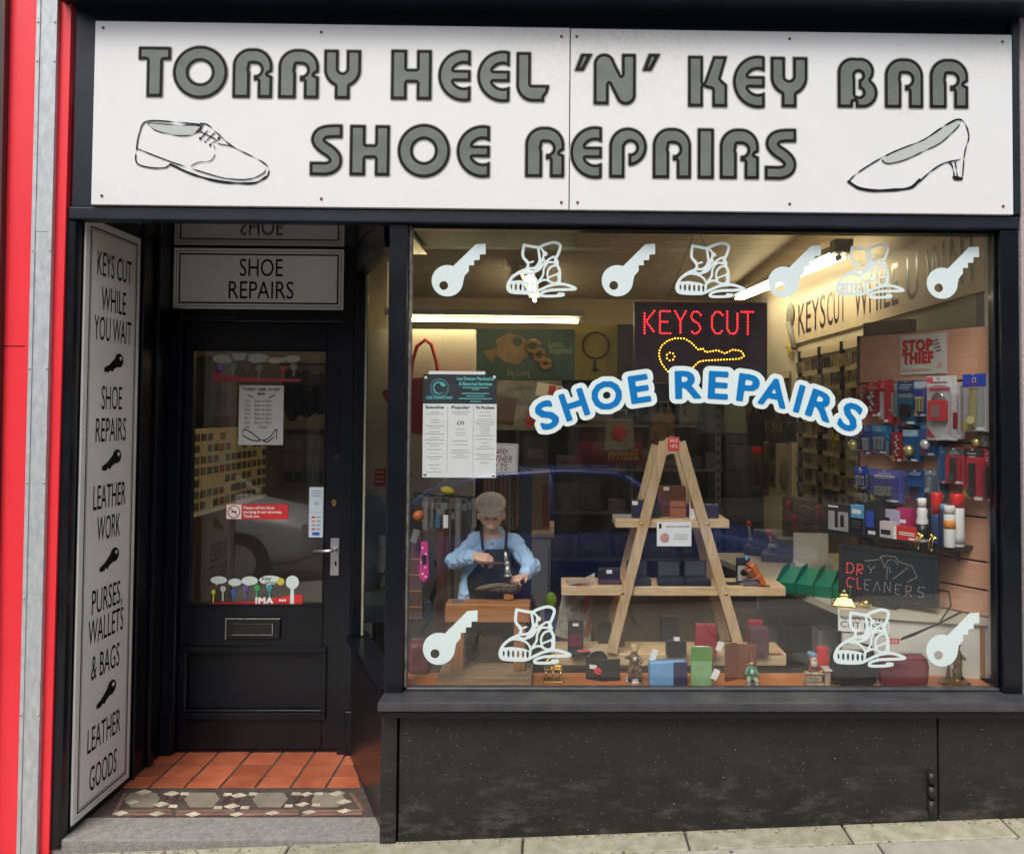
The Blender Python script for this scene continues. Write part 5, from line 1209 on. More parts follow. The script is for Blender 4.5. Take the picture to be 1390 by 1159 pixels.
# ---- leather goods
def prof_box(name, label, cat, c, w, d, h, m, rz=0, bev=.008, parts=(), rx=0, ry=0):
    t = thing(name, label, cat, c, rot=(rx, ry, rz)); G().box(-w / 2, w / 2, -d / 2, d / 2, 0, h, bev).obj('body', m, t)
    return t
def leather(name, c): return mat(name, c, .38, var=.12, vs=20, bump=.12, bs=160, spec=.5)
m_lnavy = leather('leather_navy', (.022, .022, .075)); m_lbrown = leather('leather_brown', (.17, .055, .025)); m_lblack = leather('leather_black', (.014, .014, .015)); m_lblue = leather('leather_blue', (.16, .36, .62)); m_lgreen = leather('leather_green', (.22, .40, .19))
m_lgreen2 = leather('leather_leaf', (.10, .25, .05)); m_lred = leather('leather_red', (.28, .012, .03)); m_lmar = leather('leather_maroon', (.17, .028, .038)); m_ltan = leather('leather_tan', (.36, .12, .05)); m_lplum = leather('leather_plum', (.085, .03, .05))
def bc_px(x0, x1, yt, yb, Y): # bottom centre + size from picture box
    a = P((x0 + x1) / 2, yb, Y); return a, (x1 - x0) * mpp(Y), (yb - yt) * mpp(Y)
def zip_purse(x0, x1, yt, yb, Y, z, m, label, rz=0, dep=.035, panel2=None, tagw=True, name='zip_purse', upright=False):
    c, w, h = bc_px(x0, x1, yt, yb, Y); t = thing(name, label, 'purse', (c.x, Y, z), rz=rz)
    G().pillow((0, dep / 2, h / 2), (w, dep, h), (.22, .20)).obj('body', m, t)
    if upright: G().tube([(-w * .44, dep * .5, h * .04), (-w * .46, dep * .5, h * .9), (-w * .3, dep * .5, h + .001), (w * .3, dep * .5, h + .001), (w * .46, dep * .5, h * .9), (w * .46, dep * .5, h * .04)], .0022, 6).obj('zip', m_steel, t)
    else: G().box(-w * .47, w * .47, dep * .42, dep * .58, h - .002, h + .0015).obj('zip', m_steel, t)
    if panel2: G().box(w * .12, w * .49, -.0022, .001, h * .03, h * .97, .001).obj('side_panel', panel2, t)
    if tagw: G().box(-.012, .012, -.004, -.003, -.02, .02).obj('price_tag', m_tagw, t, loc=(w * .62, -.004, h * .35), rot=(0, .4, 0))
    return t
# top shelf
Ys = .40
def on(x0, x1, yt, z, Y, m, label, name='wallet', cat='wallet', dep=.02, rz=0, rx=0, bev=.004, tg=None):
    c, w, _ = bc_px(x0, x1, yt, yt, Y); h = P((x0 + x1) / 2, yt, Y).z - z; t = thing(name, label, cat, (c.x, Y, z), rot=(rx, 0, rz))
    if m.name.startswith('leather') and h > .03: G().pillow((0, dep / 2, h / 2), (w, dep * 1.1, h), (.16, .13)).obj('body', m, t)
    else: G().box(-w / 2, w / 2, 0, dep, 0, h, bev).obj('body', m, t)
    if name in ('wallet', 'organiser', 'pouch') and h > .03:
        g = G(); i_ = min(w, h) * .09; fr_ = [(-w / 2 + i_, i_), (w / 2 - i_, i_), (w / 2 - i_, h - i_), (-w / 2 + i_, h - i_), (-w / 2 + i_, i_)]; g.tube([(a_, -.0006, b_) for a_, b_ in fr_], .0009, 4); g.obj('stitching', M_('thread', (.20, .15, .10)), t)
        G().box(-w / 2 - .0004, w / 2 + .0004, -.0016, .001, h * .62, h * .66, .0004).obj('flap_edge', m, t)
    if tg: G().box(tg[0] * w - .012, tg[0] * w + .012, -.0025, -.001, tg[1] * h - .008, tg[1] * h + .008).obj('price_tag', m_tagw, t)
    return t
on(858, 884, 679, z_s1, .40, m_lnavy, 'navy wallet stood at the left end of the top ladder shelf', tg=(-.35, .85), dep=.05)
on(884, 897, 683, z_s1, .42, m_lnavy, 'navy wallet tucked behind the left brown wallet')
on(893, 931, 659, z_s1, .46, m_lbrown, 'tall brown leather organiser standing at the back of the top shelf', tg=(-.2, .9), name='organiser', cat='organiser', dep=.015)
t = on(909, 932, 682, z_s1, .42, m_ltan, 'tan leather wallet with flap on the top shelf in front of the organiser'); G().box(-.034, .034, -.006, -.001, .045, .07, .003).obj('flap', m_ltan, t); G().sph((.0, -.007, .052), .003).obj('stud', m_gold, t)
on(932, 948, 684, z_s1, .44, m_lnavy, 'navy wallet right of the tan wallet on the top shelf')
sbx = on(937, 950, 682, z_s1, .37, m_tagw, 'small white and red carton on the top ladder shelf', name='carton', cat='box', dep=.03, bev=.001); G().box(-.018, .018, -.0018, -.0008, .045, .058).obj('red_band', m_tagr, sbx); G().box(-.018, .018, -.0018, -.0008, .0585, .078).obj('black_band', m_ink, sbx)
on(950, 976, 685, z_s1, .41, m_lnavy, 'navy wallet at the right end of the top ladder shelf', dep=.05)
on(836, 857, 700, z_s1, .40, M_('lilac_card', (.3, .3, .4)), 'small flat lilac packet lying on the left tip of the top shelf', name='packet', cat='packet', dep=.05, bev=.001)
# middle shelf
c = P(788, 799, .40); t = thing('paper_stack', 'loose pile of papers with a sale ticket on the left of the middle shelf', 'papers', (c.x, .40, z_s2), rz=.1)
for k in range(4): G().box(-.055 + k * .003, .055 - k * .002, -.03, .05, .001 + k * .0025, .003 + k * .0025).obj('sheet', M_('sheet%d' % (k % 2), ((.5, .48, .42), (.35, .30, .22))[k % 2]), t, rot=(0, 0, k * .12))
def sale_tag(px, py, Y, z, label, rz=0.):
    c = P(px, py, Y); t = thing('sale_ticket', label, 'ticket', (c.x, Y, z + .0008), rot=(-.35, 0, rz)); G().box(-.028, .028, -.012, .012, 0, .001).obj('card', m_tagr, t)
    V, Fs = text2d('SALE', .012, width=.042); Vv = G().flat(V, Fs, Matrix.Rotation(-PI / 2, 4, 'X') @ T(0, 0, 0)); Vv.obj('text_line', m_tagw, t, norm=False, loc=(0, 0, .0014))
sale_tag(792, 801, .352, z_s2 + .008, 'red sale ticket in front of the papers on the middle shelf', .05)
sale_tag(1036, 801, .352, z_s2 + .004, 'red sale ticket under the orange wallet on the middle shelf', -.1)
t = on(812, 842, 771, z_s2, .44, m_lblack, 'black folded wallet with white ticket left of the open boxes', tg=(.0, .75)); G().box(-.05, .05, -.06, -.002, 0, .014, .003).obj('plum_base', m_lplum, t)
for k, (a, b, lb_) in enumerate(((850, 881, 'left'), (893, 926, 'middle'), (929, 962, 'right'))):
    c, w, h = bc_px(a, b, 765, 790, .38); t = thing('wallet_box', 'open black wallet box with grey lid upright, %s of the three on the middle shelf' % lb_, 'box', (c.x, .38, z_s2), group='open wallet boxes on the middle shelf')
    G().box(-w * .52, w * .56, -.03, .035, .0005, .026, .003).obj('tray', m_lblack, t); G().box(-w * .48, w * .50, -.026, .030, .027, .031, .001).obj('wallet', m_lplum if False else leather('leather_char', (.02, .02, .022)), t)
    G().box(-w * .46, w * .46, .036, .044, .006, h + .018, .002).obj('lid', m_lblack, t); G().box(-w * .42, w * .42, .0345, .0356, .034, h + .014).obj('lid_lining', M_('lid_grey', (.055, .057, .06), .7), t)
on(985, 1008, 795, z_s2, .38, m_lblack, 'flat black wallet right of the ladder leg on the middle shelf', dep=.07)
t = on(1000, 1018, 757, z_s2, .42, m_bkc, 'black carton showing a round tool at the right of the middle shelf', name='tool_carton', cat='box', dep=.02, bev=.001)
G().box(-.024, .024, -.002, -.0008, .012, .075).obj('picture', m_gr, t); G().cyl((0, -.0025, .045), (0, -.0035, .045), .014).obj('disc', m_ink, t); G().box(.008, .02, -.002, -.0008, .10, .118).obj('blue_mark', m_sky, t)
c = P(1034, 799, .40); t = thing('wallet', 'open orange leather wallet leaning at the right end of the middle shelf', 'wallet', (c.x, .40, z_s2 + .004), rot=(.05, -.55, .1))
m_lor = leather('leather_orange', (.50, .12, .03)); m_lorb = leather('leather_rust', (.25, .07, .03))
G().box(-.012, .012, -.03, .03, .0, .10, .003).obj('cover', m_lor, t); G().box(-.034, -.0125, -.028, .028, .002, .09, .003).obj('inside', m_lorb, t); G().box(-.030, .014, -.034, -.0305, .03, .05, .002).obj('strap', m_lor, t)
c = P(1020, 795, .36); t = thing('shoe_brush', 'small grey bristle brush lying beside the orange wallet', 'brush', (c.x, .365, z_s2)); G().box(-.035, .03, -.012, .012, .0005, .022, .006).obj('bristles', mat('bristle', (.10, .09, .10), .9, bump=.8, bs=200), t); G().box(-.036, .031, -.013, .013, .0225, .03, .003).obj('back', m_lplum, t)
# bottom row
c, w, h = bc_px(752, 800, 815, 905, .56); t = thing('printed_bag', 'grey and white printed bag with tan leather tongues behind the boot sticker', 'bag', (c.x, .56, z_s3), rot=(.1, .25, .0))
G().hexa([(-w * .5, 0, 0), (w * .55, 0, 0), (w * .55, .02, 0), (-w * .5, .02, 0)], [(-w * .6, .02, h * .7), (w * .15, .02, h * 1.05), (w * .15, .03, h * 1.05), (-w * .6, .03, h * .7)]).obj('sheet', mat('newsprint', (.42, .40, .36), .6, var=.5, vs=30), t)
G().box(-.012, .012, -.008, -.002, h * .45, h * .8, .005).obj('tan_tongue', m_ltan, t, loc=(w * .12, .01, 0)); G().box(-.010, .010, -.008, -.002, h * .1, h * .5, .005).obj('tan_tongue', m_ltan, t, loc=(w * .35, .005, 0))
t = on(771, 792, 843, z_s3, .37, m_bkc, 'black carton with magenta swirl standing on the bottom shelf', name='lace_carton', cat='box', dep=.02, bev=.001)
G().box(-.027, .027, -.002, -.0008, .025, .075).obj('swirl', mat('swirl', (.22, .01, .07), .4, col2=(.03, .01, .02), vs=14, stretch=(1, 1, 3)), t); G().box(-.012, .012, -.002, -.0008, .108, .12).obj('hang_slot', m_tagw, t)
c = P(787, 884, .34); t = thing('lace_packet', 'black packet with a red ticket lying in front of the magenta carton', 'packet', (c.x, .33, z_s3 + .001), rz=.3); G().box(-.04, .04, -.02, .02, 0, .014, .002).obj('packet', m_bkc, t); G().box(-.01, .04, -.018, .015, .0145, .016).obj('ticket', M_('tick_pink', (.65, .12, .14)), t)
# open black wallet on the board
t = thing('open_wallet', 'black wallet opened out and standing on the orange board', 'wallet', (P(817, 916, .13).x, .13, dz0), rz=0)
G().box(-.068, -.001, -.0015, .0015, 0, .085, .001).obj('cover_half', m_lblack, t, rot=(0, 0, -.45)); G().box(.001, .072, -.0015, .0015, 0, .085, .001).obj('cover_half', m_lblack, t, rot=(0, 0, .12))
G().box(-.05, -.02, -.006, -.003, .045, .06).obj('price_tag', m_tagw, t, rot=(0, 0, -.45)); G().box(-.045, -.015, -.007, -.003, .02, .042, .004).obj('red_ribbon', m_tagr, t, rot=(0, .4, -.45))
c, w, h = bc_px(799, 822, 864, 892, .30); t = thing('round_purse', 'round topped black purse behind the open wallet', 'purse', (c.x, .22, dz0), rz=0); G().cyl((0, 0, .05), (0, .03, .05), .040, seg=20).box(-.038, .038, 0, .03, 0, .05, .004).obj('body', m_lblack, t); G().tube([(.039 * math.cos(a), .015, .05 + .041 * math.sin(a)) for a in np.arange(0, 3.2, .3)], .0018, 6).obj('zip', m_steel, t)
zip_purse(882, 934, 890, 923, .07, dz0, m_lblue, 'pale blue zip purse with navy end lying on the orange board', rz=.12, dep=.045, panel2=m_lnavy, tagw=False)
G().box(-.012, .012, 0, .001, -.022, .022).obj('label_card', m_tagw, bpy.data.objects['zip_purse'], loc=(-.055, .02, .115), rot=(0, .35, 0))
zip_purse(938, 967, 872, 925, .06, dz0, m_lgreen, 'light green upright zip purse with darker top on the orange board', rz=-.1, dep=.03, upright=True)
pu = bpy.data.objects['zip_purse.001']; G().box(-.041, .041, -.0015, -.0002, .10, .152, .001).obj('top_panel', m_lgreen2, pu)
zip_purse(944, 973, 846, 890, .30, z_s3, m_lred, 'red rounded purse standing behind the green purse', dep=.03)
on(905, 932, 868, z_s3, .30, m_lblack, 'black boxy wallet behind the blue purse', dep=.05, tg=(.0, 1.05), bev=.006)
on(897, 921, 838, z_s3 - .03, .56, M_('ink_blue', (.015, .02, .03), .5), 'tall dark case standing at the back behind the black wallet', name='dark_case', cat='case', dep=.05)
t = on(982, 1003, 873, dz0, .14, m_lbrown, 'brown folding wallet standing open beside the green ornament', dep=.004, rz=.5, bev=.002); G().box(.0, .085, 0, .004, 0, .138, .002).obj('second_half', m_lbrown, t, loc=(.028, .012, 0), rot=(0, 0, -.75)); G().box(.045, .062, -.002, .0, .05, .065, .004).obj('tab', m_ltan, t, loc=(.028, .012, 0), rot=(0, 0, -.75))
on(1018, 1044, 851, z_s3, .32, m_lplum, 'dark plum wallet standing on the bottom shelf behind the figurine', dep=.03, bev=.01)
on(1016, 1036, 842, z_s3, .38, m_lred, 'dark red wallet behind the plum wallet on the bottom shelf', dep=.03, bev=.008)
sale_tag(1052, 886, .352, z_s3, 'red sale ticket at the right end of the bottom ladder shelf')
on(812, 830, 846, z_s3 - .03, .50, m_lblack, 'black pouch half hidden by the left leg of the ladder', name='pouch', cat='pouch', dep=.04)
on(836, 848, 856, z_s3, .45, leather('leather_drab', (.09, .06, .035)), 'drab brown pouch right of the left ladder leg', name='pouch', cat='pouch', dep=.03)
# larger bags
def handbag(x0, x1, yt, yb, Y, z, m, label, dep=.09, rz=0, handle=True):
    c, w, h = bc_px(x0, x1, yt, yb, Y); t = thing('handbag', label, 'bag', (c.x, Y, z), rz=rz)
    g = G(); n = 12
    g.pillow((0, dep * .5, h * .47), (w, dep, h * .94), (.42, .38)); bo = g.obj('body', m, t)
    cr = bpy.data.textures.get('creases') or bpy.data.textures.new('creases', 'CLOUDS'); cr.noise_scale = .045; md = bo.modifiers.new('sub', 'SUBSURF'); md.levels = md.render_levels = 1; md = bo.modifiers.new('creases', 'DISPLACE'); md.texture = cr; md.strength = .012
    G().tube([(-w * .44, dep * .12, h * .80), (0, dep * .06, h * .84), (w * .44, dep * .12, h * .80)], .003, 6).obj('seam', m, t)
    G().box(-w * .42, w * .42, dep * .4, dep * .6, h * .945, h * .965).obj('zip', m_steel, t)
    if handle: G().tube([(-w * .45, dep * .5, h * .8), (-w * .40, dep * .5, h * 1.05), (0, dep * .6, h * 1.18), (w * .40, dep * .5, h * 1.05), (w * .45, dep * .5, h * .8)], .005, 6).obj('strap', m, t)
    return t
handbag(1131, 1194, 876, 924, .07, dz0, m_lblack, 'black leather handbag behind the lower right boot sticker', dep=.07)
bg_ = handbag(1197, 1264, 876, 922, .05, dz0, m_lmar, 'maroon leather shoulder bag with red ten percent ticket', dep=.07, handle=False)
c = P(1213, 870, .09); t = thing('discount_ticket', 'small red ten percent ticket on top of the maroon bag', 'ticket', (c.x, .09, c.z)); G().box(-.022, .022, 0, .001, -.011, .011).obj('card', m_tagr, t); V, Fs = text2d('10%', .014, width=.034); G().flat(V, Fs, T(0, -.001, 0)).obj('text_line', m_tagw, t, norm=False)
handbag(553, 583, 868, 914, .20, dz0, m_lmar, 'dark red bag slumped in the left corner of the window', dep=.10, handle=False)
# under the counter: black boxes
on(1064, 1110, 850, .49, .75, m_lblack, 'black camera bag beneath the counter edge', name='camera_bag', cat='bag', dep=.12, bev=.02)
on(1111, 1138, 856, .49, .60, M_('grey_tub', (.28, .27, .27)), 'pale tub with red printing beneath the counter', name='tub', cat='tub', dep=.1, bev=.006)
on(1110, 1125, 880, .47, .42, m_tagr, 'red carton low beside the bearded figurine', name='carton', cat='box', dep=.04, bev=.002)
# ================================================================== COBBLER FIGURE
FY = .40
def F(px, py, dy=0.): "figure frame: picture pixel -> local metres about the figure's foot point"; p = P(px, py, FY); return Vector((p.x - F0p.x, dy, p.z - F0p.z))
F0p = P(668, 903, FY); F0p.z = dz0 - .09 * 0 + .003
F0p = Vector((F0p.x, FY, .463))
m_skin = M_('skin', (.70, .42, .30), .5); m_shirt = mat('shirt_blue', (.42, .62, .86), .85, var=.10, vs=16, bump=.5, bs=22); m_apron = mat('apron_black', (.020, .020, .024), .85, bump=.3, bs=40); m_cap = mat('tweed_cap', (.44, .36, .30), .9, var=.25, vs=60, bump=.3, bs=150)
m_trou = mat('navy_trousers', (.012, .014, .03), .85, bump=.4, bs=25); m_hair = M_('grey_hair', (.25, .23, .21), .8)
fig = thing('person', 'model cobbler in flat cap, blue shirt and black apron hammering a shoe at a bench', 'person', F0p)
H_ = F(668, 694, -.045); 
g = G()
hc_ = H_
g.sph(hc_, (.052, .058, .066), (-.30, 0, .05), 20, 14)                         # skull
g.sph(hc_ + Vector((.004, -.030, -.030)), (.038, .036, .040), seg=14)         # jaw / face
g.sph(hc_ + Vector((.004, -.062, -.062 + .012)), (.017, .012, .012))           # chin
g.sph(hc_ + Vector((.004, -.071, -.018)), (.0085, .013, .016), (.3, 0, 0))     # nose
g.sph(hc_ + Vector((.004, -.066, -.037)), (.016, .006, .0035)); g.sph(hc_ + Vector((.004, -.064, -.043)), (.013, .006, .003))  # lips
for s in (-1, 1):
    g.sph(hc_ + Vector((s * .052, .002, -.012)), (.008, .012, .018)); g.sph(hc_ + Vector((.004 + s * .019, -.056, -.022)), (.013, .010, .011))
g.cap(hc_ + Vector((0, .012, -.03)), F(668, 728, .005), .026, .030)
sL, eL, wL = F(646, 734, 0), F(622, 757, -.055), F(650, 747, -.150)
sR, eR, wR = F(698, 736, 0), F(720, 764, -.055), F(713, 773, -.135)
g.cap(F(668, 735, 0), F(668, 800, .01), .070, .062, 14); g.cap(sL, sR, .032, .032)
for a, b, c in ((sL, eL, wL), (sR, eR, wR)): g.cap(a, b, .028, .022); g.cap(b, c, .022, .0145)
for s, px in ((-1, 640), (1, 692)): g.cap(F(px + 6 * -s, 800, .01), F(px, 850, .0), .040, .032); g.cap(F(px, 850, 0), F(px, 893, .02), .030, .022); g.sph(F(px, 900, -.015), (.022, .045, .013))
def hand(g, w, d, up, side, curl=1.2, r=.0058):
    "palm from wrist w along d, four fingers curling, thumb off the side"
    d = d.normalized(); up = up.normalized(); side = side.normalized(); pe = w + d * .046
    for k in range(4):
        o = (k - 1.5) * .0128; L1 = (.020, .023, .022, .017)[k]
        a = w + side * o * .7; b = pe + side * o; g.cap(a, b, .0105, .0092, 8)
        p = b; an = .45
        for j in range(3):
            q = p + (d * math.cos(an) - up * math.sin(an)) * (L1 * (1 - .18 * j)); g.cap(p, q, r * (1 - .08 * j), r * (.94 - .08 * j), 8); p = q; an += curl * .75
    p = w + d * .010 + side * .013; q = p + (d * .6 + side * .7 - up * .4) * .018; g.cap(p, q, .0075, .0062, 8); g.cap(q, q + (d * .8 - up * .8) * .014, .006, .0048, 8)
hw = Vector((wL.x + .004, wL.y, wL.z)); hand(g, hw, Vector((.85, -.25, -.12)), Vector((0, -.5, .85)), Vector((.1, .85, .5)) * -1, 1.35)
hand(g, wR, Vector((-.55, -.75, -.05)), Vector((-.25, -.2, .95)) * 1, Vector((.7, -.5, .1)), 1.2)
body = g.obj('body', m_skin, fig, remesh=.0016)
# shirt
g = G(); g.cap(F(668, 741, 0), F(668, 790, .012), .077, .075, 16); g.sph(F(652, 736, .0), (.05, .05, .035)); g.sph(F(686, 738, .0), (.05, .05, .035)); g.cap(sL, sR, .040, .040); g.cap(F(660, 722, -.01), F(678, 722, -.01), .024, .024)
g.cap(F(640, 780, .0), F(636, 810, -.01), .040, .045); g.sph(F(634, 813, -.02), (.03, .03, .03))
for a, b, c in ((sL, eL, wL), (sR, eR, wR)): g.cap(a, b, .037, .035); d = (c - b); g.cap(b, b + d * .72, .035, .026); g.cap(b + d * .72, b + d * .84, .030, .027)
g.sph(eL + Vector((-.008, .01, -.005)), (.042, .038, .036)); g.sph(eR + Vector((.006, .01, -.005)), (.040, .038, .038))
shirt = g.obj('shirt', m_shirt, fig, remesh=.0035)
fold = bpy.data.textures.new('cloth_folds', 'CLOUDS'); fold.noise_scale = .028; fold.noise_depth = 2
md = shirt.modifiers.new('folds', 'DISPLACE'); md.texture = fold; md.strength = .018; md.mid_level = .5; md.texture_coords = 'LOCAL'
g = G(); 
for s in (-1, 1): g.prism([(F(668, 0).x + s * .004, F(0, 735).z), (F(668, 0).x + s * .034, F(0, 730).z), (F(668, 0).x + s * .030, F(0, 720).z), (F(668, 0).x + s * .010, F(0, 726).z)], -.050, -.036)
g.obj('collar', m_shirt, fig)
for z in (734, 745): G().sph(F(670, z, -.078), .0035).obj('button', m_ink, fig)
g = G()
for s, px in ((-1, 640), (1, 692)): g.cap(F(px - 6 * s, 806, .01), F(px, 850, .0), .046, .038); g.cap(F(px, 850, 0), F(px, 888, .012), .036, .032)
g.cap(F(650, 808, .01), F(686, 808, .01), .055, .055); tro = g.obj('trousers', m_trou, fig, remesh=.004); md = tro.modifiers.new('folds', 'DISPLACE'); md.texture = fold; md.strength = .012; md.mid_level = .5; md.texture_coords = 'LOCAL'
g = G()
for px in (640, 692): g.sph(F(px, 897, -.02), (.026, .052, .018)); g.box(F(px, 0).x - .024, F(px, 0).x + .024, -.07, .028, -.004, .004, .003)
g.obj('boots', m_lblack, fig, remesh=.003)
# apron: curved shell in front of the torso
def shell(rows, th=.005):
    g = G(); grid_ = []
    for (py, x0, x1, dep) in rows:
        r = []
        for k in range(13):
            t = k / 12; px = x0 + (x1 - x0) * t; a = (t - .5) * 2.0
            r.append(F(px, py, -dep + (1 - math.cos(a * 1.05)) * .075 + .004 * math.sin(py * .21 + k * 1.7)))
        grid_.append([g.bm.verts.new(v) for v in r])
    for i in range(len(grid_) - 1):
        for k in range(12): f = g.bm.faces.new((grid_[i][k], grid_[i][k + 1], grid_[i + 1][k + 1], grid_[i + 1][k])); f.smooth = True
    return g
shell([(741, 655, 691, .087), (752, 654, 692, .092), (763, 650, 695, .094), (772, 643, 702, .094), (780, 636, 706, .094), (790, 636, 707, .092), (802, 639, 705, .092), (818, 641, 704, .096), (835, 642, 704, .096), (856, 643, 703, .09)]).obj('apron', m_apron, fig, solid=.004)
for a, b in (((654, 713), (658, 742)), ((689, 714), (688, 742))): pa, pb = F(*a, -.035), F(*b, -.088); G().tube([pa + Vector((0, .03, .01)), pa, (pa + pb) / 2 + Vector((0, -.016, .004)), pb], .006, 6).obj('apron_strap', m_apron, fig)
# flat cap
g = G(); cc = hc_ + Vector((-.003, -.008, .040))
g.sph(cc, (.066, .074, .036), (.42, 0, .04), 20, 12); g.sph(cc + Vector((.002, -.035, -.012)), (.060, .050, .026), (.5, 0, 0), 18, 10)
g.obj('cap', m_cap, fig, remesh=.003)
g = G(); g.sph(cc + Vector((.004, -.070, -.036)), (.046, .024, .007), (.5, 0, 0), 18, 8); g.obj('cap_peak', m_cap, fig)
g = G()
for s in (-1, 1): g.sph(hc_ + Vector((s * .048, .018, -.004)), (.010, .028, .022))
g.obj('hair', m_hair, fig, remesh=.003)
g = G()
for s in (-1, 1): g.sph(hc_ + Vector((.004 + s * .019, -.0655, -.019)), (.0055, .003, .002))
g.obj('eyes', m_ink, fig)
g = G()
for s in (-1, 1): g.tube([hc_ + Vector((.004 + s * .019 + .014 * math.cos(a), -.071, -.020 + .010 * math.sin(a))) for a in np.linspace(0, 2 * PI, 14)], .0011, 5)
g.tube([hc_ + Vector((-.006, -.072, -.018)), hc_ + Vector((.014, -.072, -.018))], .0011, 5); g.obj('spectacles', m_steel, fig)
# hammer
ham = thing('hammer', 'cobbler hammer with wooden handle and steel head held above the shoe', 'hammer', F0p)
h0, h1 = F(656, 753, -.195), F(693, 753, -.205); G().tube([h0 + Vector((-.02, .01, .002)), h0, h1], [.0065, .007, .006], 10).obj('handle', mat('dark_handle', (.10, .045, .02), .5), ham)
G().cyl(F(690, 738, -.205), F(691, 752, -.205), .006, .009).sph(F(692, 753, -.205), (.011, .011, .012)).cyl(F(692, 756, -.205), F(693, 767, -.205), .008, .013, 14).cyl(F(693, 767, -.205), F(693, 769.5, -.205), .016, .016, 16).obj('head', mat('hammer_steel', (.50, .50, .50), .38, .7), ham)
# shoe being repaired, held upside down on the last
sh_ = thing('shoe', 'worn brown leather shoe turned sole up on the iron last', 'shoe', F0p)
a, b = F(653, 786, -.19), F(705, 781, -.19)
g = G(); u_ = (b - a)
for t_, rx_, rz_, dz_ in ((.06, .014, .006, .001), (.2, .026, .010, .0), (.38, .032, .014, -.002), (.55, .030, .018, -.005), (.7, .026, .022, -.008), (.85, .028, .024, -.010), (.95, .024, .022, -.008)): g.sph(a + u_ * t_ + Vector((0, 0, -.006 + dz_)), (.024, rx_, rz_))
g.obj('upper', mat('old_leather', (.055, .035, .02), .6, var=.4, vs=18, bump=.4, bs=60), sh_, remesh=.003)
g = G(); pts = [(a + u_ * t_, w_) for t_, w_ in ((0, .008), (.1, .022), (.3, .032), (.5, .026), (.65, .020), (.8, .026), (1.0, .020))]
top = [p + Vector((0, -w_, .010 - .006 * abs(i - 3) / 3)) for i, (p, w_) in enumerate(pts)] + [p + Vector((0, w_, .010 - .006 * abs(i - 3) / 3)) for i, (p, w_) in reversed(list(enumerate(pts)))]
A = [g.bm.verts.new(v) for v in top]; B = [g.bm.verts.new(v - Vector((0, 0, .005))) for v in top]; g.bm.faces.new(A); g.bm.faces.new(B[::-1])
for k in range(len(A)): g.bm.faces.new((A[k], A[(k + 1) % len(A)], B[(k + 1) % len(A)], B[k]))
g.obj('sole', mat('sole_leather', (.20, .14, .09), .6, var=.2, vs=20), sh_)
# bench
bn = thing('workbench', 'small orange brown timber bench in front of the model cobbler', 'bench', (0, 0, 0))
BY = .13
def bb(name, x0, x1, y0, y1, Y0, Y1, m, bev=.003): a, b = P(x0, y0, Y0), P(x1, y1, Y0); return G().box(a.x, b.x, Y0, Y1, b.z, a.z, bev).obj(name, m, bn)
bb('top_beam', 604, 719, 820, 845, BY, BY + .10, m_bench)
a = P(611, 845.5, BY); b = P(629, 845.5, BY); zb2 = dz0 + .034
G().box(a.x, b.x, BY + .015, BY + .075, zb2, P(600, 845.5, BY).z, .003).obj('leg', m_benchz, bn)
a = P(697, 845.5, BY); b = P(713, 845.5, BY); G().box(a.x, b.x, BY + .015, BY + .075, zb2, P(600, 845.5, BY).z, .003).obj('leg', m_benchz, bn)
a, b = P(594, 905, BY - .035), P(722, 920, BY - .035); G().box(a.x, b.x, BY - .06, BY + .13, dz0 + .001, dz0 + .033, .003).obj('base_board', mat('grubby_board', (.20, .13, .07), .7, col2=(.33, .23, .13), vs=9, stretch=(1, 8, 8), bump=.3, bs=30), bn)
a, b = P(684, 796, BY + .065), P(697, 819, BY + .065); G().box(a.x, b.x, BY + .062, BY + .098, P(600, 819.2, BY).z, a.z, .003).obj('last_post', m_benchz, bn)
G().box(P(618, 0, BY).x * 0 + P(612, 800, BY).x, P(628, 800, BY).x, BY + .02, BY + .06, P(600, 819.5, BY).z, P(600, 818.5, BY).z).obj('iron_plate', m_steel, bn)

# ================================================================== THINGS LEFT OF AND BEHIND THE FIGURE
# rail with belts, ties and scarf
t = thing('accessory_rail', 'black rail of hooks crowded with watch straps behind the cobbler', 'rail', (0, 0, 0)); RY = .78
G().tube([pc(563, 669, RY), pc(655, 676, RY)], .006).obj('rail', m_blk, t)
for k, px in enumerate(range(566, 650, 12)): p = Vector(pc(px, 670 + (px - 563) * .07, RY)); G().tube([p, p + Vector((0, -.05, -.004)), p + Vector((0, -.06, .02))], .003, 6).obj('hook', m_blk, t)
mstr = [M_('strap_dark', (.03, .02, .018), .5), M_('strap_brown', (.12, .04, .02), .45), M_('strap_grey', (.16, .15, .15), .5), M_('strap_slate', (.06, .065, .07), .5)]
def strap(px, y0, y1, w, m, Y, label, name='belt', cat='belt', group='belts and straps hanging on the rail', bk=True):
    a, b = P(px, y0, Y), P(px, y1, Y); h = a.z - b.z; W_ = w * mpp(Y); t = thing(name, label, cat, a, group=group)
    G().box(-W_ / 2, W_ / 2, -.003, .003, -h, 0, .002).obj('strap', m, t)
    if bk: G().box(-W_ * .6, W_ * .6, -.006, -.0032, -.05, -.02, .002).obj('buckle', m_steel, t)
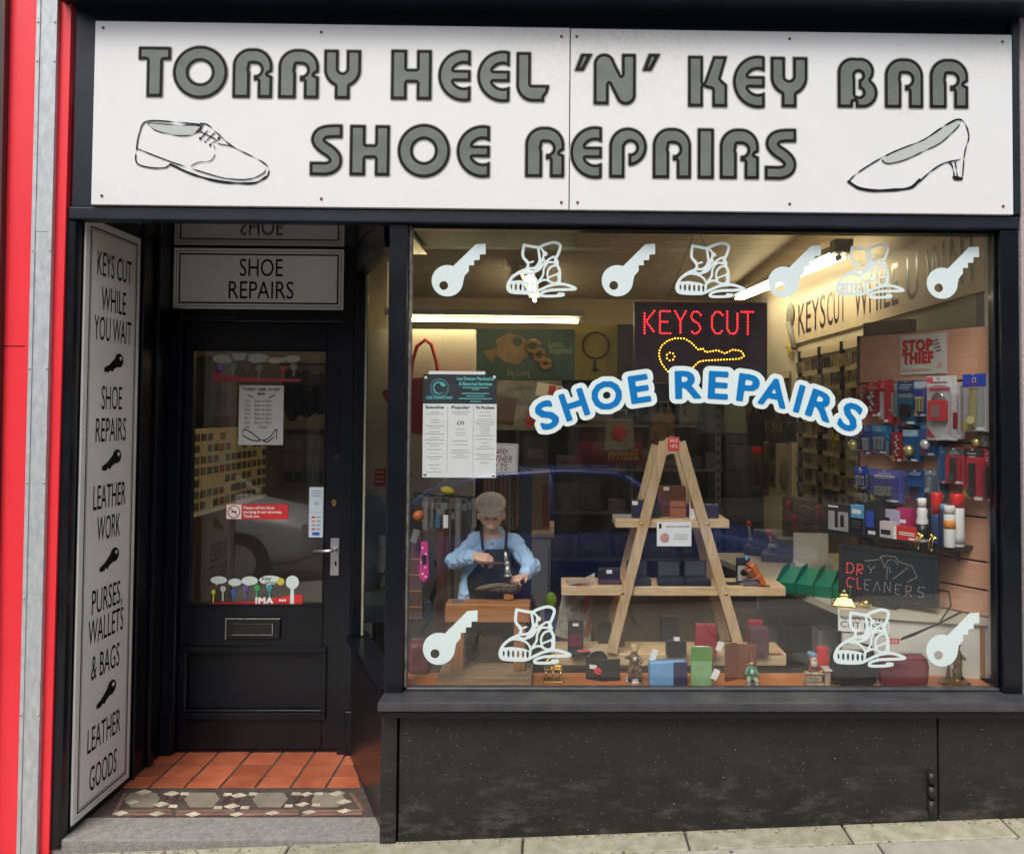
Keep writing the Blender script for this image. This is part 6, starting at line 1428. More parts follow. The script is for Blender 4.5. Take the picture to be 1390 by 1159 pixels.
for i, (px, y0, y1, w, k, lb_) in enumerate([(578, 674, 720, 7, 2, 'short grey strap near the left end of the rail'), (585, 676, 716, 7, 2, 'wide grey strap second along the rail'), (592, 676, 722, 5, 3, 'slate strap beside the wide grey one'), (598, 684, 880, 9, 1, 'long reddish brown belt reaching almost to the board'), (607, 676, 860, 6, 1, 'long slim brown belt right of the reddish belt'), (615, 690, 866, 5, 0, 'long dark belt left of the figure elbow'), (622, 676, 750, 6, 2, 'mid length grey strap above the figure elbow'), (630, 678, 735, 6, 0, 'dark strap behind the sleeve'), (637, 676, 730, 6, 3, 'slate strap beside the figure shoulder'), (603, 676, 700, 8, 0, 'short dark strap with broad buckle'), (644, 676, 716, 6, 2, 'grey strap nearest the cap')]):
    strap(px, y0, y1, w, mstr[k], RY - .03 + (i % 3) * .02, lb_)
for px, m, lb_ in ((594, M_('str_blue', (.02, .12, .22)), 'blue pendant tag on the strap rail'), (605, m_tagw, 'white price ticket hanging from the strap rail')): p = P(px, 708, RY - .05); tag(G().box(-.012, .012, 0, .004, -.03, .03, .002).obj('ticket', m, loc=p), lb_, 'ticket')
p = P(608, 666, RY - .02); tag(G().sph((0, 0, 0), (.035, .03, .018), (0, .3, 0)).obj('yellow_cloth', M_('yellow_cloth', (.5, .38, .02), .9), loc=p), 'crumpled yellow cloth resting on the strap rail', 'cloth')
# pink tie with dots
m_pink = M_('hot_pink', (.62, .03, .22), .5); a = P(576, 735, .55); t = thing('tie', 'hot pink tie with pale dots hanging low on the left', 'tie', a)
h = (790 - 735) * mpp(.55); w = 6 * mpp(.55)
G().prism([(-w * .7, 0), (w * .7, 0), (w * 1.1, -h * .85), (0, -h), (-w * 1.1, -h * .85)], 0, .008).obj('blade', m_pink, t)
for x, z in ((-.4, .15), (.4, .3), (-.5, .5), (.3, .62), (-.3, .78), (.4, .85)): G().cyl((x * w, -.0005, -z * h), (x * w, -.002, -z * h), .0045, seg=8).obj('dot', m_tagw, t)
G().box(-w * .5, w * .5, -.004, -.001, -h * .55, -h * .32).obj('label_card', m_blk, t)
# tartan scarf roll with orange knob
m_tart = mat('tartan', (.14, .05, .035), .9, col2=(.05, .05, .05), vs=18, stretch=(3, 3, 1)); p = P(565, 760, .60)
t = thing('tartan_scarf', 'dark tartan scarf hanging beside an orange ball at the left window post', 'scarf', p); h = 78 * mpp(.6)
G().hexa([(-.030, -.015, -h), (.035, -.015, -h), (.035, .015, -h), (-.030, .015, -h)], [(-.022, -.015, h * .45), (.022, -.015, h * .45), (.022, .015, h * .45), (-.022, .015, h * .45)]).obj('cloth', m_tart, t)
for k in range(4): G().box(-.028, .030, -.0175, -.0155, -h * .8 + k * .07, -h * .8 + k * .07 + .006).obj('stripe', M_('tart_stripe', (.30, .16, .04)), t)
p = P(568, 700, .56); tag(G().sph((0, 0, 0), .024, seg=16, rings=10).obj('orange_ball', M_('orange_ball', (.45, .10, .02), .4), loc=p), 'dull orange ball at the neck of the tartan scarf', 'ball')
p = P(563, 728, .54); tag(G().box(-.016, .016, 0, .01, -.03, .03, .003).obj('silver_tag', m_steel, loc=p, rot=(0, .3, 0)), 'silver tag hanging over the tartan scarf', 'tag')
# red handbag cutout high on the partition
RB = 2.12; t = thing('red_bag', 'large red shopping bag with looped handle hanging on the white partition', 'bag', (0, 0, 0))
bp = [(518, 532), (560, 514), (640, 506), (640, 520), (606, 566), (578, 590), (560, 588), (540, 568)]
pts = [P(x, y, RB) for x, y in bp]; g = G(); g.prism([(p.x, p.z) for p in pts][::-1], RB - .05, RB + .03); bmesh.ops.bevel(g.bm, geom=g.bm.edges[:], offset=.012, segments=2, affect='EDGES'); g.obj('body', M_('bag_red', (.62, .03, .06), .45), t)
G().tube([pc(*q, RB) for q in ((556, 520), (560, 490), (566, 470), (577, 461), (586, 468), (592, 490), (596, 516))], .012, 8).obj('handle', M_('bag_red', (.36, .012, .03)), t)
# office chair with blue jacket, seen through the side pane
t = thing('chair', 'blue grey upholstered chair behind the side pane with a jacket over its back', 'chair', (P(520, 800, 1.35).x, 1.35, FZ), rz=.25)
m_jk = mat('jacket_blue', (.065, .085, .12), .9, bump=.6, bs=18)
G().box(-.24, .24, -.23, .23, .50, .60, .04).obj('seat', m_jk, t); g = G(); g.box(-.22, .22, .20, .27, .66, 1.12, .03); g.sph((-.08, .16, .95), (.16, .07, .20)).sph((.1, .17, .9), (.13, .06, .22)).sph((-.12, .12, .72), (.14, .10, .14)); g.obj('jacket', m_jk, t, remesh=.02)
G().tube([(-.02, .22, .12), (-.02, .30, .5), (0, .26, .7)], .022).cyl((0, 0, .1), (0, 0, .5), .03).obj('stem', m_blk, t)
for k in range(5): a_ = k * 2 * PI / 5; G().tube([(0, 0, .12), (.26 * math.cos(a_), .26 * math.sin(a_), .05)], .02).sph((.27 * math.cos(a_), .27 * math.sin(a_), .03), .03).obj('leg', m_blk, t)
for s in (-1, 1): G().tube([(s * .24, -.1, .56), (s * .29, -.12, .72), (s * .29, .1, .74)], .016).obj('arm', m_blk, t)
p = P(516, 648, 2.19); tag(G().box(-.035, .035, 0, .004, -.055, .055).obj('red_notice', m_cr, loc=p), 'small red notice on the partition seen through the side pane', 'notice')
t = bpy.data.objects['red_notice']
for k in range(3): G().box(-.026, .022, -.002, -.0005, .03 - k * .03, .038 - k * .03).obj('text_line', m_tagw, t)
# white leather sign
LY = .80; a, b = P(640, 601, LY), P(703, 642, LY); c = (a + b) / 2; w, h = (b.x - a.x) / 2, (a.z - b.z) / 2
t = thing('leather_sign', 'white sign with dark red leather lettering half hidden by the services poster', 'sign', c, rot=(-.05, .03, 0)); G().box(-w, w, 0, .005, -h, h, .004).obj('board', m_tagw, t)
m_dkr = M_('dark_red_ink', (.30, .03, .05)); g = G(); frame_lines(g, -w, w, -h, h, T(0, -.001, 0), .006, .0015, 0); g.obj('border_line', m_dkr, t, norm=False)
for s_, z, ww in (('Quality', .52, .9), ('LEATHER', -.05, 1.3), ('BELTS', -.58, .9)): V, Fs = text2d(s_, h * .42, width=w * ww); G().flat([(x + z_ * .25, z_) for x, z_ in V], Fs, T(w * .12, -.0015, h * z)).obj('text_line', m_dkr, t, norm=False)
# services poster on the glass
t = thing('services_poster', 'printed price poster with black and turquoise heading stuck inside the window glass', 'poster', P(624, 578, .027)); u = SC * (3.227 / 3.216)
w, h = 50 * u, 70 * u; G().box(-w, w, 0, .0012, -h, h).obj('paper', m_paper, t); G().box(-w * .86, w * .68, .0013, .003, h - .002, h + .012).obj('folded_top', m_tagw, t)
m_tq = M_('turquoise_ink', (.12, .50, .55)); m_nk = M_('heading_black', (.012, .016, .022)); m_gp = M_('grey_print', (.30, .30, .32))
G().box(-w, w, -.0008, -.0001, h * .43, h).obj('heading', m_nk, t)
cx_, cz_ = -w * .56, h * .73
for r_ in (.036, .031): G().tube([(cx_ + r_ * math.cos(a), -.0012, cz_ + r_ * math.sin(a)) for a in np.linspace(0, 2 * PI, 30)], .0007, 4).obj('logo_ring', m_tq, t)
G().tube([(cx_ + .022 * math.cos(a), -.0015, cz_ + .022 * math.sin(a)) for a in np.linspace(.9, 5.4, 18)], [.001 + .003 * math.sin(k / 17 * PI) for k in range(18)], 5).sph((cx_ + .012, -.0015, cz_ + .014), (.012, .001, .007), (0, .6, 0)).obj('logo_bird', m_tq, t)
V, Fs = text2d('LEE DUNCAN', .010, width=w * .72, bold=.06); G().flat(V, Fs, T(cx_, -.0014, cz_ - .036)).obj('text_line', m_tq, t, norm=False)
for s_, z, ww, hh in (('Lee Duncan Mechanical', .92, 1.02, .012), ('& Electrical Services', .82, .90, .012)): V, Fs = text2d(s_, hh, width=w * ww, bold=.07); G().flat(V, Fs, T(w * .42, -.0014, h * z)).obj('text_line', m_tq, t, norm=False)
for z, ww in ((.745, .7), (.71, .2), (.63, .75), (.58, .5), (.53, .9), (.475, .3)): G().box(w * .42 - w * ww / 2, w * .42 + w * ww / 2, -.0012, -.0004, h * z - .0017, h * z + .0017).obj('fine_print', m_tq, t)
for x, s_ in ((-.68, 'Executive'), (.02, 'Popular'), (.69, 'Fix Me please')): V, Fs = text2d(s_, .010, width=w * .5, bold=.05); G().flat(V, Fs, T(w * x, -.001, h * .36)).obj('text_line', m_ink, t, norm=False)
V, Fs = text2d('£30', .014, width=w * .2); G().flat(V, Fs, T(w * .02, -.001, h * .06)).obj('price', m_ink, t, norm=False)
for x in (-.33, .37): G().box(w * x - .0005, w * x + .0005, -.001, -.0002, -h * .9, h * .38).obj('column_rule', m_gp, t)
g = G(); rr = random.Random(4)
for col, x in enumerate((-.68, .02, .69)):
    z = .27
    while z > (-.9, -.62, -.72)[col]:
        if not (col == 1 and -.05 < z < .18):
            ww = rr.uniform(.2, .56) * w; g.box(w * x - ww / 2, w * x + ww / 2, -.0008, -.0002, h * z - .0011, h * z + .0011)
        z -= rr.choice((.045, .045, .07, .11))
g.obj('fine_print', M_('pale_print', (.42, .42, .45)), t, kind='stuff')
for q in ((-.93, .93), (.93, .95), (-.93, -.94), (.93, -.95)): G().sph((w * q[0], -.002, h * q[1]), (.006, .002, .006), seg=10, rings=6).obj('suction_dot', m_tagw if q[1] > 0 else m_steel, t)
# green key poster, glossy bag photo, yellow board
GY = 2.9
def board(name, x0, x1, y0, y1, Y, m, label, cat='poster', th=.01):
    a, b = P(x0, y0, Y), P(x1, y1, Y); c = (a + b) / 2; w, h = (b.x - a.x) / 2, (a.z - b.z) / 2; t = thing(name, label, cat, c); G().box(-w, w, 0, th, -h, h).obj('board', m, t); return t, w, h
t, w, h = board('key_poster', 642, 780, 446, 516, GY, mat('teal_board', (.030, .075, .075), .5, var=.2, vs=3), 'dark teal poster picturing large brass keys behind the services poster')
m_kp = mat('poster_brass', (.30, .19, .085), .5, col2=(.16, .10, .05), vs=12)
X, Z = grid(-1.2, 2.2, -1.0, 1.0, .05)
def polyprint(pts, m, nm, y=-.004, par=None): g = G(); g.prism([(x * w, z * h) for x, z in pts], y, y + .003); return g.obj(nm, m, par or t)
polyprint([(-.80, .10), (-.62, -.35), (-.55, .0), (-.38, -.28), (-.1, -.40), (.08, -.05), (.12, .45), (-.05, .70), (-.30, .85), (-.55, .55), (-.52, .25)], m_kp, 'key_picture')
G().cyl((-w * .12, -.005, h * .5), (-w * .12, -.008, h * .5), .035, seg=16).obj('key_hole', M_('teal_dk', (.02, .05, .05)), t)
for cx, cz, r in ((.18, .30, .24), (.30, -.05, .22), (.42, -.38, .18)): G().tube([(w * cx + r * w * .5 * math.cos(a), -.012, h * cz + r * h * .9 * math.sin(a)) for a in np.linspace(0, 2 * PI, 14)], .022, 6).obj('ring_picture', m_kp, t)
m_py = M_('poster_text', (.30, .33, .22))
for s_, x, z in (('Locks', .62, .42), ('Supplied', .72, .18), ('Key Cutting', -.1, -.72)): V, Fs = text2d(s_, .045, width=w * (.28 if s_ == 'Locks' else .45)); G().flat(V, Fs, T(w * x, -.002, h * z)).obj('text_line', m_py, t, norm=False)
t, w, h = board('bag_photo_poster', 668, 762, 516, 584, 2.7, mat('photo_mix', (.10, .08, .07), .25, col2=(.45, .42, .40), vs=5, stretch=(1, 1, 2.4)), 'glossy photo poster in brown and white below the teal poster')
for (x0, x1, z0, z1, m) in ((.2, .95, .45, .98, m_tagw), (.55, .75, .5, .95, m_cr), (.82, .96, .4, .9, m_cr), (-.9, -.3, -.9, .2, M_('ph_brown', (.16, .08, .04))), (.05, .3, -.8, -.2, m_cr)):
    G().box(w * x0, w * x1, -.003 - abs(x0) * .001, -.0005, h * z0, h * z1, 0).obj('picture_patch', m, t, rot=(0, .15, 0))
t, w, h = board('yellow_board', 776, 838, 440, 516, 3.3, mat('ochre_board', (.27, .22, .05), .6, var=.1), 'ochre yellow board with a plain outlined key beside the teal poster', th=.012)
G().tube([(w * .05 + .10 * math.cos(a), -.006, h * .25 + .10 * math.sin(a)) for a in np.linspace(0, 2 * PI, 24)], .008, 6).tube([(w * .05, -.006, h * .25 - .1), (w * .0, -.006, -h * .7)], .012, 6).tube([(w * .02, -.006, -h * .6), (w * .2, -.006, -h * .62)], .010, 6).obj('key_outline', M_('sepia', (.05, .035, .02)), t)
t, w, h = board('dark_board', 838, 862, 440, 560, 3.2, m_dark, 'blackish panel between the ochre board and the hanging light sign', cat='panel')
# hanging bags at the back
def tote(x0, x1, y0, y1, Y, m, label, name='tote_bag', cat='bag', hand=True):
    a, b = P(x0, y0, Y), P(x1, y1, Y); c = Vector(((a.x + b.x) / 2, Y, b.z)); w, h = b.x - a.x, a.z - b.z; t = thing(name, label, cat, c)
    g = G(); g.hexa([(-w / 2, 0, 0), (w / 2, 0, 0), (w / 2, .06, 0), (-w / 2, .06, 0)], [(-w * .42, 0, h), (w * .42, 0, h), (w * .42, .03, h), (-w * .42, .03, h)]); bmesh.ops.bevel(g.bm, geom=g.bm.edges[:], offset=.01, segments=2, affect='EDGES'); g.obj('body', m, t)
    if hand: G().tube([(-w * .25, .02, h * .95), (-w * .2, .02, h * 1.25), (w * .2, .02, h * 1.25), (w * .25, .02, h * .95)], .008, 6).obj('handle', m, t)
    return t, w, h
t, w, h = tote(820, 862, 568, 612, 3.0, M_('canvas_pale', (.17, .17, .15), .8), 'pale canvas tote with a red flower print hanging at the back'); G().sph((0, -.006, h * .55), (w * .22, .004, h * .25)).obj('red_print', M_('rose_print', (.35, .03, .04)), t)
tote(948, 975, 545, 588, 2.6, M_('bag_bluegrey', (.07, .10, .12), .7), 'blue grey bag hanging behind the R of the arched lettering'); tote(980, 1014, 548, 590, 2.7, M_('bag_sage', (.12, .16, .13), .7), 'sage green bag hanging right of the ladder top')
tote(880, 918, 560, 618, 3.1, mat('bag_animal', (.20, .11, .045), .7, col2=(.04, .025, .015), vs=14), 'brown patterned bag hanging behind the top of the ladder')
tote(1016, 1040, 560, 605, 2.9, m_lblack, 'black shoulder bag hanging right of the sage bag')
t, w, h = board('wheel_sign', 780, 872, 600, 632, 3.6, M_('oval_red', (.09, .008, .010), .5), 'dark red sign with yellow wheel lettering low on the rear wall', cat='sign'); V, Fs = text2d('WHEEL', h * .9, width=w * .95, bold=.08); G().flat([(x + z_ * .3, z_) for x, z_ in V], Fs, T(w * .45, -.003, 0)).obj('lettering', M_('yellow_letters', (.26, .16, .02)), t, norm=False)
# rear racks
t = thing('rear_rack', 'dark shelving rack crowded with goods across the rear of the shop', 'rack', (0, 0, 0)); RY2 = 4.1
a, b = P(700, 620, RY2), P(1010, 620, RY2)
for z in (.35, .75, 1.12, 1.5): G().box(a.x, b.x, RY2, RY2 + .35, z - .02, z).obj('shelf', M_('rack_shelf', (.10, .09, .08), .6), t)
for x in (a.x, (a.x + b.x) / 2, b.x - .03): G().box(x, x + .03, RY2 - .01, RY2 + .36, .03, 2.0).obj('upright', M_('rack_steel', (.07, .08, .09), .4, metal=.3), t)
rr = random.Random(11); cols = [(.04, .03, .022), (.02, .02, .025), (.07, .06, .045), (.06, .012, .012), (.02, .035, .06), (.09, .08, .06), (.012, .012, .012), (.04, .05, .035)]; n = 0
for z in (.35, .75, 1.12, 1.5):
    x = a.x + .06; nk = -1
    while x < b.x - .32:
        w = rr.uniform(.10, .30); h = rr.uniform(.09, .28); k = rr.randrange(8); n += 1; nk += 1; d_ = rr.uniform(.1, .2)
        zr = thing('stock_box', '%s %s carton, %s along the %s shelf of the dim rear rack' % ('low' if h < .15 else ('tall' if h > .22 else 'squarish'), ['brown', 'charcoal', 'tan', 'dark red', 'slate blue', 'beige', 'black', 'olive'][k], ['first', 'second', 'third', 'fourth', 'fifth', 'sixth', 'seventh', 'eighth', 'ninth', 'tenth', 'eleventh', 'twelfth', 'thirteenth', 'fourteenth'][min(nk, 13)], {.35: 'bottom', .75: 'second lowest', 1.12: 'second highest', 1.5: 'top'}[z]), 'box', (x + w / 2, RY2 + .05, z), group='dim goods on the rear rack')
        G().box(-w / 2, w / 2, 0, d_, 0, h, .004).obj('carton', M_('stock%d' % k, cols[k], .6), zr)
        if rr.random() < .6: G().box(-w * .3, w * .3, -.003, -.0005, h * .3, h * .6).obj('label_patch', M_('stockl%d' % (n % 3), ((.10, .09, .08), (.09, .02, .02), (.09, .07, .03))[n % 3]), zr)
        x += w + rr.uniform(.01, .08)
# cream cabinet with wood top behind the figure
a, b = P(708, 716, 1.5), P(746, 900, 1.5); t = thing('side_cabinet', 'cream cabinet with pine top standing behind the cobbler figure', 'cabinet', ((a.x + b.x) / 2, 1.5, FZ)); w = (b.x - a.x) / 2; h = P(700, 722, 1.5).z - FZ
G().box(-w, w, 0, .5, .0, h - .03).obj('carcass', M_('cab_cream', (.42, .40, .36), .5), t); G().box(-w - .01, w + .02, -.02, .5, h - .029, h, .004).obj('top', m_pine, t); G().box(w - .012, w - .004, -.006, -.0005, .1, h - .08).obj('door_edge', m_mach, t)
a = P(714, 640, 1.0); t = thing('display_post', 'blue black display post with arms standing behind the cobbler cap', 'stand', (a.x, 1.0, FZ)); G().box(-.03, .03, 0, .05, .0, a.z - FZ).obj('post', mat('post_navy', (.012, .017, .035), .4), t)
for z in (.95, 1.15, 1.35): G().box(-.22, -.031, .01, .03, z, z + .02).obj('arm', m_blk, t)
rr = random.Random(3)
for k in range(9): x = a.x - .2 + k * .02; c_ = rr.choice([(.05, .03, .02), (.14, .05, .03), (.03, .03, .035), (.10, .08, .07)]); tag(G().box(-.008, .008, 0, .006, -.28 - rr.random() * .12, 0, .002).obj('hanging_belt', M_('hb%d' % (k % 4), c_), loc=(x, 1.0 - .004, 1.345)), ('%s leather belt, %s from the left on the post behind the cap' % ({(.05, .03, .02): 'dark', (.14, .05, .03): 'reddish', (.03, .03, .035): 'black', (.10, .08, .07): 'taupe'}[c_], ['first', 'second', 'third', 'fourth', 'fifth', 'sixth', 'seventh', 'eighth', 'ninth'][k])), 'belt', 'belts hanging on the post behind the cobbler cap')
a, b = P(722, 665, 1.7), P(746, 724, 1.7); t = thing('tall_case', 'tan and red display case on the cream cabinet', 'case', ((a.x + b.x) / 2, 1.6, P(0, 722, 1.5).z)); w = (b.x - a.x) / 2; G().box(-w, w, 0, .2, .001, .34).obj('case', M_('case_tan', (.20, .13, .07)), t); G().box(w * .2, w * .9, -.004, -.0005, .03, .26).obj('red_panel', M_('case_red', (.20, .02, .02)), t)
# dark crouched bag and lime cloth right of figure
t = thing('rucksack', 'black rucksack slumped on the display step beside the cobbler', 'bag', (P(722, 850, .48).x, .50, .463)); g = G(); g.sph((0, 0, .13), (.075, .05, .14)).sph((-.02, 0, .26), (.05, .04, .08)).sph((.05, -.01, .07), (.05, .05, .08)); g.obj('body', m_lblack, t, remesh=.006); G().tube([(-.03, -.05, .30), (.0, -.06, .36), (.03, -.05, .28), (.05, -.05, .15)], .006).obj('strap', M_('strap_slate', (.06, .065, .07)), t)
t = thing('folded_cloths', 'lime green cloth on a royal blue cloth hanging left of the ladder shelf', 'cloths', (P(748, 815, .6).x, .6, .463)); G().hexa([(-.03, 0, 0), (.05, 0, 0), (.05, .02, 0), (-.03, .02, 0)], [(-.028, 0, .27), (.02, 0, .27), (.02, .02, .27), (-.028, .02, .27)]).obj('blue_cloth', M_('cloth_blue', (.01, .03, .20), .9), t); G().sph((.0, -.005, .30), (.026, .02, .04)).obj('lime_cloth', M_('cloth_lime', (.22, .38, .02), .9), t)
# concrete block wall & steel upright at right rear
bw = struct(G().box(P(985, 600, 3.9).x, P(1040, 600, 3.9).x + .2, 3.9, 3.98, .0, 2.3).obj('rear_block_wall', M_('mortar_dark', (.02, .02, .02), .9)))
for r in range(9):
    for c in range(3):
        x0 = P(985, 600, 3.9).x + c * .24 - (r % 2) * .12; G().box(max(x0, P(985, 600, 3.9).x) + .004, min(x0 + .236, P(1040, 600, 3.9).x + .2), 3.885, 3.8995, .25 + r * .22, .25 + r * .22 + .212, .003).obj('block', mat('dark_block', (.05, .055, .055), .85, rnd=.2, bump=.3), bw)
t = thing('steel_upright', 'slotted grey steel upright standing behind the ladder shelf', 'post', (P(975, 650, 2.4).x, 2.4, FZ)); G().box(-.018, .018, 0, .02, 0, 2.0).obj('channel', M_('rack_steel2', (.12, .13, .14), .4, metal=.3), t); g = G()
for k in range(30): g.box(-.006, .006, -.002, -.0005, .1 + k * .06, .125 + k * .06)
g.obj('slots', m_ink, t, kind='stuff')
# shoe tree display cards
for k, (x0, x1, y0, y1, c, lb_) in enumerate(((1020, 1034, 606, 665, (.12, .07, .035), 'long brown packet with red top hanging before the far key boards'), (1036, 1044, 600, 672, (.10, .065, .04), 'slim brown packet hanging next to the red topped one'), (1053, 1075, 602, 670, (.34, .27, .20), 'beige blister card hanging before the far key boards'), (1062, 1082, 560, 600, (.05, .045, .04), 'black glove shaped packet above the beige card'))):
    a, b = P(x0, y0, 2.5), P(x1, y1, 2.5); t = thing('hanging_packet', lb_, 'packet', ((a.x + b.x) / 2, 2.5, b.z)); w, h = (b.x - a.x) / 2, a.z - b.z; G().box(-w, w, 0, .01, 0, h, .003).obj('card', M_('hp%d' % k, c, .5), t); G().sph((0, -.008, h * .4), (w * .6, .012, h * .3)).obj('insert', M_('hpi%d' % k, tuple(v * .5 for v in c), .4), t)
    if k == 0: G().box(-w, w, -.003, -.0005, h * .85, h).obj('red_top', m_cr, t)
# red handled tools on counter far end
for px, py in ((1070, 686), (1078, 705), (1110, 692)): p = P(px, py, 1.9); tag(G().cyl((0, 0, -.06), (0, 0, 0), .006).sph((0, 0, .01), (.014, .014, .018)).obj('red_knob_lever', m_rc, loc=p), {1070: 'red ball handle above the far machine', 1078: 'second red ball handle just below and right of the first', 1110: 'red ball handle nearest the key boards'}[px], 'handle')

# ================================================================== ORNAMENTS IN THE WINDOW
def orn(px, yb, Y, name, label, z=None): p = P(px, yb, Y); return thing(name, label, 'figurine', (p.x, Y, dz0 if z is None else z))
m_cer = M_('ceramic_tan', (.34, .24, .16), .3); m_cerb = mat('ceramic_brown', (.14, .075, .04), .3); m_cerw = M_('ceramic_white', (.60, .56, .48), .25); m_cerg = M_('ceramic_green', (.03, .22, .13), .3); m_flesh = M_('ceramic_flesh', (.55, .36, .25), .35)
t = orn(861, 917, .12, 'boy_figurine', 'ceramic boy in brown seated on a round cream base')
G().cyl((0, 0, 0), (0, 0, .014), .036, .034, 20).obj('base', m_cerw, t)
g = G(); g.cap((0, .01, .05), (0, .005, .098), .020, .018); g.cap((-.01, 0, .055), (-.02, -.028, .05), .011, .010); g.cap((-.02, -.028, .05), (-.018, -.024, .018), .009, .008); g.cap((.012, 0, .055), (.02, -.026, .052), .011, .010); g.cap((.02, -.026, .052), (.022, -.02, .018), .009, .008); g.cap((-.018, .0, .095), (-.034, -.012, .10), .008, .007); g.cap((.018, 0, .095), (.030, -.015, .075), .008, .007); g.sph((0, .015, .03), (.026, .020, .03)); g.obj('coat', m_cerb, t, remesh=.002)
g = G(); g.sph((0, 0, .128), .016, seg=14); g.sph((-.037, -.014, .106), .007); g.sph((.032, -.018, .072), .007); g.sph((0, -.015, .126), .003); g.obj('face', m_flesh, t, remesh=.0015); G().sph((0, .003, .136), (.018, .018, .013)).obj('hair', M_('straw_hair', (.45, .33, .16)), t); G().cyl((0, -.022, .088), (0, -.022, .102), .007, .008).obj('mug', m_cerw, t)
for s in (-1, 1): G().sph((s * .02, -.03, .018), (.009, .014, .008)).obj('shoe', m_lblack, t)
t = orn(1020, 922, .06, 'pixie_figurine', 'small ceramic pixie in green jacket with pointed hat')
g = G(); g.cap((0, .0, .035), (0, 0, .072), .015, .012); g.cap((-.014, 0, .07), (-.024, -.010, .055), .007, .006); g.cap((.014, 0, .07), (.022, -.012, .052), .007, .006); g.obj('jacket', m_cerg, t, remesh=.0018)
g = G(); g.cap((-.008, 0, .035), (-.016, -.022, .032), .010, .009); g.cap((-.016, -.022, .032), (-.014, -.02, .006), .008, .009); g.cap((.008, 0, .035), (.016, -.02, .030), .010, .009); g.cap((.016, -.02, .03), (.016, -.018, .006), .008, .009); g.sph((0, .01, .018), (.02, .014, .018)); g.obj('breeches', mat('ceramic_stone', (.42, .38, .30), .4, var=.3, vs=40), t, remesh=.0018)
G().sph((0, -.002, .094), (.010, .011, .013), seg=12).sph((0, -.013, .093), .003).obj('face', m_flesh, t, remesh=.0012); G().lathe([(.012, .100), (.009, .108), (.004, .118), (.001, .142)]).obj('hat', M_('hat_brown', (.16, .06, .05)), t); G().sph((0, -.014, .062), (.008, .006, .010)).obj('bird', m_cerw, t)
t = orn(1107, 923, .10, 'bearded_figurine', 'ceramic bearded old man in blue cap at a stone bench')
mst = mat('ceramic_stonework', (.34, .27, .19), .5, var=.45, vs=40, bump=.4, bs=120)
G().box(-.045, .025, -.032, .03, 0, .012, .003).box(-.042, .020, -.028, -.005, .013, .042, .004).box(-.046, .024, -.032, .0, .043, .052, .003).obj('bench', mst, t); G().box(.028, .050, -.03, .02, 0, .056, .003).obj('pillar', mst, t); G().box(.024, .056, -.034, .024, .057, .064, .002).obj('pillar_top', m_cerw, t)
g = G(); g.cap((-.006, .006, .045), (-.006, .004, .075), .022, .016); g.cap((-.02, .0, .07), (-.026, -.022, .058), .008, .006); g.cap((.01, 0, .07), (.02, -.022, .06), .008, .006); g.obj('coat', M_('coat_rust', (.20, .05, .03), .4), t, remesh=.002)
G().sph((-.010, -.008, .098), (.015, .014, .015), seg=14).sph((-.010, -.024, .098), .004).obj('face', m_flesh, t, remesh=.0015); G().sph((-.010, -.016, .084), (.014, .009, .016)).obj('beard', m_cerw, t); g = G(); g.sph((-.012, -.002, .112), (.019, .018, .013)).sph((-.022, -.004, .120), (.014, .012, .009)); g.obj('cap', M_('cap_blue', (.13, .25, .38), .4), t, remesh=.002)
G().cap((.012, -.028, .056), (.026, -.024, .062), .004, .003).obj('hammer', m_gold, t)
# brass shoemaker group, right corner
t = orn(1296, 922, .105, 'brass_statue', 'tall brass figure on a round base in the right corner'); g = G()
g.lathe([(.058, 0), (.060, .008), (.050, .014), (.030, .018)], (0, 0, 0), 20); g.cap((.01, 0, .02), (.012, 0, .075), .020, .014); g.cap((.012, 0, .075), (.010, 0, .12), .018, .016); g.sph((.008, 0, .140), .013); g.cap((.02, 0, .115), (.036, -.01, .098), .007, .006); g.cap((-.004, 0, .115), (-.024, -.01, .085), .007, .006); g.cap((-.026, 0, .016), (-.026, -.005, .07), .010, .006); g.cap((.0, .0, .05), (.03, .0, .018), .012, .010); g.lathe([(.016, .146), (.018, .150), (.009, .153), (.006, .160)], (.008, 0, 0), 12)
g.obj('body', mat('antique_brass', (.33, .22, .09), .35, 1.0, var=.4, vs=40), t, remesh=.002)
t = orn(751, 917, .13, 'brass_ornament', 'bright brass openwork ornament with little figures on a square base behind the sticker lace')
G().box(-.038, .038, -.03, .03, 0, .008, .002).obj('base', m_gold, t); g = G()
for x in (-.028, 0, .028):
    for y in (-.02, .02): g.cyl((x, y, .0081), (x, y, .048), .005, .004, 8)
g.box(-.036, .036, -.027, .027, .048, .054, .001); g.obj('pillars', m_gold, t)
g = G(); g.cap((-.005, 0, .06), (-.002, 0, .10), .013, .010); g.sph((-.002, 0, .118), .010); g.cap((0, 0, .06), (.028, -.01, .06), .009, .007); g.cap((-.01, 0, .095), (-.026, -.01, .08), .006, .005); g.obj('figure', m_gold, t, remesh=.002)

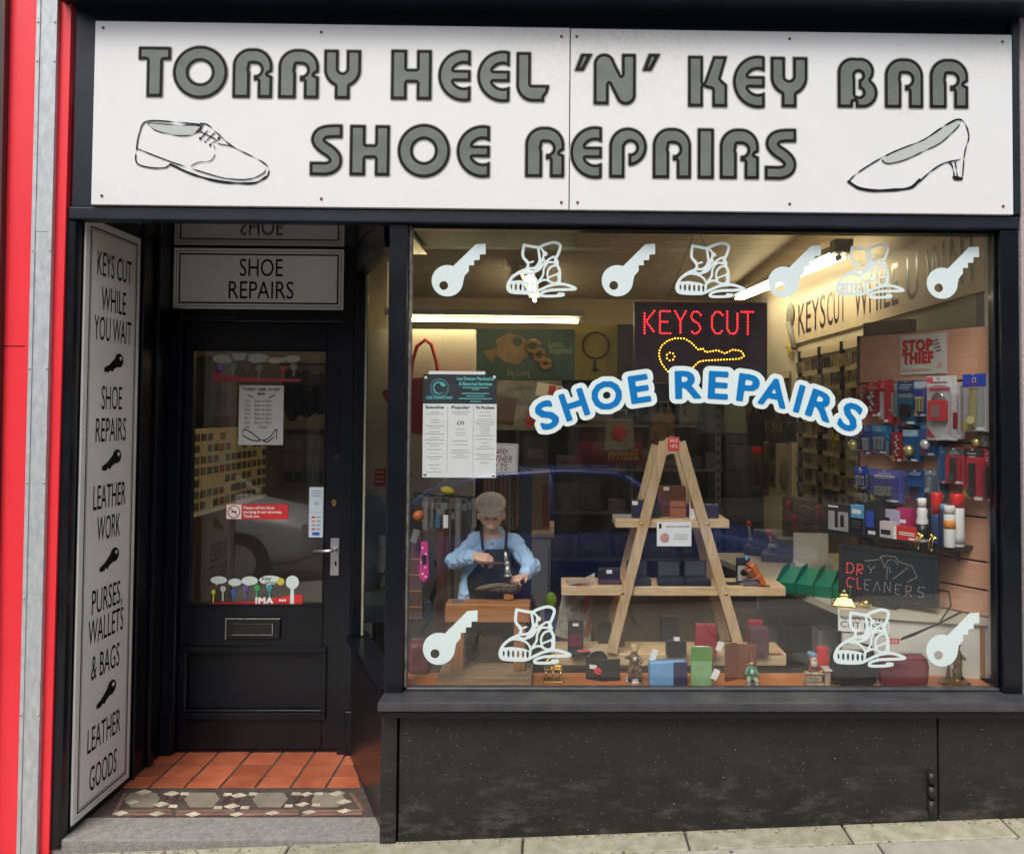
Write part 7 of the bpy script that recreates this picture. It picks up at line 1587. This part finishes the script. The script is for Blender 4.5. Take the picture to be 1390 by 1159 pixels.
# ================================================================== DOORWAY STICKERS AND ROOM BEHIND THE DOOR
YD = DY + .0188
def dsign(name, x0, x1, y0, y1, m, label, cat='notice', th=.0008):
    a, b = P(x0, y0, YD), P(x1, y1, YD); c = (a + b) / 2; w, h = (b.x - a.x) / 2, (a.z - b.z) / 2; t = thing(name, label, cat, (c.x, YD, c.z)); G().box(-w, w, -th, .0, -h, h).obj('sheet', m, t); return t, w, h
t, w, h = dsign('opening_hours_notice', 325, 384, 523, 604, M_('hours_paper', (.50, .50, .50), .5), 'white opening hours sheet in the middle of the door glass')
V, Fs = text2d('TORRY HEEL N KEY', h * .085, width=w * 1.7, bold=.06); G().flat(V, Fs, T(0, -.0016, h * .87)).obj('text_line', m_ink, t, norm=False)
V, Fs = text2d('BAR', h * .085, width=w * .35, bold=.06); G().flat(V, Fs, T(0, -.0016, h * .72)).obj('text_line', m_ink, t, norm=False)
for k, (d_, hr) in enumerate((('Mon', '9am to 5pm'), ('Tue', '9am to 5pm'), ('Wed', '9am to 5pm'), ('Thu', '9am to 5pm'), ('Fri', '9am to 5pm'), ('Sat', '9am to 4.30pm'), ('Sun', 'Closed'))):
    z = .48 - k * .145; V, Fs = text2d(d_, h * .09, width=w * .24); G().flat(V, Fs, T(-w * .62, -.0016, h * z)).obj('text_line', m_ink, t, norm=False); V, Fs = text2d(hr, h * .09, width=w * (.8 if len(hr) > 7 else .4)); G().flat(V, Fs, T(w * .1, -.0016, h * z)).obj('text_line', m_ink, t, norm=False)
g = strokes([(.02, smooth_line([(-.8, -.60), (-.75, -.48), (-.5, -.55), (-.2, -.72), (.0, -.85), (-.4, -.84), (-.8, -.68)])), (.02, smooth_line([(.1, -.85), (.4, -.75), (.6, -.55), (.72, -.48), (.7, -.82)])), (.02, smooth_line([(.05, -.82), (.3, -.9), (.6, -.72)])), (.018, [(-.6, .68), (-.35, .58)]), (.018, [(.35, .58), (.62, .70)])], .02)
X, Z = grid(-.95, .95, -1, .8, .025); V, Fs = contour(g(X, Z), X[0, 0], Z[0, 0], .025); G().flat([(x * w, z * h) for x, z in V], Fs, T(0, -.0016, 0)).obj('shoe_sketch', m_ink, t, norm=False)
for q in ((-.9, .93), (.9, .93), (-.9, -.95), (.9, -.95)): G().cyl((w * q[0], -.001, h * q[1]), (w * q[0], -.003, h * q[1]), .004, seg=8).obj('pin', m_steel, t)
t, w, h = dsign('no_smoking_sticker', 307, 391, 684, 705, m_cr, 'red and white no smoking sticker on the door glass', 'sticker')
G().box(-w * .98, -w * .50, -.0016, -.0009, -h * .94, h * .94).obj('white_panel', m_tagw, t)
G().tube([(-w * .74 + h * .78 * math.cos(a), -.0022, h * .78 * math.sin(a)) for a in np.linspace(0, 2 * PI, 20)], .0022, 5).tube([(-w * .74 - h * .5, -.0022, h * .5), (-w * .74 + h * .5, -.0022, -h * .5)], .002, 5).obj('red_ring', m_cr, t); G().box(-w * .82, -w * .66, -.0019, -.0017, -h * .1, h * .1).obj('cigarette', m_ink, t)
for s_, z, ww in (('Please refrain from', .55, 1.0), ('smoking in our doorway.', .0, 1.25), ('Thank you.', -.55, .55)): V, Fs = text2d(s_, h * .36, width=w * ww, align='l', bold=.04); G().flat(V, Fs, T(-w * .44, -.0016, h * z)).obj('text_line', m_tagw, t, norm=False)
t, w, h = dsign('card_payment_sticker', 420, 438.5, 661, 729, M_('pale_blue_card', (.50, .60, .66), .4), 'narrow pale card payment sticker at the edge of the door glass', 'sticker')
for z in (.85, .75, .65): G().box(-w * .7, w * .7, -.0016, -.0009, h * z - .002, h * z + .002).obj('fine_print', m_gp, t)
for k in range(3): G().tube([(w * (-.3 + k * .2) + .004 * math.cos(a), -.0016, h * .35 + .008 * math.sin(a)) for a in np.linspace(-1, 1, 6)], .0009, 4).obj('wave_mark', m_ink, t)
G().box(-w * .95, w * .95, -.0016, -.0009, -h * .02, h * .0).obj('divider', m_gp, t)
for z, cc in ((-.2, m_cr), (-.36, M_('orange_band', (.65, .22, .03))), (-.52, m_gp), (-.68, m_cr)):
    G().box(-w * .6, -w * .1, -.0016, -.0009, h * z - .004, h * z + .004).obj('card_logo', cc, t); G().box(w * .1, w * .6, -.0016, -.0009, h * z - .004, h * z + .004).obj('card_logo', m_gp, t)
G().box(-w * .5, w * .5, -.0016, -.0009, -h * .92, -h * .80).obj('blue_logo', m_blc, t)
# strips of speech bubbles and keys with a red band
def key_strip(name, label, pts_band, bubbles, keys, word, y):
    c = P(*y, YD); t = thing(name, label, 'sticker', (c.x, YD, c.z)); L_ = lambda px, py: (P(px, py, YD).x - c.x, P(px, py, YD).z - c.z)
    g = G(); g.prism([L_(*q) for q in pts_band], -.0014, -.0004); g.obj('red_band', m_cr if word else M_('faded_red', (.30, .03, .03)), t)
    for (px, py, rx, rz, mm) in bubbles:
        x, z = L_(px, py); k = 1 / 288.; G().prism([(x + rx * k * math.cos(a), z + rz * k * math.sin(a)) for a in np.linspace(0, 2 * PI, 16)[:-1]], -.0013, -.0004).obj('speech_bubble', mm, t)
        G().prism([(x - rx * k * .3, z - rz * k * .8), (x - rx * k * .1, z - rz * k * .9), (x - rx * k * .35, z - rz * k * 1.6)], -.0012, -.0003).obj('bubble_tail', mm, t)
    for (px, py, r, hh, mm) in keys:
        x, z = L_(px, py); k = 1 / 288.; g = G(); g.prism([(x + r * k * math.cos(a), z + r * k * math.sin(a)) for a in np.linspace(0, 2 * PI, 12)[:-1]], -.0020, -.0015); g.prism([(x - r * k * .3, z - hh * k), (x + r * k * .3, z - hh * k), (x + r * k * .25, z - r * k * .8), (x - r * k * .25, z - r * k * .8)], -.0019, -.0014); g.obj('key_print', mm, t)
    return t, L_
ks = [M_('kp_teal', (.05, .30, .32)), M_('kp_blue', (.04, .12, .40)), M_('kp_green', (.05, .35, .10)), M_('kp_grey', (.45, .48, .48)), M_('kp_yellow', (.55, .50, .05)), M_('kp_purple', (.16, .10, .30))]
m_bub = M_('bubble_white', (.62, .70, .68)); m_bubf = M_('bubble_faded', (.34, .34, .27), .6)
t, L_ = key_strip('lower_key_sticker', 'colourful strip of keys and speech bubbles low on the door glass', [(286, 821), (411, 820), (410, 806), (392, 808), (372, 812), (340, 816), (286, 818)],
    [(297, 787, 11, 5, m_bub), (319, 790, 9, 5, m_bub), (339, 788, 11, 6, m_bub), (367, 787, 15, 6, m_bub)], [(290, 803, 3, 14, ks[4]), (303, 799, 4, 16, ks[3]), (317, 803, 4, 12, ks[1]), (333, 798, 4, 15, ks[5]), (349, 797, 4, 16, ks[2]), (366, 797, 4, 14, ks[0]), (381, 789, 5, 4, ks[4]), (397, 790, 9, 30, m_bub)], True, (348, 802))
V, Fs = text2d('JMA', .026, width=.085, bold=.09); x, z = L_(359, 814.5); G().flat(V, Fs, T(x, -.0026, z)).obj('lettering', m_tagw, t, norm=False)
V, Fs = text2d('key', .016, width=.045); x, z = L_(362, 784.5); G().flat(V, Fs, T(x, -.0026, z)).obj('lettering', m_ink, t, norm=False); V, Fs = text2d('service', .014, width=.06); x, z = L_(368, 790); G().flat(V, Fs, T(x, -.0026, z)).obj('lettering', m_ink, t, norm=False)
x, z = L_(382, 814.5); g = G()
for k in range(3): g.prism([(x - .012 + k * .012, z), (x - .006 + k * .012, z + .007), (x + k * .012, z), (x - .006 + k * .012, z - .007)], -.0026, -.0018)
g.obj('diamond_logo', m_tagw, t)
key_strip('upper_key_sticker', 'faded strip of keys and speech bubbles along the top of the door glass', [(289, 503), (300, 508), (330, 512), (408, 515), (408, 518), (289, 518)],
    [(303, 487, 14, 6, m_bubf), (325, 484, 13, 5, m_bubf), (350, 486, 16, 6, m_bubf), (375, 489, 14, 4, m_bubf), (397, 487, 11, 5, m_bubf)], [(300, 498, 5, 12, ks[5]), (317, 498, 5, 12, M_('kf_teal', (.10, .18, .16))), (336, 498, 5, 12, M_('kf_brown', (.10, .07, .05))), (352, 500, 5, 14, M_('kf_grey', (.15, .15, .14))), (384, 500, 4, 14, M_('kf_red', (.26, .04, .03))), (399, 498, 5, 12, M_('kf_grey', (.15, .15, .14)))], False, (348, 500))
# room behind the door: sample board in perspective, second board, dark coats
kw = thing('key_sample_board', 'pale board of dark key samples seen through the door glass', 'display board', (0, 0, 0))
A_, B_ = P(262, 640, 1.25), P(361, 620, 2.3); u3 = (B_ - A_); u3.z = 0; L3 = u3.length; ang3 = math.atan2(u3.y, u3.x)
zt3 = P(262, 582, 1.25).z; zb3 = P(262, 697, 1.25).z; kw.location = (A_.x, A_.y, zb3); kw.rotation_euler = (0, 0, ang3)
hh3 = zt3 - zb3; G().box(0, L3, 0, .012, 0, hh3).obj('board', M_('board_cream', (.60, .50, .30), .6), kw); G().box(-.01, L3 + .01, -.006, -.0005, -.02, -.001).obj('bottom_rail', m_tagw, kw)
rr = random.Random(8); m_sm = [M_('samp_dark', (.06, .05, .04)), M_('samp_brown', (.14, .09, .05)), M_('samp_grey', (.13, .13, .12))]
for c in range(13):
    for r in range(7):
        if rr.random() < .72: x = (c + .5) * L3 / 13; z = (r + .5) * hh3 / 7.3; G().box(x - L3 * .026, x + L3 * .026, -.004, -.0005, z - hh3 * .045, z + hh3 * .045).obj('key_sample', m_sm[rr.randrange(3)] if c != 4 else M_('samp_red', (.30, .05, .03)), kw)
t = thing('poster_column', 'dark photo strip standing behind the left edge of the door glass', 'poster', (P(283, 535, 1.6).x, 1.6, P(283, 585, 1.6).z)); G().box(-.07, .07, 0, .01, 0, .42).obj('sheet', mat('dk_photo', (.05, .04, .035), .5, col2=(.16, .13, .11), vs=7), t)
for k in range(6): G().box(-.22, -.09, 0, .008, .02 + k * .07, .026 + k * .07).obj('wire', m_blk, t)
a, b = P(384, 582, 2.6), P(441, 662, 2.6); t = thing('price_board', 'grey board of boxed prices seen through the right side of the door glass', 'notice board', ((a.x + b.x) / 2, 2.6, b.z)); w, h = (b.x - a.x) / 2, a.z - b.z
G().box(-w, w, 0, .01, 0, h).obj('board', M_('board_grey', (.42, .38, .30), .6), t); G().box(-w * .9, w, -.004, -.0005, h * .9, h * .99).obj('heading', M_('samp_grey', (.13, .13, .12)), t)
for r in range(3):
    for c in range(4): G().box(-w * .9 + c * w * .47, -w * .9 + c * w * .47 + w * .36, -.004, -.0005, h * (.1 + r * .27), h * (.1 + r * .27 + .17)).obj('price_cell', (M_('cell_pale', (.5, .47, .40)) if r else M_('cell_blue', (.08, .12, .22))), t)
t = thing('dark_coats', 'dark coats hanging behind the top right of the door glass', 'coats', (P(420, 520, 2.2).x, 2.2, P(420, 560, 2.2).z)); g = G(); 
for k in range(4): g.sph((-.12 + k * .09, .05, .12), (.07, .06, .18 - .02 * k))
g.obj('cloth', mat('coat_dark', (.03, .026, .026), .9, bump=.5, bs=15), t, remesh=.012); G().box(-.2, .2, .04, .06, .30, .315).obj('rail', m_blk, t)
tag(G().box(-.12, .12, 0, .01, -.5, .5).obj('orange_post', mat('door_wood', (.22, .10, .04), .5), loc=(P(277, 760, 1.15).x - .02, 1.2, .55)), 'brown timber panel behind the lower left of the door glass', 'panel')
# ================================================================== ACROSS THE STREET (seen mirrored in the glass)
def car(name, label, x_front, y0, m_paint, z0, rz=0):
    "origin at the front axle side; x runs backwards along the car, nose at x=0 facing +X of the street"
    t = thing(name, label, 'car', (x_front, y0, z0), rot=(0, GANG, 0))
    st = [  # x(back from nose), half width, sill z, belt z, bonnet/roof z, top half width
        (0.02, .62, .30, .50, .55, .50), (.18, .78, .22, .62, .70, .66), (.6, .86, .20, .72, .82, .70), (1.05, .88, .20, .82, .93, .70), (1.22, .885, .20, .86, .96, .70),
        (1.9, .89, .20, .90, .98, .70), (2.6, .89, .20, .92, 1.0, .70), (3.3, .885, .20, .94, 1.02, .70), (3.75, .86, .24, .92, 1.02, .66), (4.05, .80, .28, .86, .95, .62), (4.18, .70, .34, .72, .80, .5)]
    g = G(); R = []
    for x, hw, s, b, tp, tw in st:
        ring = [(-x, -hw * .92, s), (-x, -hw, s + .12), (-x, -hw * 1.0, (s + b) / 2), (-x, -hw * .97, b), (-x, -tw * .98, (b + tp) / 2 + .02), (-x, -tw * .5, tp + .01), (-x, tw * .5, tp + .01), (-x, tw * .98, (b + tp) / 2 + .02), (-x, hw * .97, b), (-x, hw, (s + b) / 2), (-x, hw, s + .12), (-x, hw * .92, s)]
        R.append([g.bm.verts.new(p) for p in ring])
    for i in range(len(R) - 1):
        for k in range(12): f = g.bm.faces.new((R[i][k], R[i][(k + 1) % 12], R[i + 1][(k + 1) % 12], R[i + 1][k])); f.smooth = True
    g.bm.faces.new(R[0]); g.bm.faces.new(R[-1][::-1]); g.obj('body', m_paint, t, subd=1)
    # cabin: dark glasshouse with painted roof
    def loft(secs, nm, m, sub=1):
        g = G(); R = []
        for x, z, hw in secs: pass
        return g
    prof = [(1.15, .95), (1.75, 1.37), (2.3, 1.42), (3.0, 1.40), (3.55, 1.28), (3.95, 1.00)]
    g = G(); L1, L2 = [], []
    for x, z in prof:
        hw = .78 - (z - .93) * .42
        L1.append(g.bm.verts.new((-x, -hw, z))); L2.append(g.bm.verts.new((-x, hw, z)))
    bl1 = [g.bm.verts.new((-x, -.80, .93)) for x, z in prof]; bl2 = [g.bm.verts.new((-x, .80, .93)) for x, z in prof]
    for i in range(len(prof) - 1):
        g.bm.faces.new((L1[i], L1[i + 1], L2[i + 1], L2[i])); g.bm.faces.new((bl1[i], bl1[i + 1], L1[i + 1], L1[i])); g.bm.faces.new((bl2[i + 1], bl2[i], L2[i], L2[i + 1]))
    g.obj('window_glass', mat('car_glass', (.01, .012, .014), .05, coat=.5), t)
    g = G()
    for (a, b) in (((1.72, 1.355), (1.78, 1.39)),): pass
    rp = [(1.70, 1.36), (1.85, 1.405), (2.3, 1.435), (3.0, 1.415), (3.45, 1.33)]
    A = [g.bm.verts.new((-x, -(.78 - (z - .93) * .42) - .008, z - .01)) for x, z in rp]; A2 = [g.bm.verts.new((-x, -.45, z + .012)) for x, z in rp]; B2 = [g.bm.verts.new((-x, .45, z + .012)) for x, z in rp]; B = [g.bm.verts.new((-x, (.78 - (z - .93) * .42) + .008, z - .01)) for x, z in rp]
    for i in range(len(rp) - 1):
        for P1, P2 in ((A, A2), (A2, B2), (B2, B)): f = g.bm.faces.new((P1[i], P1[i + 1], P2[i + 1], P2[i])); f.smooth = True
    g.obj('roof', m_paint, t, solid=.02)
    for s in (-1, 1):
        g = G()
        for (xa, za, xb, zb) in ((1.12, .93, 1.74, 1.375), (2.42, .93, 2.42, 1.42), (3.98, .98, 3.5, 1.32)):
            ya = s * (.79 - (za - .93) * .42 + .006); yb2 = s * (.79 - (zb - .93) * .42 + .006); g.tube([(-xa, ya, za), (-xb, yb2, zb)], .028, 6)
        g.obj('pillar', m_paint, t)
        for wx_ in (.78, 3.30):
            wl = G().cyl((-wx_, s * .70, .31), (-wx_, s * .905, .31), .315, seg=24).obj('wheel', mat('tyre', (.02, .02, .02), .8), t); G().cyl((-wx_, s * .9, .31), (-wx_, s * .915, .31), .20, seg=20).obj('rim', m_steel, wl)
        G().box(-.16, -.02, s * .58 - .12, s * .58 + .12, .56, .68, .03).obj('headlight', mat('lamp_glass', (.7, .7, .7), .1), t)
        G().box(-1.42, -1.30, s * .95 - .06, s * .95 + .06, .92, 1.03, .02).obj('wing_mirror', m_paint, t)
        for xx in (1.28, 2.44, 3.3): G().box(-xx - .004, -xx + .004, s * .893 - .004, s * .893 + .004, .30, .90).obj('door_gap', m_ink, t)
        for xx in (2.25, 3.15): G().box(-xx - .08, -xx + .08, s * .895 - .012, s * .895 + .012, .80, .825, .005).obj('handle', m_paint, t)
    return t
m_cblue = mat('car_blue', (.02, .12, .62), .3, .2, coat=.8); m_csil = mat('car_silver', (.85, .86, .87), .3, .0, coat=.6)
car('blue_car', 'dark blue hatchback parked at the kerb, mirrored in the display window', 2.45, -5.15, m_cblue, -.30 + .0)
car('silver_car', 'silver car parked at the kerb behind the blue one, mirrored in the door glass', -2.55, -5.2, m_csil, -.30 + .0)

OY = -13.3
opp = thing('opposite_building', 'dark granite tenement with shops across the road, mirrored in the glass', 'building', (0, OY, 0))
m_ostone = mat('opp_stone', (.16, .13, .10), .85, col2=(.23, .19, .15), vs=3, bump=.3)
m_ostone2 = mat('opp_pilaster', (.22, .205, .19), .8, var=.1)
m_owin = mat('opp_glass', (.02, .025, .03), .1)
G().box(-26, 26, -6, -.25, -1.2, 7.2).obj('wall', m_ostone, opp)
G().box(-26.3, 26.3, -.249, .05, 7.1, 7.4).obj('cornice', m_ostone2, opp)
g = G(); g.prism([(-6.2, 7.4), (.1, 7.4), (-3, 8.6)], -26, 26, plane='yz'); g.obj('roof', mat('slate', (.05, .055, .06), .6, var=.2), opp)
for k in range(-12, 13):
    x = k * 2.05 + .6
    for z in (3.9,):
        f = G().box(x - .62, x + .62, -.249, -.14, z - .1, z + 1.95).obj('window', m_ostone2, opp); G().box(x - .5, x + .5, -.139, -.12, z, z + 1.85).obj('pane', m_owin, f); G().box(x - .5, x + .5, -.119, -.10, z + .9, z + .96).obj('sash_bar', m_tagw, f)
for k in range(-9, 10):
    x = k * 2.75 + .4; G().box(x - .12, x + .12, -.249, -.02, -.7, 3.2).obj('pilaster', m_ostone2, opp)
for k, (x0, x1, m, s_, mt_) in enumerate([(-13.2, -7.9, M_('opp_green', (.02, .07, .05)), '', None), (-7.8, -2.5, M_('opp_dark', (.03, .03, .035)), '', None), (-2.4, 2.9, M_('opp_pale', (.40, .40, .40), .6), 'Torry', m_ink), (3.0, 8.3, M_('opp_maroon', (.10, .02, .02)), '', None), (8.4, 13.7, M_('opp_dark2', (.04, .04, .04)), '', None)]):
    sfm = G().box(x0, x1, -.10, .02, 1.45, 2.15).obj('shop_fascia', m, opp)
    if s_:
        V, Fs = text2d(s_, .34, bold=.06); o = G().flat([(-x, z) for x, z in V], Fs, T(2.05, .03, 1.75)).obj('lettering', mt_, sfm, norm=False)
    G().box(x0 + .2, x1 - .2, -.249, -.15, -.3, 1.42).obj('shop_window', m_owin, opp); G().box(x0 + .2, x1 - .2, -.249, -.08, -.8, -.31).obj('stall', m_ostone2 if k % 2 else M_('opp_dark', (.03, .03, .035)), opp)
o = G().box(.55, 1.75, -.14, -.05, .78, 1.22).obj('red_sign', M_('opp_red', (.40, .02, .02)), opp); V, Fs = text2d('Cash', .24, bold=.06); G().flat([(-x, z) for x, z in V], Fs, T(1.15, -.045, 1.0)).obj('lettering', M_('grey_letters', (.35, .33, .33)), o, norm=False)
